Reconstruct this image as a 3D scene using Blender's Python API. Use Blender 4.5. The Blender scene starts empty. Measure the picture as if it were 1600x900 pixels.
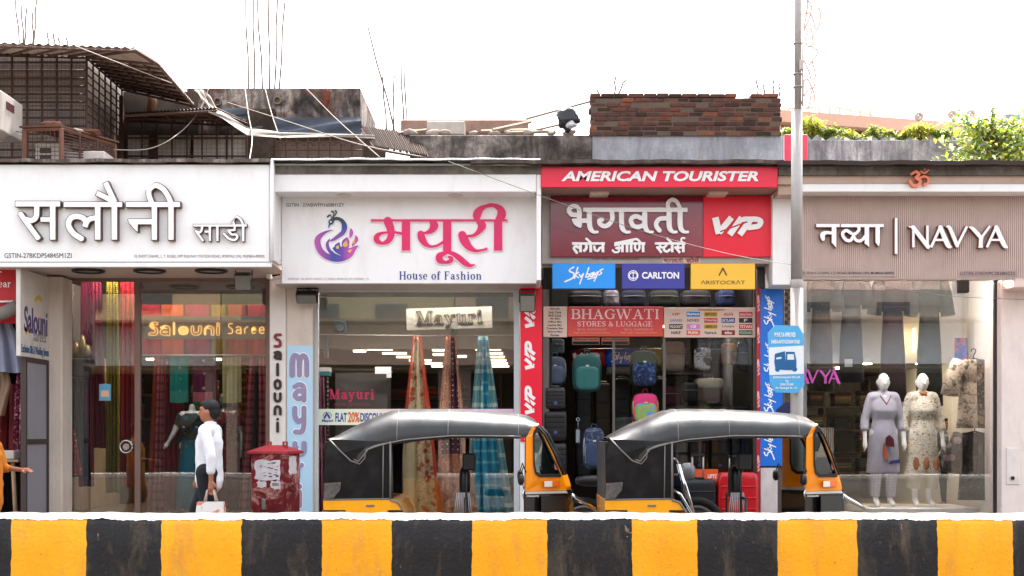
import bpy, math, random
import numpy as np
from mathutils import Vector, Matrix
from mathutils.geometry import tessellate_polygon
random.seed(7)
PI = math.pi
SC = bpy.context.scene
COL = SC.collection
# ------------------------------------------------------------------ camera, world, sun, exposure
F = 2222.22            # focal length in photo pixels (1600 px wide photo)
HZ, CZ = 680.0, 1.45   # horizon row of the photo and the eye height in metres
cam = bpy.data.cameras.new('camera'); camo = bpy.data.objects.new('camera', cam); COL.objects.link(camo)
cam.lens = 50; cam.sensor_width = 36; cam.clip_start = .05; cam.clip_end = 2000
camo.location = (0, 0, CZ); camo.rotation_euler = (PI/2, 0, 0)
cam.shift_y = (HZ-450)/1600
SC.camera = camo
SUN_EL, SUN_AZ = 66, 12      # degrees; the sun stands high behind the shops
world = bpy.data.worlds.new('World'); SC.world = world; world.use_nodes = True
_n = world.node_tree.nodes; _l = world.node_tree.links
_bg = _n['Background']
_sky = _n.new('ShaderNodeTexSky'); _sky.sky_type = 'NISHITA'; _sky.sun_disc = False
_sky.sun_elevation = math.radians(SUN_EL); _sky.sun_rotation = math.radians(SUN_AZ)
_sky.air_density = 1.0; _sky.dust_density = 4.0; _sky.ozone_density = 1.0
_hs = _n.new('ShaderNodeHueSaturation'); _hs.inputs['Saturation'].default_value = .22; _hs.inputs['Value'].default_value = 1.0
_l.new(_sky.outputs[0], _hs.inputs['Color']); _l.new(_hs.outputs[0], _bg.inputs['Color'])
_bg.inputs['Strength'].default_value = .15
sun = bpy.data.lights.new('sun', 'SUN'); suno = bpy.data.objects.new('sun', sun); COL.objects.link(suno)
sun.energy = 3.0; sun.angle = math.radians(2.5); sun.color = (1, .95, .88)
_e, _a = math.radians(SUN_EL), math.radians(SUN_AZ)
_d = Vector((math.sin(_a)*math.cos(_e), math.cos(_a)*math.cos(_e), math.sin(_e)))
suno.rotation_euler = _d.to_track_quat('Z', 'Y').to_euler(); suno.location = (0, 10, 30)
SC.view_settings.view_transform = 'Standard'; SC.view_settings.look = 'None'
SC.view_settings.exposure = 2.42; SC.view_settings.gamma = 1; SC.view_settings.use_curve_mapping = False
SC.render.engine = 'CYCLES'
SC.cycles.max_bounces = 8; SC.cycles.transparent_max_bounces = 16; SC.cycles.diffuse_bounces = 4
SC.cycles.use_denoising = True

# ------------------------------------------------------------------ helpers
def P(u, v, Y): return Vector(((u-800)/F*Y, Y, CZ+(HZ-v)/F*Y))
def hexc(h):
    h = h.lstrip('#'); c = [int(h[i:i+2], 16)/255 for i in (0, 2, 4)]
    return tuple(x/12.92 if x <= .04045 else ((x+.055)/1.055)**2.4 for x in c)

MATS = {}
def nodemat(name):
    m = bpy.data.materials.new(name); m.use_nodes = True; MATS[name] = m
    nt = m.node_tree; b = nt.nodes['Principled BSDF']
    return m, nt, b
def coords(nt, scale=(1, 1, 1), kind='Object'):
    tc = nt.nodes.new('ShaderNodeTexCoord'); mp = nt.nodes.new('ShaderNodeMapping')
    mp.inputs['Scale'].default_value = scale
    nt.links.new(tc.outputs[kind], mp.inputs['Vector']); return mp.outputs[0]
def noise(nt, vec, scale, detail=4, rough=.6, dist=0):
    n = nt.nodes.new('ShaderNodeTexNoise'); n.inputs['Scale'].default_value = scale
    n.inputs['Detail'].default_value = detail; n.inputs['Roughness'].default_value = rough
    n.inputs['Distortion'].default_value = dist
    nt.links.new(vec, n.inputs['Vector']); return n.outputs['Fac']
def ramp(nt, fac, stops):
    r = nt.nodes.new('ShaderNodeValToRGB'); e = r.color_ramp.elements
    while len(e) < len(stops): e.new(.5)
    for i, (p, c) in enumerate(stops):
        e[i].position = p; e[i].color = (c, c, c, 1) if isinstance(c, (int, float)) else (*c[:3], 1)
    nt.links.new(fac, r.inputs[0]); return r.outputs[0]
def mixc(nt, fac, a, b, mode='MIX'):
    m = nt.nodes.new('ShaderNodeMix'); m.data_type = 'RGBA'; m.blend_type = mode
    for sock, v in ((m.inputs[0], fac), (m.inputs[6], a), (m.inputs[7], b)):
        if hasattr(v, 'is_output'): nt.links.new(v, sock)
        elif isinstance(v, (int, float)): sock.default_value = v
        else: sock.default_value = (*v[:3], 1)
    return m.outputs[2]
def bump(nt, b, h, strength=.3, dist=.01):
    n = nt.nodes.new('ShaderNodeBump'); n.inputs['Strength'].default_value = strength
    n.inputs['Distance'].default_value = dist
    nt.links.new(h, n.inputs['Height']); nt.links.new(n.outputs[0], b.inputs['Normal'])
def mat(name, col, rough=.6, metal=0, var=.12, scale=6, bmp=0, bscale=40, spec=.4, coat=0, dirt=0, dirtcol='#5a4636'):
    """plain painted / plastic / metal surface with mottled colour, optional grime blotches and bump"""
    if name in MATS: return MATS[name]
    m, nt, b = nodemat(name); c = hexc(col) if isinstance(col, str) else col
    vec = coords(nt); n = noise(nt, vec, scale)
    o = ramp(nt, n, [(.25, [x*(1-var) for x in c]), (.75, [min(1, x*(1+var)) for x in c])])
    if dirt:
        d = noise(nt, coords(nt, (1, 1, .35)), 5, 6, .7)
        o = mixc(nt, ramp(nt, d, [(.48, 0.0), (.75, dirt)]), o, hexc(dirtcol))
    nt.links.new(o, b.inputs['Base Color'])
    b.inputs['Roughness'].default_value = rough; b.inputs['Metallic'].default_value = metal
    b.inputs['Specular IOR Level'].default_value = spec; b.inputs['Coat Weight'].default_value = coat
    if bmp: bump(nt, b, noise(nt, vec, bscale), bmp)
    return m
def emis(name, col, s):
    if name in MATS: return MATS[name]
    m, nt, b = nodemat(name); c = hexc(col)
    b.inputs['Base Color'].default_value = (*c, 1); b.inputs['Emission Color'].default_value = (*c, 1)
    b.inputs['Emission Strength'].default_value = s; return m
def glassmat(name, tint='#e8efec', refl=1.0, base=.05, rough=.0):
    """thin pane: clear transmission plus a fresnel reflection"""
    if name in MATS: return MATS[name]
    m, nt, b = nodemat(name); nt.nodes.remove(b); out = nt.nodes['Material Output']
    t = nt.nodes.new('ShaderNodeBsdfTransparent'); t.inputs[0].default_value = (*hexc(tint), 1)
    g = nt.nodes.new('ShaderNodeBsdfGlossy'); g.inputs['Roughness'].default_value = rough; g.inputs[0].default_value = (.95, .97, .97, 1)
    lw = nt.nodes.new('ShaderNodeFresnel'); lw.inputs[0].default_value = 1.5
    ma = nt.nodes.new('ShaderNodeMath'); ma.operation = 'MULTIPLY_ADD'; ma.inputs[1].default_value = refl; ma.inputs[2].default_value = base
    nt.links.new(lw.outputs[0], ma.inputs[0])
    mx = nt.nodes.new('ShaderNodeMixShader'); nt.links.new(ma.outputs[0], mx.inputs[0])
    nt.links.new(t.outputs[0], mx.inputs[1]); nt.links.new(g.outputs[0], mx.inputs[2]); nt.links.new(mx.outputs[0], out.inputs[0])
    return m
def concrete(name, cols, streak=1.0, scale=1.4, rough=.9, extra=None):
    """weathered plaster: blotches, vertical run-off streaks, fine grain"""
    if name in MATS: return MATS[name]
    m, nt, b = nodemat(name)
    a = noise(nt, coords(nt), scale, 8, .68, .4)
    s = noise(nt, coords(nt, (3, 3, .6)), 1.6, 8, .72, .6)
    f = noise(nt, coords(nt), 22, 6, .7)
    o = ramp(nt, a, [(.36, hexc(cols[0])), (.5, hexc(cols[1])), (.62, hexc(cols[2]))])
    o = mixc(nt, ramp(nt, s, [(.42, 0.0), (.62, .85*streak)]), o, hexc(cols[3]))
    o = mixc(nt, ramp(nt, f, [(.42, .35), (.6, 0.0)]), o, hexc(cols[0]))
    if extra:
        e = noise(nt, coords(nt), 3.1, 8, .75, .8)
        o = mixc(nt, ramp(nt, e, [(.52, 0.0), (.60, .85)]), o, hexc(extra))
    nt.links.new(o, b.inputs['Base Color']); b.inputs['Roughness'].default_value = rough
    b.inputs['Specular IOR Level'].default_value = .2
    bump(nt, b, f, .5, .012); return m
def fabric(name, c1, c2=None, kind='plain', scale=20, fac=.35, rough=.75, c3=None, sheen=.04):
    if name in MATS: return MATS[name]
    m, nt, b = nodemat(name); a = hexc(c1); vec = coords(nt)
    n = noise(nt, vec, 7); o = ramp(nt, n, [(.25, [x*.82 for x in a]), (.75, [min(1, x*1.15) for x in a])])
    if kind in ('dots', 'floral', 'paisley'):
        v = nt.nodes.new('ShaderNodeTexVoronoi'); v.voronoi_dimensions = '3D'; v.inputs['Scale'].default_value = scale
        sq = coords(nt, (1, 0.0, .75 if kind == 'paisley' else 1))
        v.inputs['Randomness'].default_value = .15 if kind == 'dots' else .95
        nt.links.new(sq, v.inputs['Vector'])
        o = mixc(nt, ramp(nt, v.outputs['Distance'], [(fac*.85, 1.0), (fac, 0.0)]), o, hexc(c2))
        if kind != 'dots':
            n2 = noise(nt, sq, scale*1.6, 5, .7, 1.5)
            o = mixc(nt, ramp(nt, n2, [(.52, 0.0), (.56, .8)]), o, hexc(c3 or c2))
    elif kind in ('hstripe', 'vstripe'):
        w = nt.nodes.new('ShaderNodeTexWave'); w.bands_direction = 'Z' if kind == 'hstripe' else 'X'
        w.inputs['Scale'].default_value = scale; w.inputs['Distortion'].default_value = .3
        nt.links.new(vec, w.inputs['Vector'])
        o = mixc(nt, ramp(nt, w.outputs['Fac'], [(1-fac-.05, 0.0), (1-fac, .9)]), o, hexc(c2))
    nt.links.new(o, b.inputs['Base Color']); b.inputs['Roughness'].default_value = rough
    b.inputs['Sheen Weight'].default_value = sheen; b.inputs['Specular IOR Level'].default_value = .25
    bump(nt, b, noise(nt, vec, 160, 2), .15, .004); return m

class MB:
    """collects simple solids and builds them as ONE mesh"""
    def __init__(s): s.v = []; s.f = []; s.mi = []; s.sm = []
    def add(s, verts, faces, mi=0, smooth=False):
        o = len(s.v); s.v += [tuple(x) for x in verts]
        for f in faces: s.f.append([i+o for i in f]); s.mi.append(mi); s.sm.append(smooth)
        return s
    def box(s, a, b, mi=0, bev=0):
        x0, x1 = sorted((a[0], b[0])); y0, y1 = sorted((a[1], b[1])); z0, z1 = sorted((a[2], b[2]))
        c = min(bev, (x1-x0)/2.01, (y1-y0)/2.01, (z1-z0)/2.01)
        if c <= 0:
            vs = [(x, y, z) for x in (x0, x1) for y in (y0, y1) for z in (z0, z1)]
            return s.add(vs, [(0, 1, 3, 2), (4, 6, 7, 5), (0, 4, 5, 1), (2, 3, 7, 6), (0, 2, 6, 4), (1, 5, 7, 3)], mi)
        rings = []
        for z, k in ((z0, c), (z0+c, 0), (z1-c, 0), (z1, c)):
            x, y, X, Yy = x0+k, y0+k, x1-k, y1-k; q = c if k == 0 else 0.0
            if k: rings.append([(x, y, z), (x, y, z), (X, y, z), (X, y, z), (X, Yy, z), (X, Yy, z), (x, Yy, z), (x, Yy, z)])
            else: rings.append([(x, y+q, z), (x+q, y, z), (X-q, y, z), (X, y+q, z), (X, Yy-q, z), (X-q, Yy, z), (x+q, Yy, z), (x, Yy-q, z)])
        return s.rings(rings, True, True, mi)
    def pbox(s, u0, v0, u1, v1, Y, depth, mi=0, bev=0):
        a = P(u0, v0, Y); b = P(u1, v1, Y); return s.box(a, (b[0], Y+depth, b[2]), mi, bev)
    def rings(s, rings, cap0=True, cap1=True, mi=0, smooth=False, closed=True):
        n = len(rings[0]); vs = [p for r in rings for p in r]; fs = []
        for i in range(len(rings)-1):
            for j in range(n if closed else n-1):
                k = (j+1) % n; fs.append((i*n+j, i*n+k, (i+1)*n+k, (i+1)*n+j))
        s.add(vs, fs, mi, smooth)
        o = len(s.v)-len(vs)
        if cap0: s.f.append([o+j for j in range(n)][::-1]); s.mi.append(mi); s.sm.append(False)
        if cap1: s.f.append([o+(len(rings)-1)*n+j for j in range(n)]); s.mi.append(mi); s.sm.append(False)
        return s
    def tube(s, pts, r, n=8, mi=0, smooth=True):
        pts = [Vector(p) for p in pts]; rr = r if isinstance(r, (list, tuple)) else [r]*len(pts); rings = []; up = None
        for i, p in enumerate(pts):
            t = (pts[min(i+1, len(pts)-1)]-pts[max(i-1, 0)]).normalized()
            if up is None:
                up = Vector((0, 0, 1)) if abs(t.z) < .9 else Vector((1, 0, 0))
            a = t.cross(up)
            if a.length < 1e-4: a = t.cross(Vector((0, 1, 0)))
            a.normalize(); b = a.cross(t).normalized(); up = b
            rings.append([p+(a*math.cos(k*2*PI/n)+b*math.sin(k*2*PI/n))*rr[i] for k in range(n)])
        return s.rings(rings, True, True, mi, smooth)
    def cyl(s, a, b, r0, r1=None, n=16, mi=0): return s.tube([a, b], [r0, r0 if r1 is None else r1], n, mi)
    def ell(s, c, r, e1=1, e2=1, nu=20, nv=12, mi=0):
        """superellipsoid; e<1 squarer"""
        g = lambda x, e: math.copysign(abs(x)**e, x); rings = []
        for i in range(nv+1):
            a = -PI/2+PI*i/nv; ca, sa = g(math.cos(a), e1), g(math.sin(a), e1)
            rings.append([(c[0]+r[0]*ca*g(math.cos(2*PI*j/nu), e2), c[1]+r[1]*ca*g(math.sin(2*PI*j/nu), e2), c[2]+r[2]*sa) for j in range(nu)])
        return s.rings(rings, True, True, mi, True)
    def loft(s, rs, n=24, mi=0, e=1.0, smooth=True):
        """rs: (x, y, z, rx, ry) ellipses stacked in z"""
        g = lambda x: math.copysign(abs(x)**e, x)
        return s.rings([[(x+rx*g(math.cos(2*PI*j/n)), y+ry*g(math.sin(2*PI*j/n)), z) for j in range(n)] for x, y, z, rx, ry in rs], True, True, mi, smooth)
    def caps(s, a, b, ra, rb=None, mi=0):
        """capsule with two radii"""
        a, b = Vector(a), Vector(b); rb = ra if rb is None else rb; d = b-a
        t = d.normalized() if d.length > 1e-6 else Vector((0, 0, 1)); pts = []; rr = []
        for k in (90, 60, 30): pts.append(a-t*ra*math.sin(math.radians(k))); rr.append(max(ra*math.cos(math.radians(k)), 1e-4))
        pts += [a, b]; rr += [ra, rb]
        for k in (30, 60, 90): pts.append(b+t*rb*math.sin(math.radians(k))); rr.append(max(rb*math.cos(math.radians(k)), 1e-4))
        return s.tube(pts, rr, 12, mi)
    def chain(s, pts, rr, mi=0):
        for i in range(len(pts)-1): s.caps(pts[i], pts[i+1], rr[i], rr[i+1], mi)
        return s
    def grid(s, fn, nu, nv, mi=0, smooth=True, mifn=None):
        vs = [fn(i/nu, j/nv) for j in range(nv+1) for i in range(nu+1)]; o = len(s.v); s.v += [tuple(x) for x in vs]
        for j in range(nv):
            for i in range(nu):
                a = o+j*(nu+1)+i; s.f.append([a, a+1, a+nu+2, a+nu+1]); s.sm.append(smooth)
                s.mi.append(mifn((i+.5)/nu, (j+.5)/nv) if mifn else mi)
        return s
    def loops(s, loops, mp, d0, d1, mi=0, mi_side=None):
        """2-D outline with holes raised from depth d0 to d1 (towards the viewer)"""
        if not loops: return s
        for grp in nest(loops):
            flat = [p for lp in grp for p in lp]; n = len(flat); o = len(s.v)
            s.v += [tuple(mp(p[0], p[1], d1)) for p in flat]+[tuple(mp(p[0], p[1], d0)) for p in flat]
            for t in tessellate_polygon([[Vector((p[0], p[1], 0)) for p in lp] for lp in grp]):
                s.f.append([o+i for i in t]); s.mi.append(mi); s.sm.append(False)
                s.f.append([o+n+i for i in t][::-1]); s.mi.append(mi); s.sm.append(False)
            k = 0
            for lp in grp:
                m = len(lp)
                for j in range(m):
                    a, b = o+k+j, o+k+(j+1) % m
                    s.f.append([a, b, b+n, a+n]); s.mi.append(mi if mi_side is None else mi_side); s.sm.append(False)
                k += m
        return s
    def xform(s, M, start=0):
        for i in range(start, len(s.v)): s.v[i] = tuple(M @ Vector(s.v[i]))
        return s
    def mesh(s, name, m):
        me = bpy.data.meshes.new(name); me.from_pydata(s.v, [], s.f)
        for x in (m if isinstance(m, (list, tuple)) else [m]): me.materials.append(x)
        me.polygons.foreach_set('material_index', s.mi); me.polygons.foreach_set('use_smooth', s.sm)
        me.validate(); me.update()
        import bmesh as _bm
        b = _bm.new(); b.from_mesh(me); _bm.ops.recalc_face_normals(b, faces=b.faces); b.to_mesh(me); b.free()
        return me
    def build(s, name, m, parent=None, local=False):
        """a part: vertices are in world space (or in the thing's own space when local)"""
        me = s.mesh(name, m); o = bpy.data.objects.new(name, me); COL.objects.link(o)
        if parent:
            if not local:
                q = parent
                while q.parent: q = q.parent
                me.transform(Matrix.Translation(-Vector(q.location)))
            o.parent = parent
        return o
    def solo(s, name, m, label, cat, group=None, kind=None):
        """a thing that is a single mesh; its origin goes to the middle of its base"""
        me = s.mesh(name, m); a = np.array(s.v); lo, hi = a.min(0), a.max(0)
        base = Vector(((lo[0]+hi[0])/2, (lo[1]+hi[1])/2, lo[2]))
        me.transform(Matrix.Translation(-base)); o = bpy.data.objects.new(name, me); o.location = base; COL.objects.link(o)
        tag(o, label, cat, group, kind); return o
def tag(o, label=None, cat=None, group=None, kind=None):
    for k, v in (('label', label), ('category', cat), ('group', group), ('kind', kind)):
        if v: o[k] = v
def thing(name, label, cat, loc=(0, 0, 0), group=None, rz=0):
    o = bpy.data.objects.new(name, None); o.empty_display_size = .1; COL.objects.link(o)
    o.location = loc; o.rotation_euler = (0, 0, rz); tag(o, label, cat, group); return o
def struct(mb, name, m):
    o = mb.build(name, m); o['kind'] = 'structure'; return o
def copy_tree(o, parent=None):
    c = o.copy(); COL.objects.link(c); c.parent = parent
    for ch in list(o.children): copy_tree(ch, c)
    return c
def dup(o, loc, label=None, rz=None, sc=None):
    c = copy_tree(o); c.location = loc
    if label: c['label'] = label
    if rz is not None: c.rotation_euler = (0, 0, rz)
    if sc: c.scale = (sc, sc, sc)
    return c
def remesh(mb, voxel, smooth=6):
    """fuse overlapping solids into one continuous skin, returned as an MB"""
    me = mb.mesh('tmp', MATS.setdefault('tmp', bpy.data.materials.new('tmp'))); o = bpy.data.objects.new('tmp', me); COL.objects.link(o)
    r = o.modifiers.new('r', 'REMESH'); r.mode = 'VOXEL'; r.voxel_size = voxel
    if smooth: sm = o.modifiers.new('s', 'SMOOTH'); sm.iterations = smooth; sm.factor = .5
    dg = bpy.context.evaluated_depsgraph_get(); e = o.evaluated_get(dg).to_mesh()
    out = MB(); out.add([tuple(v.co) for v in e.vertices], [tuple(p.vertices) for p in e.polygons], 0, True)
    bpy.data.objects.remove(o); bpy.data.meshes.remove(me); return out

# ------------------------------------------------------------------ lettering: strokes -> outlines
def nest(loops):
    """group outlines into [outer, holes...]"""
    def inside(p, lp):
        c = False; x, y = p; j = len(lp)-1
        for i in range(len(lp)):
            if (lp[i][1] > y) != (lp[j][1] > y) and x < (lp[j][0]-lp[i][0])*(y-lp[i][1])/(lp[j][1]-lp[i][1]+1e-12)+lp[i][0]: c = not c
            j = i
        return c
    dep = [sum(inside(lp[0], q) for q in loops if q is not lp) for lp in loops]; out = []
    for i, lp in enumerate(loops):
        if dep[i] % 2 == 0:
            out.append([lp]+[q for k, q in enumerate(loops) if dep[k] == dep[i]+1 and inside(q[0], lp)])
    return out
def smooth_pts(pts, n=6):
    p = [np.array(x, float) for x in pts]; out = []
    for i in range(len(p)-1):
        a, b, c, d = p[max(i-1, 0)], p[i], p[i+1], p[min(i+2, len(p)-1)]
        for k in range(n):
            t = k/n; out.append(.5*((2*b)+(c-a)*t+(2*a-5*b+4*c-d)*t*t+(3*b-a-3*c+d)*t**3))
    out.append(p[-1]); return out
def sdf(strokes, X, Yy):
    D = np.full(X.shape, 1e9)
    for st in strokes:
        pts, w = st[0], st[1]; op = st[2] if len(st) > 2 else ''
        if 'p' in op:   # polygon
            q = smooth_pts(list(pts)+[pts[0]], 5)[:-1] if 's' in op else [np.array(x, float) for x in pts]
            d = np.full(X.shape, 1e9); ins = np.zeros(X.shape, bool); j = len(q)-1
            for i in range(len(q)):
                a, b = q[j], q[i]; e = b-a; L = max(e@e, 1e-9)
                t = np.clip(((X-a[0])*e[0]+(Yy-a[1])*e[1])/L, 0, 1)
                d = np.minimum(d, np.hypot(X-a[0]-t*e[0], Yy-a[1]-t*e[1]))
                cr = ((b[1] > Yy) != (a[1] > Yy)) & (X < (a[0]-b[0])*(Yy-b[1])/(a[1]-b[1]+1e-12)+b[0]); ins ^= cr; j = i
            d = np.where(ins, -d, d)-w/2
        else:
            q = [tuple(x) if len(x) > 2 else (x[0], x[1], w) for x in pts]
            if 's' in op: q = smooth_pts(q)
            d = np.full(X.shape, 1e9)
            for i in range(len(q)-1):
                ax, ay, aw = q[i]; bx, by, bw = q[i+1]; ex, ey = bx-ax, by-ay; L = math.hypot(ex, ey) or 1e-6
                tt = ((X-ax)*ex+(Yy-ay)*ey)/(L*L); t = np.clip(tt, 0, 1)
                s = np.hypot(X-ax-t*ex, Yy-ay-t*ey)-(aw+t*(bw-aw))/2
                if 'f' in op:
                    if i == 0: s = np.maximum(s, -tt*L)
                    if i == len(q)-2: s = np.maximum(s, (tt-1)*L)
                d = np.minimum(d, s)
        D = np.maximum(D, -d) if '-' in op else np.minimum(D, d)
    return D
def contours(strokes, grow=0, step=None, ring=None, off=0):
    """outlines of the union of the strokes; ring = thin line along the edge (neon tube)"""
    xs, ys = [], []
    for st in strokes:
        if '-' in (st[2] if len(st) > 2 else ''): continue
        for p in st[0]:
            r = (p[2] if len(p) > 2 else st[1])/2+grow+(ring or 0); xs += [p[0]-r, p[0]+r]; ys += [p[1]-r, p[1]+r]
    x0, x1, y0, y1 = min(xs), max(xs), min(ys), max(ys)
    h = step or max((x1-x0)/330, (y1-y0)/130); x0 -= 3*h; y0 -= 3*h
    gx = np.arange(x0, x1+4*h, h); gy = np.arange(y0, y1+4*h, h); X, Yy = np.meshgrid(gx, gy)
    D = sdf(strokes, X, Yy)-grow
    if ring: D = np.abs(D-off)-ring/2
    D = np.where(np.abs(D) < 1e-7, 1e-7, D); ins = D < 0
    code = ins[:-1, :-1]*1+ins[:-1, 1:]*2+ins[1:, 1:]*4+ins[1:, :-1]*8
    TB = {1: [(3, 0)], 2: [(0, 1)], 3: [(3, 1)], 4: [(1, 2)], 5: [(3, 2), (1, 0)], 6: [(0, 2)], 7: [(3, 2)], 8: [(2, 3)], 9: [(2, 0)], 10: [(0, 3), (2, 1)], 11: [(2, 1)], 12: [(1, 3)], 13: [(1, 0)], 14: [(0, 3)]}
    nxt = {}; pos = {}
    def edge(j, i, e):
        if e == 0: k = (j, i, 0); a, b = (j, i), (j, i+1)
        elif e == 2: k = (j+1, i, 0); a, b = (j+1, i), (j+1, i+1)
        elif e == 3: k = (j, i, 1); a, b = (j, i), (j+1, i)
        else: k = (j, i+1, 1); a, b = (j, i+1), (j+1, i+1)
        if k not in pos:
            t = D[a]/(D[a]-D[b]); pos[k] = (gx[a[1]]+t*(gx[b[1]]-gx[a[1]]), gy[a[0]]+t*(gy[b[0]]-gy[a[0]]))
        return k
    for j, i in zip(*np.nonzero((code > 0) & (code < 15))):
        for a, b in TB[int(code[j, i])]: nxt[edge(j, i, a)] = edge(j, i, b)
    out = []
    while nxt:
        k0, k = next(iter(nxt.items())); lp = [pos[k0]]; del nxt[k0]
        while k != k0 and k in nxt: lp.append(pos[k]); k2 = nxt[k]; del nxt[k]; k = k2
        # drop nearly straight points
        q = []
        for m in range(len(lp)):
            a, b, c = lp[m-1] if not q else q[-1], lp[m], lp[(m+1) % len(lp)]
            L = math.hypot(c[0]-a[0], c[1]-a[1]) or 1e-9
            if abs((c[0]-a[0])*(b[1]-a[1])-(c[1]-a[1])*(b[0]-a[0]))/L > h*.05: q.append(b)
        if len(q) > 2: out.append(q)
    return out
def T(strokes, sc, ox, oy, sy=None, shear=0):
    """map strokes traced in an enlarged view to photo pixels"""
    sy = sy or sc; r = []
    for st in strokes:
        r.append(([(ox+(p[0]+shear*p[1])/sc, oy+p[1]/sy)+((p[2]/abs(sc),) if len(p) > 2 else ()) for p in st[0]], st[1]/abs(sc))+tuple(st[2:]))
    return r
def front(Y): return lambda u, v, d: P(u, v, Y)-Vector((0, d, 0))
_tx = {}
def text2d(s, bold=0, shear=0):
    k = (s, bold, shear)
    if k not in _tx:
        c = bpy.data.curves.new('t', 'FONT'); c.body = s; c.size = 1; c.offset = bold; c.shear = shear; c.extrude = .5; c.resolution_u = 3
        o = bpy.data.objects.new('t', c); COL.objects.link(o); dg = bpy.context.evaluated_depsgraph_get()
        e = o.evaluated_get(dg).to_mesh(); V = np.array([tuple(v.co) for v in e.vertices]); Fc = [tuple(p.vertices) for p in e.polygons]
        bpy.data.objects.remove(o); bpy.data.curves.remove(c); _tx[k] = (V, Fc)
    return _tx[k]
def txt(mb, s, u0, v0, u1, v1, mp, d=.004, bold=0, shear=0, mi=0, d0=-.001):
    """set a line of type into the pixel rectangle u0..u1, v0..v1 of the surface mp"""
    V, Fc = text2d(s, bold, shear)
    if not len(V): return mb
    a, b = V[:, :2].min(0), V[:, :2].max(0); w = b-a
    mb.add([mp(u0+(x-a[0])/w[0]*(u1-u0), v1-(y-a[1])/w[1]*(v1-v0), d if z > 0 else d0) for x, y, z in V], Fc, mi); return mb
def strokes(mb, st, mp, d0=-.001, d1=.004, mi=0, **k): return mb.loops(contours(st, **k), mp, d0, d1, mi)
def fit(st, u0, v0, u1, v1, flip=False):
    """fit strokes into a pixel box"""
    xs = [p[0] for s in st for p in s[0]]; ys = [p[1] for s in st for p in s[0]]
    sx = (u1-u0)/max(max(xs)-min(xs), 1e-6) if max(xs)-min(xs) > .02 else 0; u0 = u0 if sx else (u0+u1)/2; sy = (v1-v0)/(max(ys)-min(ys)); x0, y0 = min(xs), min(ys); k = math.sqrt(abs(sx*sy)); r = []
    for s in st:
        r.append(([(u0+(p[0]-x0)*sx, (v1-(p[1]-y0)*sy) if flip else v0+(p[1]-y0)*sy)+((p[2]*k,) if len(p) > 2 else ()) for p in s[0]], s[1]*k)+tuple(s[2:]))
    return r
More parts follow.
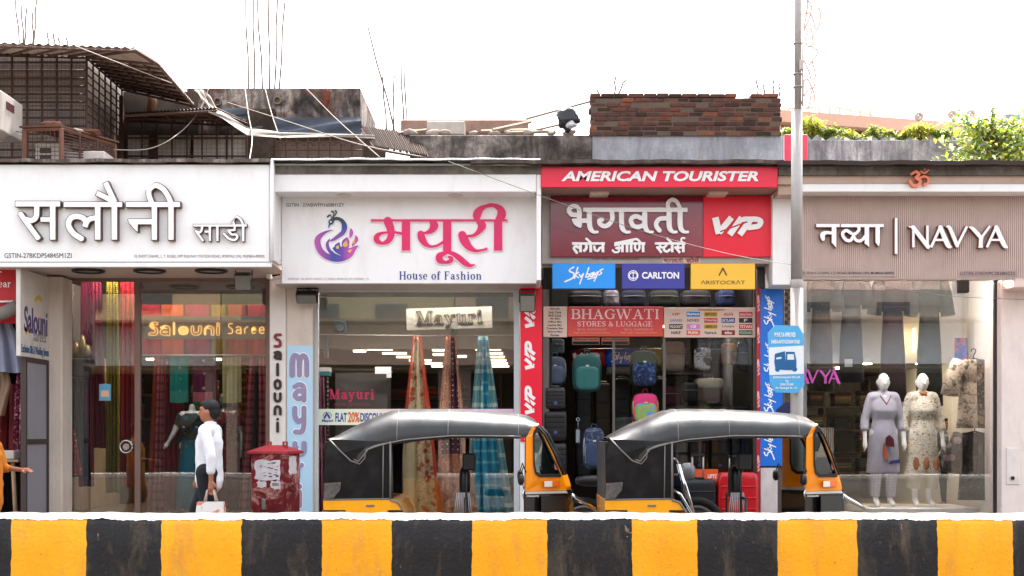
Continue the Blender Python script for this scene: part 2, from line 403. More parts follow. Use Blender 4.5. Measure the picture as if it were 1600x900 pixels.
# --- a serif face drawn with strokes (y up, cap height 1)
K, k_, sr = .17, .07, .065
def _st(x, y0, y1, w=K): return ([(x, y0), (x, y1)], w, 'f')
def _sf(x, y, h=.17): return ([(x-h, y+(sr/2 if y < .5 else -sr/2)), (x+h, y+(sr/2 if y < .5 else -sr/2))], sr, 'f')
def _br(x0, x1, y, w=k_): return ([(x0, y), (x1, y)], w, 'f')
X_ = .68
SERIF = {
 'H': (1.0, [_st(.2, 0, 1), _st(.8, 0, 1), _br(.2, .8, .5), _sf(.2, 0), _sf(.2, 1), _sf(.8, 0), _sf(.8, 1)]),
 'B': (.9, [_st(.22, 0, 1), ([(.2, .96, k_), (.5, .96, k_), (.7, .86, .15), (.7, .66, .15), (.5, .54, k_), (.22, .53, k_)], k_, 's'), ([(.3, .53, k_), (.58, .5, k_), (.76, .38, .17), (.75, .16, .17), (.55, .04, k_), (.2, .035, k_)], k_, 's'), _br(.04, .3, .035, sr), _br(.04, .3, .965, sr)]),
 'A': (1.0, [([(.18, 0), (.5, 1)], k_, 'f'), ([(.48, .98), (.82, 0)], K, 'f'), _br(.28, .7, .34), _sf(.17, 0, .16), _sf(.82, 0, .18)]),
 'G': (1.0, [([(.84, .78, .1), (.7, .94, .09), (.46, .96, .08), (.22, .8, .14), (.14, .5, .18), (.22, .2, .14), (.46, .04, .08), (.7, .06, .09), (.82, .2, .14)], .1, 's'), _st(.82, .04, .42, .15), _sf(.82, .455, .18), _st(.86, .7, .98, .05)]),
 'W': (1.45, [([(.16, 1), (.46, 0)], K, 'f'), ([(.46, 0), (.74, .95)], k_, ''), ([(.7, 1), (1.0, 0)], K, 'f'), ([(1.0, 0), (1.29, 1)], k_, 'f'), _sf(.16, 1, .16), _sf(.7, 1, .16), _sf(1.29, 1, .14)]),
 'T': (.9, [_st(.45, 0, 1), _br(.05, .85, .965, .075), _st(.06, .72, .98, .06), _st(.84, .72, .98, .06), _sf(.45, 0, .2)]),
 'I': (.5, [_st(.25, 0, 1), _sf(.25, 0), _sf(.25, 1)]),
 'S': (.75, [([(.6, .78, .1), (.5, .94, .08), (.3, .95, .08), (.16, .8, .14), (.22, .6, .16), (.5, .45, .17), (.62, .26, .15), (.52, .08, .09), (.3, .04, .08), (.13, .2, .1)], .1, 's'), _st(.62, .72, .97, .05), _st(.11, .03, .28, .05)]),
 'O': (1.0, [([(.5, .965, k_), (.24, .84, .15), (.15, .5, .19), (.24, .16, .15), (.5, .035, k_), (.76, .16, .15), (.85, .5, .19), (.76, .84, .15), (.5, .965, k_)], K, 's')]),
 'R': (.95, [_st(.22, 0, 1), ([(.2, .96, k_), (.5, .96, k_), (.7, .84, .16), (.68, .62, .15), (.5, .5, k_), (.22, .49, k_)], k_, 's'), ([(.48, .5), (.82, 0)], K, 'f'), _sf(.22, 0), _br(.04, .3, .965, sr), _sf(.84, 0, .14)]),
 'E': (.85, [_st(.22, 0, 1), _br(.05, .76, .965, .075), _br(.05, .78, .035, .075), _br(.22, .58, .52), _st(.75, .74, .98, .06), _st(.78, .02, .28, .06), _st(.58, .4, .64, .05)]),
 'L': (.82, [_st(.22, 0, 1), _sf(.22, 1), _br(.05, .76, .035, .075), _st(.75, .02, .32, .06)]),
 'U': (.98, [([(.22, 1, K), (.22, .3, K), (.34, .08, .12), (.54, .04, k_), (.72, .12, k_), (.78, .3, k_), (.78, 1, k_)], K, 'f'), _sf(.22, 1), _sf(.78, 1, .14)]),
 'F': (.8, [_st(.22, 0, 1), _br(.05, .74, .965, .075), _br(.22, .56, .52), _st(.72, .72, .98, .06), _st(.56, .4, .64, .05), _sf(.22, 0, .18)]),
 'M': (1.2, [_st(.18, 0, 1, k_), _st(.98, 0, 1, K), ([(.2, .98), (.58, .02)], K, 'f'), ([(.58, .02), (.96, .98)], k_, 'f'), _sf(.18, 0, .14), _sf(.98, 0), _br(.02, .26, .965, sr), _br(.92, 1.16, .965, sr)]),
 '&': (.95, [([(.86, .5, .06), (.74, .2, .1), (.5, .04, .09), (.26, .06, .12), (.16, .24, .15), (.3, .44, .12), (.5, .6, .09), (.56, .8, .09), (.44, .95, .08), (.3, .86, .12), (.32, .66, .14), (.6, .3, .16), (.86, .05, .12)], .1, 's')]),
 'o': (.72, [([(.36, X_-.035, k_), (.18, X_-.12, .13), (.12, X_/2, .17), (.18, .12, .13), (.36, .035, k_), (.54, .12, .13), (.6, X_/2, .17), (.54, X_-.12, .13), (.36, X_-.035, k_)], K, 's')]),
 'u': (.8, [([(.2, X_, K), (.2, .2, K), (.3, .05, .09), (.45, .06, k_), (.58, .18, k_)], K, ''), _st(.6, 0, X_), _br(.04, .24, X_-.03, sr), _br(.45, .64, X_-.03, sr), _br(.56, .76, .03, sr)]),
 's': (.58, [([(.46, .5, .09), (.36, .63, k_), (.22, .62, .1), (.16, .5, .13), (.3, .36, .14), (.44, .24, .14), (.4, .07, .09), (.24, .04, k_), (.11, .15, .09)], .1, 's')]),
 'e': (.66, [([(.12, .36, .05), (.56, .36, .05)], .05, 'f'), ([(.55, .38, .13), (.48, .6, .11), (.33, .645, k_), (.16, .54, .13), (.12, .33, .17), (.18, .12, .13), (.36, .035, k_), (.54, .14, .06)], .1, 's')]),
 'f': (.52, [_st(.22, 0, .8), ([(.22, .78, K), (.25, .93, .12), (.38, .97, .08), (.46, .88, .13)], .1, 's'), _br(.06, .42, X_-.035), _sf(.22, 0)]),
 'a': (.72, [_st(.52, .06, .48), ([(.52, .46, K), (.46, .6, .12), (.3, .645, .07), (.16, .54, .13)], .1, 's'), ([(.5, .4, .06), (.24, .33, .1), (.14, .18, .16), (.26, .05, .1), (.5, .14, .06)], .1, 's'), ([(.52, .12, K), (.6, .03, .1), (.7, .08, .05)], .1, 's')]),
 'h': (.84, [_st(.2, 0, 1), ([(.22, .5, k_), (.36, .62, .08), (.52, .62, .1), (.62, .48, K), (.62, .3, K)], .1, 's'), _st(.62, 0, .4), _sf(.2, 0, .15), _sf(.62, 0, .15), _br(.05, .24, .965, sr)]),
 'i': (.44, [_st(.22, 0, X_), _sf(.22, 0, .16), _br(.06, .26, X_-.03, sr), ([(.2, .88), (.21, .88)], .19, '')]),
 'n': (.84, [_st(.2, 0, X_), ([(.22, .5, k_), (.36, .62, .08), (.52, .62, .1), (.62, .48, K), (.62, .3, K)], .1, 's'), _st(.62, 0, .4), _sf(.2, 0, .15), _sf(.62, 0, .15), _br(.05, .24, X_-.03, sr)]),
 'r': (.58, [_st(.2, 0, X_), ([(.22, .46, k_), (.34, .61, .1), (.46, .6, .15), (.48, .55, .15)], .1, 's'), _sf(.2, 0, .16), _br(.05, .24, X_-.03, sr)]),
 'y': (.76, [([(.14, X_), (.4, .04)], K, 'f'), ([(.62, X_, k_), (.4, .04, k_), (.3, -.2, .08), (.14, -.22, .14)], .1, ''), _sf(.14, X_, .13), _sf(.62, X_, .12)]),
 ' ': (.38, [])}
def serif(s, track=0):
    x = 0; out = []
    for ch in s:
        w, g = SERIF[ch]
        for st in g: out.append(([(p[0]+x,)+tuple(p[1:]) for p in st[0]],)+tuple(st[1:]))
        x += w+track
    return out
# --- a round geometric face for the pillar and neon lettering (y up, x height .7)
g_ = .17
GEO = {'s': (.6, [([(.5, .95), (.2, .95), (.1, .78), (.2, .6), (.42, .5), (.5, .25), (.4, .06), (.08, .05)], g_, 's')]),
 'a': (.72, [([(.12, .6), (.35, .68), (.58, .55), (.6, 0)], g_, 's'), ([(.58, .36), (.3, .4), (.12, .22), (.28, .06), (.55, .1)], g_, 's')]),
 'l': (.3, [([(.14, .05), (.14, .98)], g_, '')]),
 'o': (.74, [([(.36, .66), (.14, .55), (.1, .34), (.18, .12), (.36, .06), (.56, .13), (.63, .34), (.57, .56), (.36, .66)], g_, 's')]),
 'u': (.74, [([(.12, .66), (.12, .3), (.22, .1), (.4, .06), (.56, .14), (.62, .3), (.62, .66)], g_, 's')]),
 'n': (.74, [([(.12, .05), (.12, .4), (.2, .6), (.38, .66), (.56, .56), (.62, .38), (.62, .05)], g_, 's')]),
 'i': (.3, [([(.14, .05), (.14, .64)], g_, ''), ([(.14, .9), (.145, .9)], .2, '')]),
 'm': (1.0, [([(.12, .05), (.12, .4), (.2, .6), (.34, .62), (.48, .5), (.5, .3), (.5, .05)], g_, 's'), ([(.5, .3), (.54, .52), (.68, .62), (.82, .56), (.88, .4), (.88, .05)], g_, 's')]),
 'y': (.74, [([(.12, .66), (.12, .4), (.24, .22), (.4, .2), (.6, .3)], g_, 's'), ([(.6, .66), (.6, .1), (.48, -.18), (.15, -.2)], g_, 's')]),
 'r': (.5, [([(.12, .05), (.12, .4), (.22, .6), (.44, .66)], g_, 's')]),
 'e': (.7, [([(.12, .36), (.58, .36)], g_, ''), ([(.58, .38), (.5, .58), (.34, .66), (.15, .55), (.1, .34), (.18, .12), (.36, .06), (.55, .12)], g_, 's')]), ' ': (.4, [])}
def geo(s, track=.06, w=None):
    x = 0; out = []
    for ch in s:
        a, g = GEO[ch.lower()]; sc = 1.0
        for st in g: out.append(([(p[0]+x, p[1]) for p in st[0]], w or st[1], st[2]))
        x += a+track
    return out
# ------------------------------------------------------------------ hand-traced lettering (enlarged-view coordinates)
SAL1 = T([([(62,355),(605,355)],62,'f'),([(515,355),(515,790)],66,'f'),([(320,355),(320,470),(302,530),(255,556),(195,545)],62,'s'),
 ([(122,475),(160,530),(230,625),(345,782)],60,'sf'),([(368,545),(515,545)],54,'f'),
 ([(650,362),(1360,362)],58,'f'),([(1062,362),(1062,790)],66,'f'),([(1265,362),(1265,790)],66,'f'),
 ([(862,776),(770,716),(716,640),(708,585),(738,527),(812,505),(885,528),(928,578)],66,'s'),([(930,560),(905,636)],66,'f'),([(915,595),(965,540),(1062,520)],60,'s'),
 ([(1157,95),(1270,335)],64,'f'),([(1052,222),(1250,322)],60,'f')], 7.825, 20, 275)
SAL2 = T([([(75,352),(715,352)],58,'f'),([(410,352),(410,772)],62,'f'),([(608,352),(608,772)],62,'f'),
 ([(125,556),(410,556)],60,'f'),([(100,530),(212,528),(208,672),(160,622),(118,572)],6,'p'),
 ([(378,330),(348,250),(348,185),(395,135),(450,130),(520,176),(578,262),(606,335)],60,'s')], 7.619, 190, 275)
SADI = T([([(865,597),(1500,597)],25,'f'),([(968,597),(968,640),(945,678),(905,668)],25,'s'),([(890,655),(985,782)],25,'f'),([(1000,670),(1060,670)],24,'f'),
 ([(1062,597),(1062,782)],26,'f'),([(1152,597),(1152,782)],26,'f'),([(1357,597),(1357,650),(1282,658)],24,'f'),
 ([(1282,658),(1320,702),(1372,706),(1388,738),(1350,770),(1285,750),(1230,695)],26,'s'),([(1458,597),(1458,785)],26,'f'),
 ([(1357,600),(1338,550),(1350,508),(1385,495),(1430,530),(1457,592)],26,'s')], 7.619, 190, 275)
MAYURI = T([([(68,241),(1542,241)],24,'f'),([(447,241),(447,567)],90,'f'),
 ([(250,250,92),(280,330,84),(285,400,74),(255,460,58),(190,488,34),(132,455,60),(136,408,52),(185,378,30),(250,370,24),(320,368,26),(405,384,30)],30,'s'),
 ([(712,250,30),(752,292,88),(722,348,62),(655,377,28),(598,372,26)],30,'s'),([(607,388,72),(618,432,82),(655,492,58),(710,522,30),(780,514,26),(850,475,30)],30,'s'),
 ([(892,241),(892,572)],90,'f'),([(880,590,34),(812,622,68),(812,668,72),(868,692,34),(925,682,44),(938,652,42),(908,634,22)],30,'s'),
 ([(880,584,30),(950,598,44),(1020,645,62),(1085,700,62),(1140,728,34),(1188,718,10)],30,'s'),
 ([(1222,250,40),(1268,292,88),(1240,352,60),(1180,402,34),(1105,412,26)],30,'s'),([(1052,392,86),(1080,460,96),(1130,530,70),(1200,568,36),(1270,562,24),(1322,546,24)],30,'sf'),
 ([(1442,241),(1442,567)],90,'f'),([(1212,200,84),(1222,160,90),(1262,112,60),(1330,80,42),(1400,80,44),(1466,120,72),(1480,178,94),(1452,236,80)],40,'sf'),
 ([(900,652,14),(888,668,10)],10,'-')], 6.922, 570, 310)
PEA_N = T([([(338,245,76),(372,205,52),(440,198,46),(502,240,58),(526,310,76),(508,385,64),(455,432,54),(385,482,42),(318,514,12)],30,'s'),([(322,270,34),(300,332,4)],10,'')], 9, 480, 320)
PEA_B = T([([(360,352,6),(250,392,38),(158,470,78),(152,560,86),(190,650,84),(270,722,84),(380,752,98),(490,742,110),(590,690,110),(655,622,70),(725,572,4)],30,'s'),
 ([(320,478,6),(286,545,40),(300,620,48),(352,690,46),(420,715,30)],30,'s'),([(400,640,100),(480,660,140),(570,640,130)],60,''),
 ([(614,328,4),(622,392,54),(604,470,20)],20,'s'),([(682,428,4),(692,492,56),(640,572,26)],20,'s'),([(566,456,4),(545,540,112),(540,600,60)],40,'s'),([(452,528,4),(428,592,84),(430,640,70)],40,'s'),
 ([(330,560,8),(350,620,18),(390,672,16),(470,716,4)],10,'s-'),([(606,450,6),(604,520,16),(596,600,10)],10,'s-'),([(640,590,10),(590,604,14)],10,'-')], 9, 480, 320)
PEA_E = T([([(556,505,6),(540,560,74)],10,''),([(442,570,4),(430,600,48)],10,''),([(672,490,4),(656,528,40)],10,''),([(636,634,6),(600,654,44)],10,'')], 9, 480, 320)
PEA_C = T([([(350,195,14),(322,142,10),(290,170,22)],10,'s'),([(356,188,12),(378,112,10),(350,96,24)],10,'s'),([(372,180,12),(412,112,12),(402,88,24)],10,'s')], 9, 480, 320)
BHAG = [([(285,200),(1415,200)],46,'f'),([(240,310),(243,215),(215,170),(165,165),(130,205),(160,250),(225,256)],50,'s'),([(175,318),(350,318)],48,'f'),
 ([(162,302),(265,302),(262,388),(232,386),(188,358)],4,'ps'),([(352,200,54),(352,340,54),(366,408,50),(400,440,34),(444,440,26)],50,'sf'),
 ([(592,210),(602,290),(572,350),(520,378),(470,355),(460,320),(488,306)],48,'s'),([(700,200,54),(700,340,54),(714,408,50),(750,440,34),(794,440,26)],50,'sf'),
 ([(910,290),(860,270),(815,288),(803,325),(830,375),(880,386),(935,372)],48,'s'),([(952,200,54),(952,340,54),(966,408,50),(998,440,34),(1042,440,26)],50,'sf'),
 ([(1200,292),(1120,297),(1080,335),(1080,380),(1115,428)],48,'sf'),([(1215,200,54),(1215,340,54),(1227,408,50),(1260,440,34),(1302,440,26)],50,'sf'),
 ([(1335,200,54),(1335,340,54),(1347,408,50),(1382,440,34),(1425,440,26)],50,'sf'),([(1210,195),(1203,130),(1245,92),(1290,105),(1325,160),(1338,212)],42,'s')]
LAGEJ = [([(165,562),(522,562)],26,'f'),([(257,562),(257,657)],30,'f'),([(216,662),(186,615),(205,590),(232,606)],28,'s'),([(230,602),(257,594)],26,''),
 ([(318,562),(320,612),(298,640)],30,'s'),([(368,562),(368,657)],30,'f'),([(320,510),(372,558)],24,''),([(500,562),(500,657)],30,'f'),([(406,595),(415,632),(446,640),(466,612),(500,600)],26,'s')]
ANI = [([(625,562),(960,562)],26,'f'),([(632,582),(668,576),(672,604),(645,612),(675,624),(668,652),(628,657),(606,636)],22,'s'),([(660,612),(712,608)],22,'f'),
 ([(712,562),(712,657)],28,'f'),([(762,562),(762,657)],28,'f'),([(806,562),(806,657)],28,'f'),([(806,558),(830,522),(870,516),(902,546)],24,'s'),
 ([(850,562),(850,615),(872,638),(895,615),(895,562)],24,'s'),([(936,562),(936,657)],28,'f')]
STORS = [([(1065,562),(1395,562)],26,'f'),([(1120,562),(1118,600),(1094,612)],26,'s'),([(1085,594),(1137,664)],26,'f'),([(1115,608),(1158,602)],22,''),
 ([(1188,562),(1186,585),(1164,605),(1165,635),(1195,650),(1224,630)],26,'s'),([(1252,562),(1252,657)],28,'f'),([(1200,510),(1250,556)],24,''),
 ([(1316,562),(1313,600),(1290,612)],26,'s'),([(1280,594),(1337,664)],26,'f'),([(1310,610),(1372,605)],22,'f'),([(1372,562),(1372,657)],28,'f'),([(1376,556),(1350,532),(1358,504),(1386,506)],20,'s')]
NAVD = T([([(150,268),(560,268)],56,'f'),([(580,268),(1332,268)],56,'f'),([(460,268),(460,575)],78,'f'),([(420,560),(498,560),(498,650)],4,'p'),
 ([(420,400,52),(320,392,56),(262,430,88),(270,505,62)],60,'s'),([(758,402),(680,355),(616,390),(622,460),(680,525),(748,528),(788,470)],54,'s'),
 ([(885,285),(898,340),(850,402),(800,425),(832,510),(900,540),(960,510),(1005,455)],52,'s'),([(1035,268),(1035,590)],76,'f'),([(998,575),(1073,575),(1073,640)],4,'p'),
 ([(1225,268),(1225,570)],76,'f'),([(1188,556),(1263,556),(1240,630)],4,'p')], 11.25, 1260, 330)
NAVE = T([([(195,200),(195,462)],28,'f'),([(192,212),(378,455)],52,''),([(370,188),(370,450)],30,'f'),([(145,205),(195,208)],18,''),
 ([(415,462),(532,205)],32,'f'),([(530,210,50),(622,428,58),(668,456,16)],50,'s'),([(470,370),(590,370)],26,'f'),
 ([(605,204,14),(650,224,44),(740,440,46)],40,'s'),([(740,445),(862,200)],30,'f'),([(890,210,12),(940,234,42),(1040,345,48)],40,'s'),([(1040,345),(1148,196)],30,'f'),([(1037,335),(1032,458)],48,'f'),([(1002,460),(1060,460)],12,'f'),
 ([(1110,462),(1228,202)],30,'f'),([(1226,210,50),(1322,428,54),(1368,460,16)],50,'s'),([(1165,370),(1280,370)],24,'f')], 8, 1400, 330)
VIP = [([(1068,374),(1090,468)],38,'f'),([(1090,462),(1162,374)],34,'f'),([(1152,474),(1222,374)],34,'f'),([(1210,474),(1278,380)],34,'f'),
 ([(1235,384),(1305,384),(1332,398),(1316,424),(1262,432)],30,'s'),([(1100,455),(1250,400)],9,'-')]
SKY = [([(166,80),(142,92),(138,110),(166,124),(160,156),(104,184)],11,'s'),([(196,82),(172,160)],10,''),([(202,116),(180,136),(202,156)],8,'s'),
 ([(206,132),(216,150),(236,126),(210,198)],9,''),([(274,84),(252,150),(272,150),(282,132),(262,126)],9,''),([(304,118),(286,130),(286,148),(300,145),(312,116),(312,146)],8,'s'),
 ([(338,112),(320,128),(326,142),(344,114),(312,180)],8,''),([(376,94),(352,106),(366,122),(346,136)],8,'s'),([(266,166),(330,150)],8,'')]
OM = T([([(930,122),(950,110),(972,124),(955,146),(980,166),(965,190),(935,190),(918,166)],17,'s'),([(968,152),(1002,138),(1026,152),(1024,178),(1004,186)],13,'s'),([(984,108),(1005,118),(1028,102)],10,'s'),([(1005,98),(1006,98)],12,'')], 3.81, 1180, 240)
def rot90(st):   # reading upwards
    return [([(p[1], -p[0])+tuple(p[2:]) for p in s[0]],)+tuple(s[1:]) for s in st]
# ------------------------------------------------------------------ ground
asph = concrete('asphalt', ['#3a3836', '#4a4845', '#565350', '#333130'], .2, 2.0)
pave = concrete('pavement_slabs', ['#7a7168', '#8d857b', '#a09a90', '#6a6058'], .2, 2.5)
earth = concrete('bare_earth', ['#6b5d4c', '#7c6e5b', '#8d8069', '#5c5042'], .1, .8)
struct(MB().box((-300, -300, -.3), (300, 500, -.02)), 'ground', earth)
struct(MB().box((-60, 11.6, -.1), (60, 14.45, 0)), 'road', asph)
struct(MB().box((-60, -3.0, -.1), (60, 11.02, 0)), 'opposite_road', asph)
struct(MB().box((-60, 14.45, -.1), (60, 17.0, .15), bev=.02), 'pavement', pave)
struct(MB().box((-60, -5.2, -.1), (60, -3.0, .15), bev=.02), 'opposite_pavement', pave)
# ------------------------------------------------------------------ median barrier
def barrier_mat():
    m, nt, b = nodemat('barrier_paint')
    g = nt.nodes.new('ShaderNodeNewGeometry'); sp = nt.nodes.new('ShaderNodeSeparateXYZ'); nt.links.new(g.outputs['Position'], sp.inputs[0])
    def math_(op, a, c=None, d=None):
        n = nt.nodes.new('ShaderNodeMath'); n.operation = op
        for i, x in enumerate((a, c, d)):
            if x is None: continue
            if hasattr(x, 'is_output'): nt.links.new(x, n.inputs[i])
            else: n.inputs[i].default_value = x
        return n.outputs[0]
    w = noise(nt, coords(nt), 9, 4, .6); wob = math_('MULTIPLY_ADD', w, .03, -.015)
    x = math_('ADD', sp.outputs['X'], wob)
    ph = math_('MULTIPLY_ADD', x, 1/1.2155, 15/1.2155*0+100.2363-.0)   # yellow bands start at u=15 and repeat every 243 px
    fr = math_('FRACT', ph); ye = math_('LESS_THAN', fr, .474)
    # the painter's blocks in view are not quite equal
    bnd = [15, 128, 252, 370, 497, 612, 732, 848, 985, 1089, 1214, 1334, 1458, 1575]
    rp = nt.nodes.new('ShaderNodeValToRGB'); rp.color_ramp.interpolation = 'CONSTANT'; e = rp.color_ramp.elements
    while len(e) < len(bnd)+1: e.new(.5)
    for i, q in enumerate([-200]+bnd):
        e[i].position = max(0, ((q-800)/F*11.1+5)/10); v_ = 1.0 if i % 2 == 1 else 0.0; e[i].color = (v_, v_, v_, 1)
    nt.links.new(math_('MULTIPLY_ADD', x, .1, .5), rp.inputs[0])
    far = math_('GREATER_THAN', math_('ABSOLUTE', sp.outputs['X']), 4.2)
    ye = math_('ADD', math_('MULTIPLY', ye, far), math_('MULTIPLY', rp.outputs[0], math_('SUBTRACT', 1.0, far)))
    n1 = noise(nt, coords(nt, (1, 1, .5)), 3, 6, .65); n2 = noise(nt, coords(nt), 30, 5, .7)
    yc = ramp(nt, n1, [(.3, hexc('#f09a06')), (.55, hexc('#f7a50c')), (.8, hexc('#fbb020'))])
    bc = ramp(nt, n1, [(.3, hexc('#141214')), (.6, hexc('#1d1a1c')), (.85, hexc('#2b2729'))])
    o = mixc(nt, ye, bc, yc)
    o = mixc(nt, ramp(nt, n2, [(.62, 0.0), (.70, .45)]), o, hexc('#5d4a38'))
    lowd = noise(nt, coords(nt, (1, 1, .3)), 4, 7, .7, .3); o = mixc(nt, ramp(nt, lowd, [(.52, 0.0), (.72, .4)]), o, hexc('#7d6a52'))
    # dribbles and chips
    ch = noise(nt, coords(nt, (1, 1, .6)), 11, 7, .75, .5)
    o = mixc(nt, ramp(nt, ch, [(.66, 0.0), (.69, .75)]), o, hexc('#a58e78'))
    zt = math_('ADD', sp.outputs['Z'], math_('MULTIPLY_ADD', noise(nt, coords(nt), 6, 5, .7), .07, -.035))
    top = math_('GREATER_THAN', zt, .80)
    tn = ramp(nt, n1, [(.25, hexc('#b9a79c')), (.5, hexc('#d8cdc6')), (.8, hexc('#e9e2dd'))])
    o = mixc(nt, top, o, tn)
    sn = nt.nodes.new('ShaderNodeSeparateXYZ'); nt.links.new(g.outputs['Normal'], sn.inputs[0])
    o = mixc(nt, math_('GREATER_THAN', sn.outputs['Y'], .4), o, hexc('#5d5650'))      # the far side is bare grey concrete
    nt.links.new(o, b.inputs['Base Color']); b.inputs['Roughness'].default_value = .42; b.inputs['Specular IOR Level'].default_value = .35
    h = mixc(nt, .5, n2, noise(nt, coords(nt), 7, 5, .6)); bump(nt, b, h, .55, .02); return m
def _bar(s, t):
    x = -14+28*s; prof = [(11.06, -.05), (11.08, .3), (11.1, .748), (11.115, .793), (11.15, .818), (11.22, .830), (11.3, .832), (11.38, .825), (11.44, .79), (11.46, .72), (11.48, .3), (11.5, -.05)]
    k = t*(len(prof)-1); i = min(int(k), len(prof)-2); f = k-i
    y = prof[i][0]*(1-f)+prof[i+1][0]*f; z = prof[i][1]*(1-f)+prof[i+1][1]*f
    n = math.sin(x*3.1)*.003+math.sin(x*7.7+1)*.002+math.sin(x*17.3)*.002+math.sin(x*41+t*9)*.0015
    return (x, y+n*.6, z+(n if .2 < t < .85 else 0))
brt = thing('median_barrier', 'low concrete road divider painted in black and yellow blocks with chipped white top', 'barrier', (0, 11.3, 0))
MB().grid(_bar, 560, 22).build('barrier_body', barrier_mat(), brt)
def _cap(s, t):
    x = -14+28*s; k = .5+.5*math.sin(t*PI); prof = [(11.111, .790), (11.114, .798), (11.146, .822), (11.22, .835), (11.3, .837), (11.38, .83), (11.443, .794), (11.462, .74)]
    q = t*7; i = min(int(q), 6); f = q-i; y = prof[i][0]*(1-f)+prof[i+1][0]*f; z = prof[i][1]*(1-f)+prof[i+1][1]*f
    w = math.sin(x*3.1)*.003+math.sin(x*7.7+1)*.002+math.sin(x*17.3)*.002+math.sin(x*41)*.0015
    e = (math.sin(x*23)+math.sin(x*57+2)+math.sin(x*9.1)*1.3+math.sin(x*131))*.0028*(1-t*2 if t < .5 else 0)
    return (x, y-.002, z+w+e)
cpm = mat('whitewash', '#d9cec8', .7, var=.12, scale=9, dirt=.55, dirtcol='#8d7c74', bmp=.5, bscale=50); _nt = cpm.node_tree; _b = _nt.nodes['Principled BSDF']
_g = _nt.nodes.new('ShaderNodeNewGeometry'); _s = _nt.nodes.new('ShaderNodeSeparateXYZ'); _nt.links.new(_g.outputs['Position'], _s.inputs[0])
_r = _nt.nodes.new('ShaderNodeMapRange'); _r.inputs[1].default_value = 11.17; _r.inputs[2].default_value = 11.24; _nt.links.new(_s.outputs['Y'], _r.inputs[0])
_nt.links.new(mixc(_nt, _r.outputs[0], _b.inputs['Base Color'].links[0].from_socket, hexc('#3f3a36')), _b.inputs['Base Color'])   # white front lip; rest of the top darkened to dull its glass reflection
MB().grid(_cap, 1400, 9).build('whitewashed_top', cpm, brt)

# ------------------------------------------------------------------ shared building materials
white = mat('white_panel', '#e6e3e3', .4, var=.03, scale=2, dirt=.25, dirtcol='#b6a698', spec=.4)
cream = mat('cream_plaster', '#cbbcb0', .75, var=.06, scale=3, dirt=.35, dirtcol='#8a7767', bmp=.1)
beige = mat('beige_fascia_paint', '#b99f90', .6, var=.05, dirt=.3, dirtcol='#8b705f')
soff = mat('soffit_board', '#c4b3a8', .55, var=.05, dirt=.2)
alum = mat('aluminium', '#9a938f', .42, metal=.5, var=.06, dirt=.2)
brownal = mat('brown_anodised_frame', '#7a6259', .45, metal=.3, var=.08)
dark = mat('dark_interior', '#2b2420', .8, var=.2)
darkwood = mat('dark_wood', '#3a2417', .5, var=.3, scale=3)
floor_m = mat('shop_floor_tiles', '#8c8078', .3, var=.08)
wallgrey = mat('shop_wall_greige', '#6d675c', .8, var=.08)
blackp = mat('black_plastic', '#161516', .4, var=.2)
rustm = mat('rusty_iron', '#4a2c22', .8, var=.35, scale=12)
slabm = concrete('roof_slab_concrete', ['#4c4641', '#6b645d', '#857d75', '#3a3430'], .6, 1.2)
glass = glassmat('shop_glass', '#eceeee', 1.15, .055)
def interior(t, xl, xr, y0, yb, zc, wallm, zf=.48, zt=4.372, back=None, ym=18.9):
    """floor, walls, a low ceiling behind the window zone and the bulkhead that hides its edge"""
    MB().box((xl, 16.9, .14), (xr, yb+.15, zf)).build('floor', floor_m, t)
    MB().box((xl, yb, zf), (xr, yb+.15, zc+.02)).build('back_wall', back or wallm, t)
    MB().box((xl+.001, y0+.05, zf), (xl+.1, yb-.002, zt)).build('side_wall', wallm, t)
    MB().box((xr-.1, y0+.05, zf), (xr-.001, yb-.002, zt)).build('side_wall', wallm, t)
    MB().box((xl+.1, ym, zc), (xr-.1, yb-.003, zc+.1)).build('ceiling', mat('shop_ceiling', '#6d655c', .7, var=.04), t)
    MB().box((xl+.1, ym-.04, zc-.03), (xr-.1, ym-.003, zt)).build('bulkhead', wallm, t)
def X(u, Y): return (u-800)/F*Y
def Z(v, Y): return CZ+(HZ-v)/F*Y

# ------------------------------------------------------------------ saree shop (left)
t1 = thing('shop_building', 'saree shop with white fascia, brown framed glass doors and hanging silks', 'shop', (X(250, 17), 16.9, 0))
xl, xr = X(62, 17.3), X(428, 17.3)
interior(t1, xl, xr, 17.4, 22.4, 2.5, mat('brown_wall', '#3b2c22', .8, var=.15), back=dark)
MB().box((X(30, 15.95), 15.98, 4.40), (X(427, 15.95), 24.5, 4.48)).build('roof_slab', slabm, t1)
MB().box((X(-60, 15.9), 15.96, 3.372), (X(424, 15.9), 17.55, 3.43)).build('soffit', soff, t1)
MB().box((X(-60, 15.9), 15.9, 3.33), (X(424, 15.9), 15.955, 3.395), bev=.006).build('fascia_trim', white, t1)
MB().pbox(72, 432, 97, 812, 17.0, .4, bev=.01).build('pillar', cream, t1)
MB().pbox(421, 430, 447, 812, 16.95, .5, bev=.01).build('pillar', mat('white_plaster_pillar', '#d9d0c9', .7, var=.04, dirt=.3, dirtcol='#a08a7a'), t1)
fr = MB()
for a, b, c, d in ((97, 437, 105, 803), (210, 437, 219, 803), (415, 437, 421, 803)): fr.pbox(a, c and b, c, d, 17.4, .06, bev=.004)
fr.pbox(105, 434, 415, 440, 17.402, .055)
fr.build('door_frame', brownal, t1)
MB().pbox(104, 439, 212, 803, 17.43, .008).build('glass_door', glass, t1)
MB().pbox(218, 439, 416, 803, 17.43, .008).build('window_pane', glass, t1)
dh = MB(); c = P(198, 698, 17.42)
dh.tube([c+Vector((.075*math.cos(a*PI/12), -.03, .075*math.sin(a*PI/12))) for a in range(25)], .012)
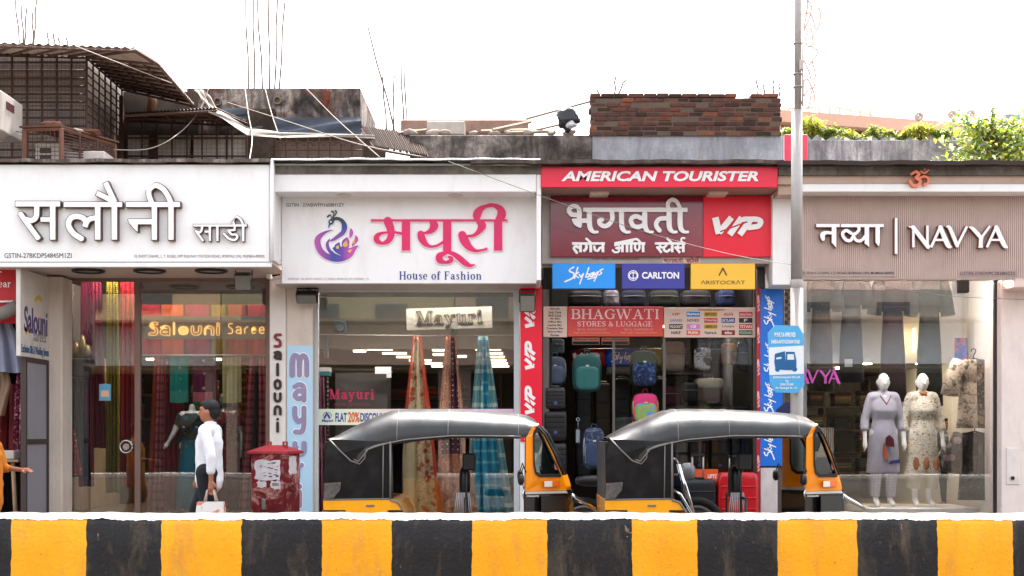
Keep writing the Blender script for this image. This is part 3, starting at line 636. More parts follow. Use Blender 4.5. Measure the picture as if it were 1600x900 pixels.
dh.cyl(c+Vector((0, .0, 0)), c+Vector((0, -.035, 0)), .04); dh.build('door_handle', mat('steel', '#b9b4ae', .25, metal=.9), t1)
st = MB().pbox(155, 600, 173, 626, 17.42, .003, 0).pbox(158, 610, 170, 620, 17.416, .003, 1)
st.build('sticker', [mat('blue_sticker', '#5f9fc0', .5), mat('pale_orange', '#e0b08e', .5)], t1)
for u in (138, 234, 330):
    c = P(u, 422, 16.55); m_ = MB().tube([Vector((c.x+.17*math.cos(a*PI/16), 16.55+.17*math.sin(a*PI/16), 3.362)) for a in range(33)], .02)
    m_.cyl((c.x, 16.55, 3.36), (c.x, 16.55, 3.385), .15, mi=1)
    o = m_.solo('downlight', [blackp, mat('dull_lens', '#8e867e', .3)], 'black ringed downlight under the saree shop sign, ' + {138: 'farthest from the hanging floodlight', 234: 'middle of the three', 330: 'nearest the hanging floodlight'}[u], 'downlight', 'downlights under the saree shop sign')

# ------------------------------------------------------------------ fashion shop (second)
t2 = thing('shop_building', 'fashion shop with plain white upper fascia over one wide glass window', 'shop', (X(640, 17), 16.9, 0))
xl, xr = X(430, 17.3)+.002, X(848, 17.3)
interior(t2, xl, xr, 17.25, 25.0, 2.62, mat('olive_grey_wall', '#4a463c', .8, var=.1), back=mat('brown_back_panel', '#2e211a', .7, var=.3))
MB().box((X(428, 15.95), 15.985, 4.385), (X(846, 15.95), 24.5, 4.478)).build('roof_slab', slabm, t2)
MB().box((X(429, 16), 16.0, Z(300, 16)), (X(838, 16), 17.2, Z(255, 16)), bev=.008).build('fascia', white, t2)
MB().box((X(838.4, 16), 16.005, Z(444, 16.4)), (X(845.5, 16), 17.2, Z(255, 16)), bev=.006).build('fascia_side', white, t2)
MB().box((X(421.5, 15.93), 15.93, Z(407, 15.93)), (X(428.5, 15.93), 16.5, Z(254, 15.93)), bev=.006).build('fascia_side', white, t2)
pp = MB().box((X(428.8, 16), 16.3, Z(405, 16.3)), (X(440, 16.4), 17.0, Z(302, 16.2))); pp.build('wall', white, t2)
MB().box((X(430, 16.5), 16.45, 3.198), (X(845, 16.5), 17.3, 3.25)).build('soffit', soff, t2)
MB().pbox(447.5, 445, 489, 812, 16.95, .55, bev=.01).build('pillar', cream, t2)
MB().pbox(449, 540, 488.5, 806, 16.94, .012).build('pillar_cladding', mat('pale_blue_vinyl', '#a9cbe0', .35, var=.02, scale=2), t2)
mf = MB()
for a, b in ((489, 497), (803, 812)): mf.pbox(a, 452, b, 806, 17.15, .08, bev=.006)
mf.pbox(497, 450, 803, 456, 17.152, .07); mf.build('window_frame', mat('white_frame', '#c9cdd2', .4, var=.03, dirt=.15), t2)
MB().pbox(496, 455, 804, 806, 17.19, .008).build('window_pane', glass, t2)
MB().pbox(812.5, 446, 847, 812, 16.9, .5, bev=.008).build('pillar', white, t2)
rf = MB()
for u in (538, 712):
    c = P(u, 304, 16.2); rf.cyl((c.x, 16.19, Z(300, 16)-.012), (c.x, 16.19, Z(300, 16)+.002), .085, .08, 20)
    o = rf.solo('downlight', mat('white_lens', '#cfc4bb', .4), 'small round white downlight under the plain white fascia, ' + ('above the peacock emblem' if u == 538 else 'above the tall pink letter curl'), 'downlight', 'downlights over the pink lettered sign'); rf = MB()

# ------------------------------------------------------------------ luggage shop (third)
t3 = thing('shop_building', 'luggage shop with open front packed with bags under a red fascia', 'shop', (X(1020, 17), 16.9, 0))
xl, xr = X(848, 17.3)+.004, X(1190, 17.0)
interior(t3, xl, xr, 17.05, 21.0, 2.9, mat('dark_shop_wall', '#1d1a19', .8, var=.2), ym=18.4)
MB().box((X(846.5, 16), 15.99, 4.38), (X(1216, 16), 24.5, 4.476)).build('roof_slab', slabm, t3)
MB().box((X(846.2, 16), 16.02, Z(293.5, 16)), (X(1215.5, 16), 17.2, Z(259, 16)), bev=.004).build('fascia', mat('brown_soffit', '#8d7565', .6, var=.06), t3)
MB().box((X(847, 16.5), 16.55, Z(411, 16.5)), (X(1207, 16.5), 16.95, Z(296, 16.5))).build('sign_backing', mat('grey_sheet', '#a49a93', .5, var=.05, dirt=.3), t3)
MB().box((X(1205.8, 16.45), 16.4, Z(445, 16.4)), (X(1246, 16.45), 16.9, Z(303, 16.4)), bev=.006).build('side_panel', white, t3)
w3 = MB().pbox(848, 452, 858, 806, 17.0, .08).pbox(1178, 409, 1183, 806, 17.0, .08).pbox(1036, 526, 1040, 806, 17.0, .05).pbox(957, 526, 961, 806, 17.02, .04)
w3.build('window_frame', mat('grey_frame', '#5d5854', .45, metal=.3), t3)
MB().pbox(960, 527, 1037, 700, 17.05, .006).pbox(1039, 527, 1179, 760, 17.05, .006).build('window_pane', glassmat('thin_glass', '#eef1f0', .8, .0), t3)
MB().pbox(1183, 409, 1226, 812, 16.9, .6, bev=.01).build('pillar', mat('dark_pillar', '#4c4644', .7), t3)
gr = MB().pbox(1223, 446, 1250, 812, 17.0, .3); gr.build('wall', mat('grey_brown_wall', '#544a45', .7), t3)
gr = MB()
for i in range(14):
    for j in range(2):
        c = P(1228+j*10, 460+i*11, 16.97); gr.tube([c+Vector((.035*math.cos(a*PI/6), 0, .035*math.sin(a*PI/6))) for a in range(13)], .006, 5)
gr.build('ornamental_grille', mat('grille_grey', '#8a827c', .5, metal=.4), t3)
for u0, u1 in ((922, 952), (1108, 1138)):
    c = MB().pbox(u0, 296.5, u1, 303, 16.25, .3, bev=.01).pbox(u0-2, 294.5, u1+2, 297.5, 16.22, .36)
    c.solo('floodlight', mat('lamp_cream', '#c9b3a1', .5), 'small cream box floodlight under the red fascia, ' + ('over the white Devanagari word' if u0 < 1000 else 'over the bright red logo panel'), 'floodlight', 'floodlights under the red fascia')

# ------------------------------------------------------------------ boutique (right)
t4 = thing('shop_building', 'boutique with beige fascia, white band and a tall display window of mannequins', 'shop', (X(1420, 17), 16.9, 0))
xl, xr = X(1240, 17.3), X(1580, 17.0)
nwall = mat('boutique_white_wall', '#cbc9c8', .8, var=.04)
interior(t4, xl, xr, 16.95, 24.0, 2.42, nwall, ym=18.6)
MB().box((X(1217, 16), 15.995, 4.375), (X(1900, 16), 24.5, 4.474)).build('roof_slab', slabm, t4)
MB().box((X(1216.3, 16), 16.05, Z(288, 16.05)), (X(1760, 16), 17.0, Z(256, 16.05)), bev=.006).build('fascia', beige, t4)
MB().box((X(1246.5, 16), 16.02, Z(299.5, 16.02)), (X(1760, 16), 17.0, Z(287.6, 16.02)), bev=.005).build('fascia_band', white, t4)
MB().box((X(1217, 16.05), 16.1, Z(304, 16.1)), (X(1246, 16.05), 16.95, Z(288.4, 16.1))).build('fascia_return', beige, t4)
nf = MB().pbox(1556, 437, 1559, 806, 16.85, .1, 1).pbox(1559.4, 437, 1564, 806, 16.83, .12).pbox(1250, 434, 1556, 438, 16.86, .08)
nf.build('window_frame', [alum, mat('dark_gasket', '#2c2526', .6)], t4)
MB().pbox(1247, 437, 1557, 806, 16.9, .008).build('window_pane', glass, t4)
MB().pbox(1564.5, 437, 1760, 812, 16.7, .6, bev=.01).build('pillar', mat('pinkish_white_pillar', '#d6c8c2', .6, var=.04, dirt=.2), t4)
mp_ = MB().pbox(1573, 700, 1593, 757, 16.685, .02, bev=.004); o = mp_.build('meter_box_door', mat('off_white_metal', '#d3c9c4', .45), t4)
MB().cyl(P(1582.5, 747, 16.69), P(1582.5, 747, 16.66), .022).build('lock', blackp, o)
MB().box((X(1580, 16.4), 16.3, Z(452, 16.5)), (X(1760, 16.4), 16.7, Z(437, 16.5)), bev=.01).build('ledge', mat('pale_pink_board', '#cdb6ae', .6), t4)
MB().box((xr, 17.3, .15), (X(1900, 17), 24, 4.37)).build('wall', cream, t4)

# ------------------------------------------------------------------ clothes stall (far left)
t0 = thing('shop_building', 'open clothes stall under a red sign with garments hung over its front', 'shop', (X(-60, 17), 16.9, 0))
MB().box((X(-260, 16), 16.0, 4.39), (X(29, 15.95), 24.5, 4.47)).build('roof_slab', slabm, t0)
MB().box((X(-260, 17), 16.9, .14), (X(61, 17.3), 21, .3)).build('floor', floor_m, t0)
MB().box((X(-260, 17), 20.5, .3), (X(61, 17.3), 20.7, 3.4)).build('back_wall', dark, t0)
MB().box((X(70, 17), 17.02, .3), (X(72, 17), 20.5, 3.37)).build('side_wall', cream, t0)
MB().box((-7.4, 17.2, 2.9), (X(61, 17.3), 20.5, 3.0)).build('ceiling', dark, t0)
MB().box((-16, 16.9, .15), (-7.4, 24, 4.38)).build('wall', cream, t0)
# side board and grey panel door on the flank of the saree shop (plane at right angles to the street)
tb = thing('side_signboard', 'narrow white board of the saree shop seen edge on above the grey panel', 'sign', (-5.54, 16.5, 2.3))
MB().box((-5.58, 16.0, Z(556, 16)), (-5.53, 17.0, 3.33), bev=.004).build('board', mat('old_white_board', '#c5bdb6', .5, var=.04, dirt=.3), tb)
def flank(a, b, d): return Vector((-5.53+d, 16.0+a, b))
lt = MB(); txt(lt, 'Salouni', .12, 2.62, .92, 2.92, flank, .004, .02, mi=0)
lt.v = [(x, y, 5.54-z) for x, y, z in lt.v]; lt.build('lettering', mat('violet_paint', '#4d3a6e', .5), tb)
lt = MB(); txt(lt, 'Sarees', .42, 2.22, .88, 2.36, lambda a, b, d: flank(a, 4.90-b, d)); lt.build('lettering', mat('grey_paint', '#8a8388', .5), tb)
lt = MB(); txt(lt, 'Exclusive Silk & Wedding Sarees', .03, 2.38, .97, 2.50, lambda a, b, d: flank(a, 4.86-b, d), .004, .02); lt.build('lettering', mat('blue_paint', '#3a5577', .5), tb)
for q in ([([(.5, 3.02), (.62, 3.06), (.7, 3.04)], .05, 's')], [([(.15, 2.66), (.2, 2.62), (.28, 2.68)], .05, 's')]): strokes(MB(), q, flank, step=.01).build('flourish', mat('yellow_paint', '#c9a83c', .5), tb)
tp = thing('panel_door', 'grey panelled metal door with dark frame below the narrow white side board', 'door', (-5.54, 16.6, .15))
MB().box((-5.58, 16.2, .15), (-5.545, 17.0, Z(562, 16.2)), bev=.003).build('panel', mat('grey_laminate', '#85838a', .45, var=.05, dirt=.15), tp)
f_ = MB()
for y in (16.2, 16.96): f_.box((-5.59, y-.02, .15), (-5.53, y+.03, Z(558, 16.2)))
for z in (Z(690, 16.4), Z(561, 16.2)): f_.box((-5.588, 16.23, z-.03), (-5.532, 16.94, z+.03))
f_.build('frame', mat('dark_brown_frame', '#3a2d2a', .6), tp)

# ------------------------------------------------------------------ roof edge sheets
def edge_sheet(u0, u1, v, Y, m, label, th=.04, sag=.02):
    mb = MB(); n = 40
    for i in range(n):
        a, b = u0+(u1-u0)*i/n, u0+(u1-u0)*(i+1)/n
        f = lambda u: Z(v, Y)+sag*math.sin(u*.05)*.6+sag*math.sin(u*.17+1)*.4
        xa, xb = X(a, Y), X(b, Y)
        mb.add([(xa, Y, f(a)), (xb, Y, f(b)), (xb, Y, f(b)+th), (xa, Y, f(a)+th), (xa, Y+1.2, f(a)+.08), (xb, Y+1.2, f(b)+.08), (xb, Y+1.2, f(b)+th+.08), (xa, Y+1.2, f(a)+th+.08)],
               [(0, 1, 2, 3), (3, 2, 6, 7), (0, 4, 5, 1), (4, 7, 6, 5)])
    mb.solo('roof_edging', m, label, 'roof edging', 'weathered sheets along the roof edge')
edge_sheet(-40, 422, 253, 15.82, mat('stained_edge', '#4d413a', .8, var=.3, dirt=.8, dirtcol='#b9aea4'), 'stained concrete edging strip along the top of the saree shop sign', .035, .008)
edge_sheet(424, 740, 252, 15.86, mat('black_edge', '#1f1a19', .7, var=.3), 'black bitumen edging strip above the plain white fascia', .03, .012)
edge_sheet(735, 1225, 255, 15.84, mat('grey_edge', '#3d322d', .7, var=.3, dirt=.5, dirtcol='#8b7d72'), 'warped dark roof sheet edge above the red fascia', .04, .008)
edge_sheet(1215, 1640, 257, 15.83, mat('brown_edge', '#30211c', .7, var=.3), 'dark brown roof sheet edge above the beige fascia', .045, .008)
mb = MB()
for i in range(60):
    a = 424+i*7; mb.tube([P(a, 249+math.sin(i*.9)*.35+math.sin(i*.23)*.5, 15.85), P(a+7.2, 249+math.sin((i+1)*.9)*.35+math.sin((i+1)*.23)*.5, 15.85)], .011, 5)
mb.solo('conduit_pipe', white, 'thin white pipe lying along the roof edge above the plain white fascia', 'pipe')
MB().tube([P(425, 250, 15.86), P(424.5, 330, 15.87), P(425, 408, 15.86)], .022).solo('downpipe', white, 'thin white drain pipe between the saree shop sign and the plain fascia', 'pipe')

# ------------------------------------------------------------------ opposite side of the street (seen in the window reflections)
def opposite(x0, x1, h, wm, sm, sign_z, label, y=-5.2):
    t = thing('shop_building', label, 'shop', ((x0+x1)/2, y, 0), 'shops across the street')
    MB().box((x0+.02, y-7, 3.3), (x1-.02, y, h)).build('wall', wm, t)
    MB().box((x0+.02, y-7, .15), (x1-.02, y-3, 3.3)).build('back_wall', mat('shadowed_interior', '#27211d', .8), t)
    MB().box((x0+.1, y, sign_z), (x1-.1, y+.25, sign_z+1.1)).build('sign_panel', sm, t)
    for k in (0, 1):
        xx = x0+.15+k*(x1-x0-.6); MB().box((xx, y-.4, .15), (xx+.3, y-.005, 3.3)).build('pillar', mat('opposite_pillar', '#5d5148', .8), t)
    for k in range(3):
        a = x0+.6+k*(x1-x0-.9)/3; MB().box((a, y-.02, h-2.0), (a+.9, y+.06, h-.9)).build('window', mat('dark_glass', '#222a2e', .1, spec=.6), t)
    MB().box((x0, y, sign_z+1.15), (x1, y+1.0, sign_z+1.22)).build('awning', mat('awning_brown', '#5d4536', .8), t)
opposite(-15, -8.2, 7.0, mat('ochre_wall', '#8d7a5e', .8, var=.1), mat('pale_sign', '#a8a39c', .5), 3.4, 'ochre building with pale sign band on the opposite pavement')
opposite(-8.2, -1.6, 6.0, mat('olive_wall', '#6b664e', .8, var=.1), mat('pink_sign', '#a88b7c', .5), 3.4, 'olive building with dusky pink sign band on the opposite pavement')
opposite(-1.6, 5.0, 6.6, mat('brown_block', '#6f6257', .8, var=.1), mat('tan_sign', '#94796a', .5), 3.4, 'brown building with tan sign band on the opposite pavement')
opposite(5.0, 12.5, 6.0, mat('grey_block', '#77726c', .8, var=.1), mat('white_sign', '#b9bcc2', .5), 3.4, 'grey building with white sign band on the opposite pavement')
opposite(12.5, 19, 6.4, mat('cream_block', '#8f8573', .8, var=.1), mat('light_sign', '#b4b2ae', .5), 3.4, 'cream building with light grey sign band on the opposite pavement')
# ------------------------------------------------------------------ sign boards and their lettering
copper = mat('copper_return', '#4f3329', .4, metal=.3, var=.1)
lwhite = mat('letter_white', '#e9e6e6', .35, var=.02)
pink = mat('letter_pink', '#d21a5e', .35, var=.12, scale=9)
navy = mat('letter_navy', '#2b3484', .5)
inkgrey = mat('ink_grey', '#4a4448', .5)
def board(name, label, u0, v0, u1, v1, Y, dep, m, cat='sign', bev=.006, group=None):
    a = P((u0+u1)/2, v1, Y); t = thing(name, label, cat, (a.x, Y+dep/2, a.z), group)
    MB().box((X(u0, Y), Y, Z(v1, Y)), (X(u1, Y), Y+dep, Z(v0, Y)), bev=bev).build('panel', m, t); return t
# saree shop sign
Y = 15.9
s = board('shop_signboard', 'large white sign box with raised white letters edged in copper, over the saree shop', -60, 257, 421.5, 411, Y, 1.2, white)
for st in (SAL1, SAL2, SADI):
    g = 1.15 if st is not SADI else .8
    b_ = MB(); strokes(b_, st, front(Y), .0, .075 if st is not SADI else .05, grow=g); b_.build('letter_return', copper, s)
    f_ = MB(); strokes(f_, st, front(Y), .02, .08 if st is not SADI else .055); f_.build('lettering', lwhite, s)
m_ = MB(); txt(m_, 'GSTIN-27BKDPS4845M1ZI', 7, 395.5, 112, 403, front(Y), .004, 0); m_.build('lettering', inkgrey, s)
m_ = MB(); txt(m_, '19, KHOT CHAWL, L. T. ROAD, OPP RAILWAY STATION ROAD, BORIVALI (W), MUMBAI-400092.', 210, 398, 414, 404, front(Y), .004); m_.build('lettering', mat('ink_pale', '#8d8288', .5), s)
MB().box((X(421.8, Y), Y-.004, Z(411, Y)), (X(422.8, Y), Y+.02, Z(257, Y))).build('edge_trim', inkgrey, s)
# fashion shop sign
Y = 16.38
s = board('shop_signboard', 'white sign with a bright pink raised word and a purple peacock emblem', 440, 307.5, 838.2, 443, Y, .07, white)
b_ = MB(); strokes(b_, MAYURI, front(Y), 0, .018, grow=1.5); b_.build('letter_return', mat('letter_pale_pink', '#e8d0d4', .4), s)
f_ = MB(); strokes(f_, MAYURI, front(Y), .01, .024); f_.build('lettering', pink, s)
def peam(name, axis='Z'):
    m, nt, b = nodemat(name); sp = nt.nodes.new('ShaderNodeSeparateXYZ'); g = nt.nodes.new('ShaderNodeTexCoord'); nt.links.new(g.outputs['Generated'], sp.inputs[0])
    if axis == 'Z': o = ramp(nt, sp.outputs['Z'], [(0, hexc('#8c3f9a')), (.3, hexc('#6a3f96')), (.55, hexc('#2c3a94')), (.85, hexc('#14302f'))])
    else: o = ramp(nt, sp.outputs['X'], [(0, hexc('#b0489c')), (.22, hexc('#8a3d96')), (.42, hexc('#2e3a92')), (.62, hexc('#5a3a9a')), (.8, hexc('#b545a2'))])
    nt.links.new(o, b.inputs['Base Color']); b.inputs['Roughness'].default_value = .4; return m
e_ = MB(); strokes(e_, PEA_N+PEA_B, front(Y), 0, .012, grow=1.3); e_.build('emblem_backing', lwhite, s)
e_ = MB(); strokes(e_, PEA_B, front(Y), .005, .016, step=.35); e_.build('emblem_body', peam('peacock_body', 'X'), s)
e_ = MB(); strokes(e_, PEA_N, front(Y), .006, .019, step=.35); e_.build('emblem_neck', peam('peacock_neck'), s)
for q in PEA_E: strokes(MB(), [q], front(Y), .005, .022, step=.3).build('emblem_feather_eye', mat('emblem_gold', '#d9a94c', .4), s)
e_ = MB(); strokes(e_, PEA_C, front(Y), -.001, .015, step=.25); e_.build('emblem_crest', mat('emblem_black', '#1d1f20', .4), s)
e_ = MB(); strokes(e_, T([([(335, 243), (337, 243)], 22, '')], 9, 480, 320), front(Y), .01, .024, step=.2); e_.build('emblem_eye', lwhite, s)
m_ = MB(); strokes(m_, fit(serif('House of Fashion', .07), 624, 424, 752, 437, True), front(Y), step=.28); m_.build('lettering', navy, s)
m_ = MB(); txt(m_, 'GSTIN : 27ABWFM1608H1ZY', 447, 317.5, 538, 323, front(Y), .004, 0); m_.build('lettering', inkgrey, s)
m_ = MB(); txt(m_, 'SHOP NO : 20, KHOT CHAWL, L.T. ROAD, BORIVALI (W), MUMBAI - 92', 450, 434, 576, 438.5, front(Y), .004); m_.build('lettering', mat('ink_mauve', '#b59aa8', .5), s)
# American Tourister fascia sign
Y = 15.975
red = mat('sign_red', '#d8173a', .35, var=.03, scale=2); redb = mat('sign_red_bright', '#e01030', .35, var=.04, scale=2)
s = board('shop_signboard', 'long red fascia sign with wide slanted white capitals', 845.5, 260.5, 1215, 293, Y, .045, red)
m_ = MB(); txt(m_, 'AMERICAN TOURISTER', 877, 267.5, 1185, 283.5, front(Y), .012, .034, .22); m_.build('lettering', lwhite, s)
# Bhagwati sign
Y = 16.5
def maroon():
    m, nt, b = nodemat('maroon_acrylic'); n = noise(nt, coords(nt), 1.1, 3, .5)
    nt.links.new(ramp(nt, n, [(.3, hexc('#6e0f24')), (.7, hexc('#8a1a30'))]), b.inputs['Base Color']); b.inputs['Roughness'].default_value = .12; return m
s = board('shop_signboard', 'glossy maroon sign with a raised white shop name in two lines', 860, 306.5, 1098.3, 401, Y, .048, maroon(), bev=.002)
BT = T(BHAG, 6.957, 870, 300)
b_ = MB(); strokes(b_, BT, front(Y), 0, .05); b_.build('lettering', lwhite, s)
for w in (LAGEJ, ANI, STORS):
    b_ = MB(); strokes(b_, T(w, 6.957, 870, 300), front(Y), 0, .025); b_.build('lettering', lwhite, s)
s = board('shop_signboard', 'bright red square sign with slanted white three letter logo', 1098.8, 306.5, 1205, 401, Y, .048, redb, bev=.002)
VT = T(VIP, 3.721, 830, 240)
b_ = MB(); strokes(b_, VT, front(Y), 0, .035); b_.build('logo_lettering', lwhite, s)
# little strip of lettering on the grey backing
Yb = 16.55
st_ = thing('notice_strip', 'cream strip with small maroon lettering above the yellow brand board', 'sign', (X(1064, Yb), Yb, Z(411, Yb)))
MB().pbox(1035, 401.8, 1094, 411.5, Yb-.006, .006).build('panel', mat('cream_strip', '#c7aea2', .5), st_)
b_ = MB(); strokes(b_, fit(BHAG+[([(p[0]*2.6-1180, p[1]*2.6-1262) for p in q[0]], q[1]*2.6, q[2]) for q in STORS], 1037, 402, 1092, 410.5), front(Yb-.006), -.001, .003, step=.16); b_.build('lettering', mat('ink_maroon', '#8a2a33', .5), st_)
m_ = MB(); txt(m_, '19, KHOT CHAWL, L.T. ROAD, BORIVALI (W) MUMBAI', 925, 403, 998, 407.5, front(Yb)); m_.solo('small_print', mat('ink_maroon', '#8a2a33', .5), 'tiny dark red address line on the grey strip under the maroon sign', 'lettering')
# three brand boards
Y = 16.45
sb = mat('sky_blue_board', '#1f8fe6', .35, var=.02); cb = mat('indigo_board', '#3a3a92', .35, var=.02); ab = mat('yellow_board', '#e9b53c', .35, var=.02)
s = board('brand_board', 'sky blue board with white script name hanging under the maroon sign', 863, 411.8, 961.5, 451, Y, .06, sb)
SK = T(SKY, 4.571, 860, 400)
m_ = MB(); strokes(m_, SK, front(Y), step=.3); m_.build('lettering', lwhite, s)
s = board('brand_board', 'dark blue board with ring emblem and white capitals', 971.5, 411.8, 1070, 451.5, Y, .06, cb)
m_ = MB(); txt(m_, 'CARLTON', 1003, 425, 1061, 435.5, front(Y), .004, .03); m_.build('lettering', lwhite, s)
ring = lambda cx, cy, r, a0=0, a1=360: [(cx+r*math.cos(math.radians(a0+(a1-a0)*i/24)), cy+r*math.sin(math.radians(a0+(a1-a0)*i/24))) for i in range(25)]
m_ = MB(); strokes(m_, [(ring(989.3, 430.5, 7.6), 1.2), (ring(987.6, 430.5, 4.3, 60, 300), 1.5), (ring(991.2, 430.5, 4.3, 120, -120), 1.5), ([(989.3, 424), (989.3, 437)], 1.1)], front(Y), step=.2); m_.build('emblem', lwhite, s)
s = board('brand_board', 'yellow board with thin dark capitals and a chevron above them', 1079.5, 411.8, 1180, 452, Y, .06, ab)
m_ = MB(); txt(m_, '\u039bRISTOCR\u039bT', 1095, 438.2, 1164, 444.2, front(Y), .004, -.004); m_.build('lettering', mat('ink_brown', '#4a3414', .5), s)
m_ = MB(); strokes(m_, [([(1123.5, 430.5), (1129.5, 419), (1135.5, 430.5)], 2.0, 'f')], front(Y), step=.15); m_.build('emblem', mat('ink_brown', '#4a3414', .5), s)
# Navya sign: fluted panel
Y = 16.3
s = thing('shop_signboard', 'fluted taupe sign with raised white lettering in two scripts', 'sign', (X(1430, Y), Y, Z(436, Y)))
n = 330; mb = MB(); x0, x1, z0, z1 = X(1247, Y), X(1640, Y), Z(436.5, Y), Z(303, Y); N = 128
prof = []
for i in range(N):
    w = (x1-x0)/N; a = x0+i*w
    prof += [(a, .016), (a+w*.28, .016), (a+w*.36, 0), (a+w*.80, 0), (a+w*.92, .008)]
mb.rings([[(x, Y+y, z0), (x, Y+y, z1)] for x, y in prof], False, False, closed=False)
mb.box((x0, Y+.02, z0), (x1, Y+.08, z1)); mb.build('fluted_panel', mat('taupe_fluting', '#c4ada4', .55, var=.06, dirt=.15), s)
for st, nm in ((NAVD, 0), (NAVE, 1), ([([(1397.5, 342), (1397.5, 398)], 4, 'f')], 2)):
    b_ = MB(); strokes(b_, st, front(Y), 0, .07, grow=.55); b_.build('letter_return', mat('letter_bronze', '#7d4f45', .5), s)
    f_ = MB(); strokes(f_, st, front(Y), .02, .075); f_.build('lettering', lwhite, s)
for text, u0, u1 in (('SHOP NO. 22, KHOT CHAWL, L.T. ROAD, BORIVALI (W), MUMBAI-400092', 1235, 1397), ('GSTIN-27ADVPC3838N2Z2', 1500, 1586)):
    p_ = MB().pbox(max(u0, 1249)-2, 422, u1+2, 432, Y-.006, .006); p_.build('name_strip', mat('taupe_strip', '#a38d86', .5), s)
    m_ = MB(); txt(m_, text if u0 > 1300 else text[7:], max(u0, 1251), 424.5, u1, 430, front(Y-.006), .003, .004); m_.build('lettering', mat('ink_dark', '#33262a', .5), s)
b_ = MB(); strokes(b_, OM, front(15.99), -.03, .03, step=.25); o = b_.solo('om_symbol', mat('saffron_plaster', '#d9795a', .6, var=.1), 'coral coloured om symbol fixed on the white band over the boutique', 'ornament')
# pillars' vertical lettering
Y = 16.95
s = thing('pillar_lettering', 'dark raised letters reading downwards on the white pillar behind the red box', 'lettering', (X(434, Y), Y, Z(676, Y)))
for i, (ch, a, b) in enumerate((('s', 521, 543), ('a', 548, 563), ('l', 567, 588), ('o', 592, 609), ('u', 613, 629), ('n', 633, 649), ('i', 653, 676))):
    w = 12.5 if ch not in 'li' else 4.5; st = fit(geo(ch), 434-w/2+2, a+2, 434+w/2-2, b-2, True)
    m_ = MB(); strokes(m_, [(q[0], 4.2, q[2]) for q in st], front(Y), step=.25, d1=.02); m_.build('letter', mat('letter_dark_red', '#7d1d22', .5) if i == 0 else mat('letter_brown_black', '#2c1a18', .5), s)
s = thing('pillar_lettering', 'big mauve letters reading downwards on the pale blue pilaster', 'lettering', (X(468, Y), Y-.01, Z(795, Y)))
for i, (ch, a, b) in enumerate((('m', 552, 590), ('a', 597, 629), ('y', 634, 679), ('u', 689, 714), ('r', 723, 749), ('i', 756, 794))):
    w = 31 if ch == 'm' else 22 if ch in 'ayu' else 14 if ch == 'r' else 9
    st = [(q[0], 8.2, q[2]) for q in fit(geo(ch), 468-w/2+4, a+4, 468+w/2-4, b-4, True)]
    m_ = MB(); strokes(m_, st, front(Y-.012), -.001, .003, step=.4, grow=1.3); m_.build('letter_outline', lwhite, s)
    m_ = MB(); strokes(m_, st, front(Y-.012), -.001, .006, step=.4); m_.build('letter', mat('letter_mauve', '#8c7f9e', .45), s)
# red strip with repeated logo, blue strip with repeated script
Y = 16.9
s = board('pillar_banner', 'tall wide red strip with white logos turned sideways beside the turquoise saree', 813, 447, 847, 690, Y-.02, .018, redb, bev=.001)
for v in (470, 535, 605, 668):
    m_ = MB(); strokes(m_, fit(rot90(VIP), 820.5, v, 835.5, v+40), front(Y-.02), step=.3); m_.build('logo_lettering', lwhite, s)
s = board('pillar_banner', 'narrow red strip with small sideways logos beside the blue strip', 1182.5, 450, 1188, 806, Y-.03, .02, mat('dull_red', '#a31226', .4), bev=.001)
for v in range(462, 720, 50):
    m_ = MB(); strokes(m_, fit(rot90(VIP), 1183.6, v, 1187, v+24), front(Y-.03), step=.15); m_.build('logo_lettering', mat('letter_rose', '#d9a0a6', .4), s)
s = board('pillar_banner', 'tall blue strip with white script turned sideways behind the street pole', 1188.3, 452, 1223, 728, Y-.03, .02, mat('strip_blue', '#1268c8', .35), bev=.001)
for v in (462, 536, 598, 668):
    m_ = MB(); strokes(m_, fit(rot90(SKY), 1194, v, 1212, v+50), front(Y-.03), step=.4); m_.build('lettering', lwhite, s)
s = board('wall_poster', 'torn white poster below the tall blue strip', 1188.6, 731, 1215, 803, Y-.02, .01, mat('poster_white', '#c9c0bd', .7, var=.1, dirt=.6, dirtcol='#8d6f70'), 'poster', .001)
# boards inside the luggage shop
Y = 17.0
cream2 = mat('cream_board', '#cdb2a4', .5, var=.03)
s = board('product_list_board', 'cream list of bag types in nine dark lines beside the red orange board', 849, 479, 886.5, 527, Y-.03, .028, cream2)
m_ = MB()
for i, w in enumerate(('Strolly', 'Suit Case', 'Brif Case', 'Air Bag', 'Office Bag', 'Laptop Bag', 'Tracking Bag', 'School Bag', 'Purses')):
    h = len(w)*1.1; txt(m_, w, 867-h, 481+i*5.1, 867+h, 484.6+i*5.1, front(Y-.03), .003, .02)
m_.build('lettering', mat('ink_dark', '#33262a', .5), s)
def redorange():
    m, nt, b = nodemat('red_orange_print'); sp = nt.nodes.new('ShaderNodeSeparateXYZ'); g = nt.nodes.new('ShaderNodeTexCoord'); nt.links.new(g.outputs['Generated'], sp.inputs[0])
    nt.links.new(ramp(nt, sp.outputs['Z'], [(0, hexc('#c8452c')), (.4, hexc('#c03030')), (1, hexc('#b8222c'))]), b.inputs['Base Color']); b.inputs['Roughness'].default_value = .4; return m
s = board('shop_signboard', 'red orange inner board with pale serif lettering in the luggage shop', 887, 479, 1036.5, 526, Y-.04, .038, redorange())
pl = mat('letter_blush', '#dfb9b4', .5)
m_ = MB(); strokes(m_, fit(serif('BHAGWATI', .02), 892.5, 483, 1029.5, 498.5, True), front(Y-.04), step=.3); strokes(m_, fit(serif('STORES & LUGGAGE', .03), 902.5, 502, 1019, 510, True), front(Y-.04), step=.2); m_.build('lettering', pl, s)
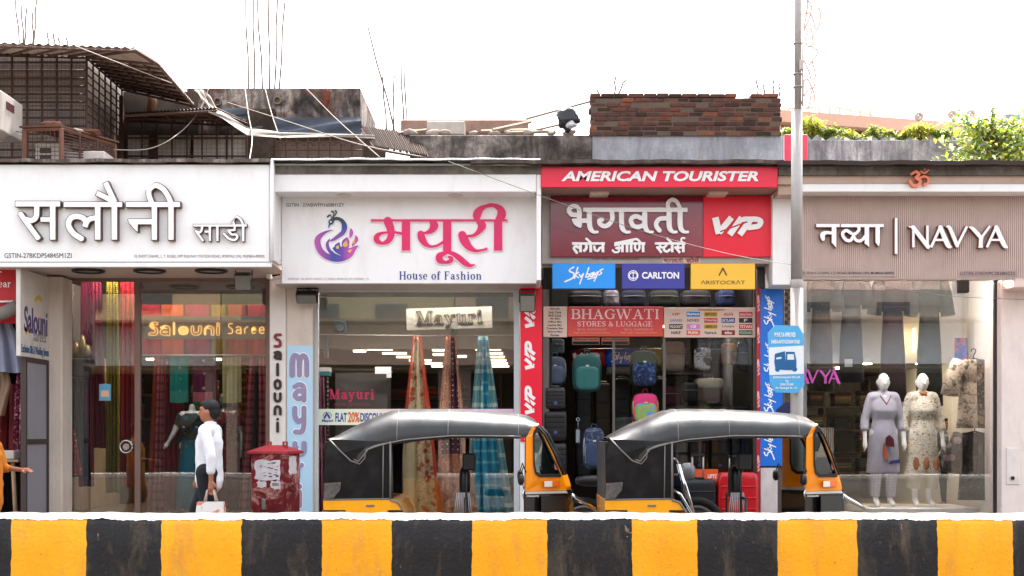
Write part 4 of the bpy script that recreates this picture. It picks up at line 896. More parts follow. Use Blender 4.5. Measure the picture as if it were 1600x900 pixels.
for u in (902, 975):
    m_ = MB(); txt(m_, 'GST No. 27AAFPS0250H1ZT', u, 513.5, u+46, 516.3, front(Y-.04)); txt(m_, 'Regd. Under Composition Scheme', u-5, 518.4, u+51, 521.6, front(Y-.04)); m_.build('lettering', mat('letter_salmon', '#dc9a8a', .5), s)
s = board('dealer_board', 'cream board with twenty small coloured brand logos beside the red orange board', 1037.5, 480.5, 1181, 527.5, Y-.035, .033, cream2)
m_ = MB(); txt(m_, 'AUTHORISED DEALER IN', 1091, 482.5, 1131, 485.5, front(Y-.035)); m_.build('lettering', mat('ink_maroon', '#8a2a33', .5), s)
logos = [(0, 0, '', '#b02a33', 'VIP'), (1, 0, '#2a72b4', '#e6e6e6', 'Skybags'), (2, 0, '#c79a24', '#5a4014', 'ARISTOCRAT'), (3, 0, '', '#b8262c', 'ALFA'), (4, 0, '#b8323e', '#dcb8b8', 'American Tourister'),
 (0, 1, '', '#6a6f92', 'SAFARI'), (1, 1, '', '#2c2a58', 'NOVEX'), (2, 1, '#c03a40', '#e0c0b8', 'Priority'), (3, 1, '#2e2c78', '#d0d0e0', 'SKYLARK'), (4, 1, '#1c1a1c', '#c8c0bc', 'P'),
 (0, 2, '#1c1a1c', '#d0c8c4', 'WILDCRAFT'), (1, 2, '#c478b8', '#f0d8e8', 'GB'), (2, 2, '#c8a428', '#3a3020', 'AMERICAN'), (3, 2, '', '#5a5458', 'Liviya'), (4, 2, '#b03038', '#e0c8c4', 'TITAN'),
 (0, 3, '', '#1c1a1c', 'NIKE'), (1, 3, '#d05a44', '#f0dcd4', 'PUMA'), (2, 3, '', '#4a3a3a', 'Fastrack'), (3, 3, '#7c1620', '#e6d8d4', 'tlc'), (4, 3, '#1c4430', '#a8b8a4', 'WOODLAND')]
for c_, r_, bg, fg, w in logos:
    cx, cy = 1056+c_*27.3, 491+r_*9.6; Yl = Y-.035
    p_ = MB()
    if bg: p_.pbox(cx-10.5, cy-3.8, cx+10.5, cy+3.8, Yl-.002, .003)
    if bg: p_.build('logo_panel', mat('logo'+bg, bg, .5), s)
    hw = min(9.5, 1.0+len(w)*1.7); m_ = MB(); txt(m_, w, cx-hw, cy-2.2, cx+hw, cy+2.2, front(Yl-.003 if bg else Yl), .002, .02, .15 if w in ('VIP', 'NIKE', 'ALFA') else 0); m_.build('logo_lettering', mat('logo'+fg, fg, .5), s)
# small paper notices inside
for u0, u1, w in ((894, 937, 'Bhagwati Stores'), (940, 983, 'Bhagwati Luggage')):
    s = board('paper_notice', 'white printed strip under the red inner board, ' + ('beside the cream list' if u0 < 900 else 'above the olive backpack'), u0, 527.5, u1, 538.5, 17.3, .006, mat('paper_peach', '#e8c8b4', .6), 'notice', 0, 'printed strips under the red board')
    m_ = MB(); txt(m_, w, u0+3, 528.6, u1-3, 532.2, front(17.3), .002, .02); m_.build('lettering', mat('ink_red', '#b83a2c', .5), s)
    m_ = MB(); m_.pbox(u0+1, 533.6, u1-1, 538, 17.298, .002); m_.build('printed_band', mat('ink_navy', '#2a2c58', .5), s)
# lettering stuck on or hung behind the windows
Y = 17.46
def glow(n, c, s_): return emis(n, c, s_)
s = thing('neon_sign', 'lit yellow neon name on a clear strip inside the saree shop window', 'neon sign', (X(320, Y), Y+.03, Z(530, Y)))
m, nt, b = nodemat('frosted_acrylic'); b.inputs['Base Color'].default_value = (*hexc('#b5ab98'), 1); b.inputs['Alpha'].default_value = .86; b.inputs['Roughness'].default_value = .3
MB().pbox(222, 494, 414.5, 530, Y+.03, .012).build('panel', m, s)
neon = glow('neon_yellow', '#ffc472', .32)
m_ = MB(); strokes(m_, [(q[0], 4.2, q[2]) for q in fit(geo('Salouni', .1), 235, 505, 341, 523, True)], front(Y+.03), .004, .016, step=.22, ring=.8); m_.build('neon_tube', neon, s)
m_ = MB(); strokes(m_, [(q[0], 1.1, q[2]) for q in fit(geo('Saree', .14), 357, 506, 413, 522, True)], front(Y+.03), .004, .016, step=.25); m_.build('neon_tube', neon, s)
Y = 17.5
s = thing('window_sign', 'tilted translucent white board with outlined serif name hanging in the second window', 'sign', (X(702, Y), Y+.02, Z(516, Y)))
def tilt(u, v, d):
    a = -.028; du, dv = u-702, v-497; return P(702+du*math.cos(a)-dv*math.sin(a), 497+du*math.sin(a)+dv*math.cos(a), Y+.02)-Vector((0, d, 0))
mb = MB(); mb.loops([[(635, 480.5), (769, 480.5), (769, 514), (635, 514)]], tilt, -.012, 0); mb.build('panel', mat('board_ivory', '#8d887c', .5), s)
m_ = MB(); strokes(m_, fit(serif('Mayuri', .08), 651, 485.5, 753, 510.5, True), tilt, .001, .01, step=.3, ring=1.0, grow=.3); m_.build('neon_tube', mat('unlit_neon', '#3d352e', .4), s)
s = thing('window_sign', 'dark pink serif shop name stuck on the second window above the discount banner', 'sign', (X(550, 17.18), 17.18, Z(636, 17.18)))
m_ = MB(); strokes(m_, fit(serif('Mayuri', .14), 515, 608, 584, 627, True), front(17.188), -.001, .003, step=.3, grow=.3); m_.build('lettering', mat('vinyl_pink', '#b0124a', .5), s)
m_ = MB(); txt(m_, 'HOUSE OF FASHION', 522, 629.5, 578, 634.5, front(17.188), .002); m_.build('lettering', mat('vinyl_maroon', '#7a1038', .5), s)
# discount banner
def bann():
    m, nt, b = nodemat('discount_print'); sp = nt.nodes.new('ShaderNodeSeparateXYZ'); g = nt.nodes.new('ShaderNodeTexCoord'); nt.links.new(g.outputs['Generated'], sp.inputs[0])
    nt.links.new(ramp(nt, sp.outputs['X'], [(0, hexc('#c9dcc8')), (.2, hexc('#e6e6cc')), (.4, hexc('#e6cfd0')), (1, hexc('#dcb9cf'))]), b.inputs['Base Color']); b.inputs['Roughness'].default_value = .5; return m
s = thing('discount_banner', 'pale pastel banner with blue discount lettering across the second window', 'banner', (X(650, 17.18), 17.18, Z(664, 17.18)))
MB().pbox(497.5, 639, 802.5, 664, 17.175, .01).build('panel', bann(), s)
blue = mat('ink_blue', '#2b3a8c', .5); Yd = 17.175
m_ = MB(); 
for w, a, b_ in (('FLAT', 524, 542), ('DISCOUNT', 563, 607), ('FLAT', 700, 718), ('DISCOUNT', 740, 798)): txt(MB(), w, a, 645, b_, 659, front(Yd), .003, .03).build('lettering', blue, s)
for a, b_ in ((543.5, 562), (720, 738)): txt(MB(), '20%', a, 643.5, b_, 660, front(Yd), .003, .03).build('lettering', mat('ink_orange', '#d8652c', .5), s)
m_ = MB(); txt(m_, 'Mayuri', 503, 655, 520.5, 660.5, front(Yd), .003, .03); strokes(m_, [([(507, 653), (511, 647), (515, 653)], 3, 's'), ([(511, 647), (509.5, 644.5)], 1.5, ''), (ring(511.5, 650.5, 6.5, 180, 360), .8, '')], front(Yd), step=.2); m_.build('emblem', mat('ink_violet', '#4a3a8c', .5), s)
s = thing('window_sign', 'magenta capitals stuck on the boutique window, partly hidden by the round cornered street sign', 'sign', (X(1280, 16.9), 16.89, Z(600, 16.9)))
m_ = MB(); strokes(m_, fit(NAVE, 1228, 577, 1313, 599), front(16.898), -.001, .003, step=.35); m_.build('lettering', mat('vinyl_magenta', '#b0409c', .5), s)
# stall sign at far left
s = thing('shop_signboard', 'red sign end with white letters and a yellow rounded panel over the clothes stall', 'sign', (X(-40, 16.55), 16.55, Z(475, 16.55)))
MB().pbox(-120, 412, 32.5, 505, 16.52, .06).build('panel', mat('stall_red', '#b5121f', .45), s)
mb = MB(); mb.loops(contours([([(-100, 462), (18, 462)], 19, '')], step=.6), front(16.52), -.001, .006); mb.build('yellow_panel', mat('stall_yellow', '#d9a91c', .45), s)
m_ = MB(); strokes(m_, fit(serif('ear', .04), -1, 441, 16, 449, True), front(16.52), step=.25); m_.build('lettering', lwhite, s); strokes(MB(), fit(serif('r', .04), -4, 424, 2, 431, True), front(16.52), step=.25).build('lettering', lwhite, s)
# ------------------------------------------------------------------ cloth builders
def sheet(mb, rows, Y, folds=5, amp=.05, th=.012, nu=48, nv=30, mifn=None, phase=0, curve=None):
    """hanging cloth: rows = (v, u_left, u_right) in photo pixels at depth Y, pleated in depth"""
    rows = [tuple(r) for r in rows]; vs = [r[0] for r in rows]
    def at(t):
        v = vs[0]+(vs[-1]-vs[0])*t
        return v, np.interp(v, vs, [r[1] for r in rows]), np.interp(v, vs, [r[2] for r in rows])
    def fn(off):
        def f(s, t):
            v, a, b = at(t); ph = s*folds*2*PI+phase
            wob = math.sin(ph)+.35*math.sin(2.3*ph+1+t*2)
            uu = a+(b-a)*(s+.018*math.cos(ph)*min(1, t*2))
            d = amp*wob*(.35+.65*t)
            p = P(uu, v+.8*math.sin(ph*.5)*t, Y); p.y += d+off; return p
        return f
    mb.grid(fn(0), nu, nv, mifn=mifn); mb.grid(fn(th), nu, nv, mifn=mifn)
    return mb
def bands(edges):     # colour bands across the width
    def f(s, t):
        for i, e in enumerate(edges):
            if s < e: return i
        return len(edges)
    return f
silver_zari = '#b8a58a'
fmaroon = fabric('maroon_silk', '#7a1830', rough=.5); fpinkstripe = fabric('pink_tissue_silk', '#b25a62', '#8a3a44', 'hstripe', 3, .2, .5)
fyellow = fabric('olive_yellow_net', '#7a6812', '#a89428', 'dots', 40, .3); fgreen = fabric('olive_green_net', '#4c4a1a')
fred = fabric('deep_red_cotton', '#981824'); forange = fabric('orange_cotton', '#a84418'); fmust = fabric('mustard_cotton', '#6a5418'); fcharcoal = fabric('charcoal_wool', '#1e2024')
fteal = fabric('teal_silk_motif', '#128478', '#9fb59a', 'dots', 7, .12); fburg = fabric('burgundy_silk_motif', '#5e143c', '#c48f8a', 'dots', 6, .14); fcream = fabric('cream_silk', '#b8ab78', '#a39460', 'vstripe', 6, .3)
fpink = fabric('rose_border', '#b8606a'); ftealb = fabric('teal_border', '#3c8c80')
# ------------------------------------------------------------------ saree shop interior
def hang(name, label, cat, rows, Y, m, group=None, **k):
    o = sheet(MB(), rows, Y, **k).solo(name, m, label, cat, group); return o
hang('curtain', 'dark red silk drape behind the glass door with the round handle', 'drape', [(440, 143, 158), (700, 136, 166)], 17.75, fmaroon, folds=3)
hang('curtain', 'olive yellow net drape behind the glass door, beside the dark red silk', 'drape', [(440, 166, 184), (770, 164, 188)], 17.72, fyellow, folds=4)
hang('curtain', 'second dark red drape behind the glass door, next to the door frame', 'drape', [(440, 187, 209), (760, 186, 209)], 17.8, fred, folds=3)
hang('dupatta', 'red white spotted dupatta hanging low behind the glass door', 'scarf', [(670, 108, 116), (742, 105, 128)], 17.6, fabric('red_spotted', '#b3202c', '#e0d6d0', 'dots', 14, .14), folds=4, amp=.03)
hang('hung_coat', 'dark garments hanging in the saree shop doorway below the wooden shelf', 'garment', [(590, 107, 124), (745, 112, 140)], 17.75, fcharcoal, folds=4)
MB().pbox(104, 560, 142, 588, 17.6, .5, bev=.01).pbox(106, 590, 120, 593, 17.62, .4).solo('wall_shelf', darkwood, 'dark wooden wall shelf behind the glass door of the saree shop', 'shelf')
mb = MB(); c = P(127, 552, 17.7)
for k, (dx, h, r) in enumerate(((-.06, .2, .05), (.02, .28, .045), (.08, .16, .04))): mb.tube([c+Vector((dx, 0, -.06)), c+Vector((dx, 0, -.06+h*.5)), c+Vector((dx, 0, -.06+h))], [r, r*1.2, r*.5], 10)
mb.solo('ornaments', mat('brass', '#8d7a4c', .4, metal=.6), 'cluster of small brass ornaments on the dark wooden wall shelf', 'ornament')
mats6 = [fred, forange, fmaroon, fmust, fabric('rust_cotton', '#7a2c14'), fabric('brick_cotton', '#8a2a20')]
names6 = ['red', 'orange', 'maroon', 'mustard', 'rust', 'brick red']
for i, (a, b) in enumerate(((222, 250), (252, 286), (290, 326), (330, 352), (356, 384), (387, 414))):
    hang('folded_saree', names6[i]+' folded saree hung in the top row above the yellow neon name', 'saree', [(476, a, b), (556, a, b)], 18.0, mats6[i], 'sarees hung in the top row', folds=1, amp=.012, nu=12, nv=10)
def panel(label, u0, u1, v0, v1, vb, m, mb_, Y=17.75):
    o = sheet(MB(), [(v0, u0, u1), (v1, u0, u1)], Y, folds=1.3, amp=.012, nu=16, nv=24, mifn=lambda s, t: 1 if v0+(v1-v0)*t > vb else 0).solo('folded_saree', [m, mb_], label, 'saree', 'sarees hung over the rod in the saree window')
panel('teal folded saree with small gold motifs hanging from the rod', 265, 294, 556, 629, 611, fteal, ftealb)
panel('burgundy folded saree with pale motifs and pink border hanging from the rod', 301, 332, 556, 627, 611, fburg, fpink)
panel('cream folded saree hanging from the rod above the silver headed mannequin', 347, 377, 556, 629, 640, fcream, fcream)
MB().tube([P(222, 555.5, 17.74), P(416, 555.5, 17.74)], .012).solo('hanging_rod', alum, 'thin metal rod carrying folded sarees in the saree window', 'rod')
hang('draped_saree', 'long pink striped saree with orange edge hanging to the floor by the door frame', 'saree', [(556, 240, 259), (640, 236, 260), (800, 226, 262)], 17.85, [fabric('orange_pink_silk', '#a33a1e'), fpinkstripe, fmaroon], folds=4, mifn=bands([.28, .85]))
hang('draped_saree', 'copper pink striped saree with dark pleat beside the white lettered pillar', 'saree', [(556, 390, 414), (650, 384, 419), (800, 372, 421)], 17.85, [fpinkstripe, fcharcoal, fpinkstripe], folds=4, mifn=bands([.33, .55]))
hang('draped_saree', 'plain crimson saree hanging behind the teal folded one in the saree window', 'saree', [(560, 262, 284), (700, 258, 290), (800, 254, 292)], 18.5, fabric('crimson_silk', '#8e1428'), folds=4, amp=.04)
hang('draped_saree', 'dark magenta saree hanging behind the man in white', 'saree', [(560, 316, 338), (800, 310, 344)], 18.6, fabric('magenta_silk', '#7a1c44'), folds=4, amp=.04)
hang('draped_saree', 'rust gold saree hanging behind the cream folded one', 'saree', [(560, 362, 384), (800, 356, 390)], 18.55, fabric('rust_gold_silk', '#8a4a1c', '#a87c3a', 'hstripe', 3, .2), folds=4, amp=.04)
hang('curtain', 'deep pink drape just behind the glass door, next to the hung dark garments', 'drape', [(440, 126, 142), (760, 122, 146)], 18.0, fabric('deep_pink_silk', '#8a2044'), folds=3)
# shelves of folded cloth at the back
def stacks(x0, x1, zs, Yb, pal, label, group, w=.42, hmax=.26, shelf_label=None, shelfm=None, dep=.4):
    if shelf_label:
        s = thing('shelf_unit', shelf_label, 'shelf', ((x0+x1)/2, Yb, .48)); m_ = MB()
        for z in zs: m_.box((x0, Yb, z-.03), (x1, Yb+dep, z-.005))
        m_.build('shelves', shelfm or darkwood, s); m_ = MB(); k = int((x1-x0)/(w*2+.02))+1
        for i in range(k+1):
            x = x0+(x1-x0)*i/k; m_.box((x-.015, Yb-.01, .48), (x+.015, Yb+dep+.01, max(zs)+.4))
        m_.build('uprights', shelfm or darkwood, s)
    n = int((x1-x0)/(w+.04)); W = (x1-x0)/n
    for z in zs:
        for i in range(n):
            if random.random() < .08: continue
            mb = MB(); x = x0+W*(i+.5); zz = z; h = hmax*random.uniform(.6, 1)
            k = 0
            while zz < z+h:
                t_ = random.uniform(.03, .055); q = random.uniform(-.015, .015)
                mb.box((x-w/2+.04+q, Yb+.03, zz), (x+w/2-.04+q, Yb+dep-.05, zz+t_-.002), random.randrange(len(pal)), .012); zz += t_
            mb.solo('folded_stack', pal, label, 'stack', group)
pal1 = [fred, fmaroon, forange, fmust, fburg, fteal, fabric('brown_cloth', '#4a2c1c'), fabric('plum_cloth', '#3a1430')]
stacks(X(215, 20)-.6, X(428, 20)-.3, (.9, 1.3, 1.7, 2.05), 20.6, pal1, 'stack of folded cloth on the dark shelves at the back of the saree shop', 'folded cloth at the back of the saree shop', shelf_label='dark shelf unit of folded cloth at the back of the saree shop')
MB().box((X(110, 19), 20.2, .48), (X(210, 20), 20.6, 1.35), bev=.01).solo('shop_counter', mat('dark_counter', '#41342a', .5), 'dark wooden counter far inside the saree shop doorway', 'counter')
def lamp_strip(x, y, z, w, d, m, label, group): MB().box((x-w/2, y-d/2, z-.025), (x+w/2, y+d/2, z-.001)).solo('ceiling_or_fill_light', m, label, 'ceiling light', group)
warm = emis('warm_lamp', '#ffdfa8', 2.2); cool = emis('cool_lamp', '#fff0d8', 3)
for i in range(3):
    for j in range(2): lamp_strip(-4.9+i*.85, 19.4+j*1.3, 2.5, .14, .14, emis('spot_lamp', '#ffdca8', 16), 'small warm ceiling spot deep inside the saree shop', 'ceiling spots in the saree shop')
# ------------------------------------------------------------------ fashion shop interior
fl1 = fabric('rust_plain', '#b8432e'); fl2 = fabric('floral_cream', '#c2ab88', '#a8442c', 'floral', 13, .42, c3='#9a6a50'); fl3 = fabric('cream_plain', '#bfae88')
br1 = fabric('peach_brocade', '#b5745a', '#7a3a34', 'floral', 22, .3, c3='#d9a888'); pd = fabric('purple_dotted', '#43132f', '#d8b4a0', 'dots', 15, .17); pai = fabric('paisley_peach', '#a8684e', '#7d3a34', 'paisley', 9, .42, c3='#c48f70')
tq = fabric('teal_tissue', '#6a9ea6', '#c4d4cc', 'hstripe', 1.5, .12, .4); tq2 = fabric('turquoise_silk', '#1488ac', '#6fb0bc', 'hstripe', 2.2, .1, .4)
hang('draped_saree', 'rust and cream floral saree pinched at the top in the second window', 'saree', [(524, 645, 659), (640, 632, 672), (802, 624, 690)], 17.75, [fl1, fl2, fl3, fl2, fl1], folds=3, amp=.03, nu=70, mifn=lambda s, t: bands([.16, .5, .62, .8])(s, t) if t < .42 else (2 if s < .45 else 1 if s < .92 else 0))
hang('draped_saree', 'peach brocade saree with purple dotted pleats in the second window', 'saree', [(524, 696, 712), (640, 686, 723), (802, 680, 748)], 17.74, [br1, pd, pai], folds=3, amp=.03, nu=70, mifn=lambda s, t: (0 if s < .5 else 1 if s < .86 else 0) if t < .42 else ((0 if s < .15 else 1 if s < .8 else 0) if t < .66 else 2))
hang('draped_saree', 'turquoise tissue saree pinched at the top in the second window', 'saree', [(524, 747, 762), (640, 736, 778), (802, 732, 802)], 17.76, [tq, tq2], folds=4, amp=.035, nu=70, mifn=lambda s, t: (0 if s < .45 else 1 if s < .7 else 0) if t < .42 else (0 if s < .12 else 1 if s < .82 else 0))
MB().tube([P(497, 523, 17.7), P(650, 524.5, 17.7), P(803, 524, 17.7)], .008).solo('hanging_rod', alum, 'thin rod across the second window that carries three pinched sarees', 'rod')
hang('draped_saree', 'pink narrow stole hanging beside the black and white patterned one', 'scarf', [(590, 497, 506), (800, 499, 514)], 17.8, fabric('mauve_pink', '#9a5a70'), folds=2)
hang('patterned_stole', 'black and white patterned stole hanging next to the narrow pink one', 'scarf', [(590, 507, 513), (700, 507, 516)], 17.9, fabric('black_white_weave', '#2a2624', '#9a9088', 'dots', 18, .25), folds=1, amp=.02)
for r_, (x0, x1) in enumerate(((-1.9, -.9), (-.05, -.02))):
    for i in range(6):
        y = 19.15+i*.95; xx = (-1.78+i*.12) if r_ == 0 else (-.32-.0*i+.02*i)
        lamp_strip(xx, y, 2.62, .34, .05, warm, 'warm strip light in the '+('slanting' if r_ == 0 else 'straight')+' row on the ceiling of the fashion shop', 'strip lights on the fashion shop ceiling')
for i, (x, y) in enumerate(((-1.0, 19.3), (-1.05, 20.4), (-.75, 20.9), (-2.1, 19.6))): lamp_strip(x, y, 2.62, .16, .12, cool, 'small white spot between the two strip light rows of the fashion shop', 'ceiling spots in the fashion shop')
cnt = thing('display_cabinet', 'grey cabinet standing inside the second window behind the pink lettering', 'cabinet', (X(560, 18.4), 18.6, .48))
MB().box((X(523, 18.4), 18.4, .48), (X(606, 18.4), 18.9, Z(580, 18.4)), bev=.01).build('body', mat('grey_cabinet', '#4a443e', .5), cnt)
MB().box((X(521, 18.4), 18.38, Z(580, 18.4)), (X(608, 18.4), 18.92, Z(576, 18.4))).build('top', mat('dark_top', '#2c2622', .4), cnt)
mb = MB().pbox(586, 573, 611, 584, 18.2, .05).pbox(604, 584.5, 611, 590, 18.2, .05); mb.solo('price_card', white, 'white bent card on the grey cabinet in the second window', 'card')
mb = MB().pbox(496.8, 574, 515, 580, 17.5, .2).pbox(496.8, 580.5, 515, 587, 17.5, .2, 1); mb.solo('carton', [white, mat('teal_card', '#3a7c84', .5)], 'white and teal boxes stacked beside the pale blue pilaster inside the window', 'box')
mb = MB().pbox(505, 525, 512, 560, 17.9, .1); c = P(532, 512, 18.1); mb.box(c+Vector((-.09, 0, -.1)), c+Vector((.09, .12, .1)), bev=.01); mb.cyl(c+Vector((0, 0, 0)), c+Vector((0, -.06, 0)), .06, .05)
mb.tube([P(500, 555, 17.95), P(518, 540, 18), P(530, 545, 18)], .012)
mb.solo('speaker', mat('teal_black', '#1e2c30', .5), 'small dark wall speaker on a bracket inside the second window', 'speaker')
MB().box((X(700, 24), 23.6, .5), (X(800, 24), 24, 1.9), bev=.02).solo('shop_counter', mat('brown_counter', '#4a3424', .4), 'dark brown counter at the back of the fashion shop', 'counter')
stacks(-2.2, -.2, (.9, 1.3, 1.7, 2.1), 24.4, pal1, 'stack of folded cloth on the back shelves of the fashion shop', 'folded cloth at the back of the fashion shop', shelf_label='dark shelf unit at the back of the fashion shop')
# ------------------------------------------------------------------ boutique interior
def dress(name, label, u, v0, v1, Y, m, w=1.0, hanger=False, sleeves=.5, group=None, m2=None, tone=None):
    """hanging kurta: shaped body, two sleeves; widths in pixels scaled by w"""
    t = thing(name, label, 'dress', P(u, v1, Y), group); H = v1-v0
    prof = [(0, 9), (.03, 15), (.12, 14), (.3, 13.5), (.30, 10.5), (.36, 10.8), (.6, 13), (.85, 14.2), (1, 15)]; rs = []
    for k, hw in prof[::-1]:
        c = P(u, v0+H*k, Y); rs.append((c.x, Y, c.z, hw*w*Y/F, .09+.02*k))
    mb = MB().loft(rs, 28, e=.8)
    if m2:
        mb2 = MB().loft([(x+rx*.42, y-.012, z, rx*.6, ry) for x, y, z, rx, ry in rs], 20, e=.8); mb2.build('overlay', m2, t)
    mb.build('dress_body', m, t)
    for s in (-1, 1):
        a, b, e_ = P(u+s*12*w, v0+H*.045, Y), P(u+s*18*w, v0+H*.045+H*sleeves*.3, Y-.03), P(u+s*21*w, v0+H*.045+H*sleeves*.78, Y-.05)
        MB().tube([a, b, e_], [.06*w, .055*w, .065*w], 12).build('sleeve', m, t)
    if hanger:
        h = MB(); c = P(u, v0-2, Y-.02); k = Y/F
        h.tube([c+Vector((math.cos(q)*.03, 0, .09+math.sin(q)*.03)) for q in (3.4, 2.6, 1.6, .8, 0, -.8)]+[c+Vector((0, 0, .03)), c], .007, 6)
        h.tube([P(u-13*w, v0+4, Y), c, P(u+13*w, v0+4, Y)], .012, 8); h.build('hanger', blackp, t)
    return t
dcol = [('dark brown dress with gold beading', fabric('brown_beaded', '#140a07', '#a8855a', 'dots', 24, .1)), ('black dress with plain skirt', fabric('black_georgette', '#0d0c0d')), ('dark maroon dress with front placket', fabric('dark_maroon_georgette', '#180609')), ('dark green dress with embroidered yoke', fabric('green_black_georgette', '#0a0e0a', '#1c2418', 'floral', 12, .3))]
lowc = fabric('grey_skirt', '#5c5a62')
for (nm, m), u, v1, w in zip(dcol, (1283, 1330, 1395, 1452), (612, 598, 628, 634), (1.3, 1.3, 1.4, 1.4)):
    dress('hanging_dress', nm+', hung high in the boutique window', u, 425, v1, 17.9, m, w, sleeves=.36, group='dresses hung in the top row of the boutique window')
tst = MB(); c = P(1431, 513, 18.3)
lamp = MB().pbox(1427, 514, 1430, 550, 18.4, .03); lamp.solo('tube_light', emis('tube_warm', '#ffd48a', 10), 'short vertical warm tube light between hanging dresses in the boutique', 'light')
dress('hanging_kurta', 'cream kurta with brown sun embroidery on a black hanger, above a dark floral one', 1521, 562, 669, 17.4, fabric('cream_embroidered', '#c9b5a0', '#6a5648', 'floral', 9, .24), 1.75, True, .6, m2=fabric('black_beige_print', '#3a3230', '#8a725c', 'floral', 9, .4))
dress('hanging_kurta', 'dark floral kurta with green sleeves on a black hanger, below the cream kurta', 1523, 676, 781, 17.4, fabric('black_floral', '#201e20', '#77636a', 'floral', 7, .35, c3='#4a4038'), 1.75, True, .7, m2=fabric('dark_teal', '#16332f'))
mb = MB(); sheet(mb, [(668, 1260, 1303), (741, 1262, 1300)], 17.5, 3, .02, mifn=None); mb.solo('striped_cloth', fabric('black_white_stripe', '#b8a89c', '#3a2c2a', 'vstripe', 14, .5), 'cream and black striped cloth hanging low in the boutique window', 'cloth')
pal2 = [fabric('s1', '#4a3a34'), fabric('s2', '#6a4a38'), fabric('s3', '#2e3438'), fabric('s4', '#7a6450'), fabric('s5', '#3a2430'), fabric('s6', '#50584c'), fabric('s7', '#8a7a68')]
stacks(X(1235, 22)-.2, X(1500, 22)-.1, (.85, 1.2, 1.55, 1.9), 21.8, pal2, 'stack of folded clothes on the dark back shelves of the boutique', 'folded clothes on the boutique back shelves', .34, .28, 'tall dark shelf unit along the back of the boutique')
for i in range(8): lamp_strip(4.7+(i % 4)*.75, 18.9+(i//4)*1.4, 2.42, .13, .13, emis('boutique_spot', '#ffe4b8', 30), 'small warm ceiling spot inside the boutique', 'ceiling spots in the boutique')
mb = MB().pbox(1320, 561, 1332, 573, 17.0, .01); mb.solo('price_card', white, 'small white card stuck to the boutique glass above the shelves', 'card')
fld = MB(); c = P(1505, 446, 16.8)
fld.box(c+Vector((-.06, -.05, -.09)), c+Vector((.06, .06, .085)), bev=.012); fld.solo('floodlight', blackp, 'black floodlight under the fluted taupe sign', 'floodlight')
MB().box((X(1350, 17.6), 17.35, .48), (X(1520, 17.6), 18.5, .56), bev=.01).solo('display_plinth', white, 'low white plinth under the two mannequins', 'plinth')
mb = MB(); sheet(mb, [(528, 1492, 1511), (600, 1491, 1512)], 18.2, 1, .01, nu=10, nv=10); mb.solo('hung_poster', fabric('blue_orange_print', '#2c4a8a', '#b0583a', 'floral', 4, .4), 'blue and rust printed poster behind the cream kurta', 'poster')
# ------------------------------------------------------------------ mannequins
skinw = mat('mannequin_white', '#e9e7e5', .3, var=.02, spec=.5); silverh = mat('mannequin_silver', '#8d8a80', .3, metal=.6)
def figure_body(S=1.0, face=0, arms=None, legs=None, head=True, fem=True):
    """continuous human body in local space, z up from the soles, front towards -y"""
    mb = MB(); sw = .17 if fem else .195
    mb.chain([(0, 0, .93), (0, 0, 1.08), (0, .0, 1.25), (0, .01, 1.36)], [.13, .10 if fem else .125, .125, .10])
    mb.chain([(-sw+.03, .01, 1.37), (sw-.03, .01, 1.37)], [.07, .07]); mb.chain([(-.09, 0, .93), (.09, 0, .93)], [.10, .10])
    if fem:
        for s in (-1, 1): mb.caps((s*.07, -.08, 1.22), (s*.07, -.04, 1.25), .055, .06)
    mb.chain([(0, .01, 1.38), (0, 0, 1.50)], [.055, .044])
    if head:
        mb.ell((0, -.012, 1.585), (.075, .092, .115)); mb.ell((0, -.045, 1.525), (.052, .05, .05))
        mb.caps((0, -.098, 1.60), (0, -.118, 1.565), .012, .017); mb.caps((-.028, -.085, 1.535), (.028, -.085, 1.535), .014, .014)
        mb.caps((-.05, -.078, 1.625), (.05, -.078, 1.625), .016, .016)
        for s in (-1, 1): mb.ell((s*.078, .005, 1.58), (.012, .022, .034))
    arms = arms or [((s*sw, .01, 1.36), (s*.235, .02, 1.10), (s*.245, -.05, .86)) for s in (-1, 1)]
    for a, b, c in arms:
        a, b, c = Vector(a), Vector(b), Vector(c); mb.chain([a, b, c], [.052, .038, .026])
        d = (c-b).normalized(); sd = Vector((0, 1, 0)).cross(d).normalized(); fw = sd.cross(d)
        if fw.length < .1: fw = Vector((0, -1, 0))
        mb.chain([c, c+d*.09], [.026, .034])
        for i, (o, L) in enumerate(((-.028, .065), (-.01, .078), (.01, .074), (.027, .058))):
            p0 = c+d*.085+fw*o; p1 = p0+d*L*.55; p2 = p1+(d*.8-sd*math.copysign(.35, c.x if abs(c.x) > .01 else 1)).normalized()*L*.45
            mb.chain([p0, p1, p2], [.0105, .0095, .008])
        q = c+d*.03-fw*.028; mb.chain([q, q+(d*.7-fw*.6)*.05, q+(d*1.3-fw*.7)*.06], [.013, .0115, .009])
    legs = legs or [((s*.09, 0, .92), (s*.095, -.015, .50), (s*.09, .02, .09), (s*.10, -.13, .03)) for s in (-1, 1)]
    for h, k, a, t in legs:
        mb.chain([h, k], [.085, .055]); mb.chain([k, (Vector(k)*.6+Vector(a)*.4)+Vector((0, .015, 0)), a], [.055, .052, .034]); mb.chain([a, t], [.038, .03])
    return mb
def place(mb, loc, rz=0, S=1.0): return mb.xform(Matrix.Translation(loc) @ Matrix.Rotation(rz, 4, 'Z') @ Matrix.Scale(S, 4))
Yp = 17.75; fz = .56
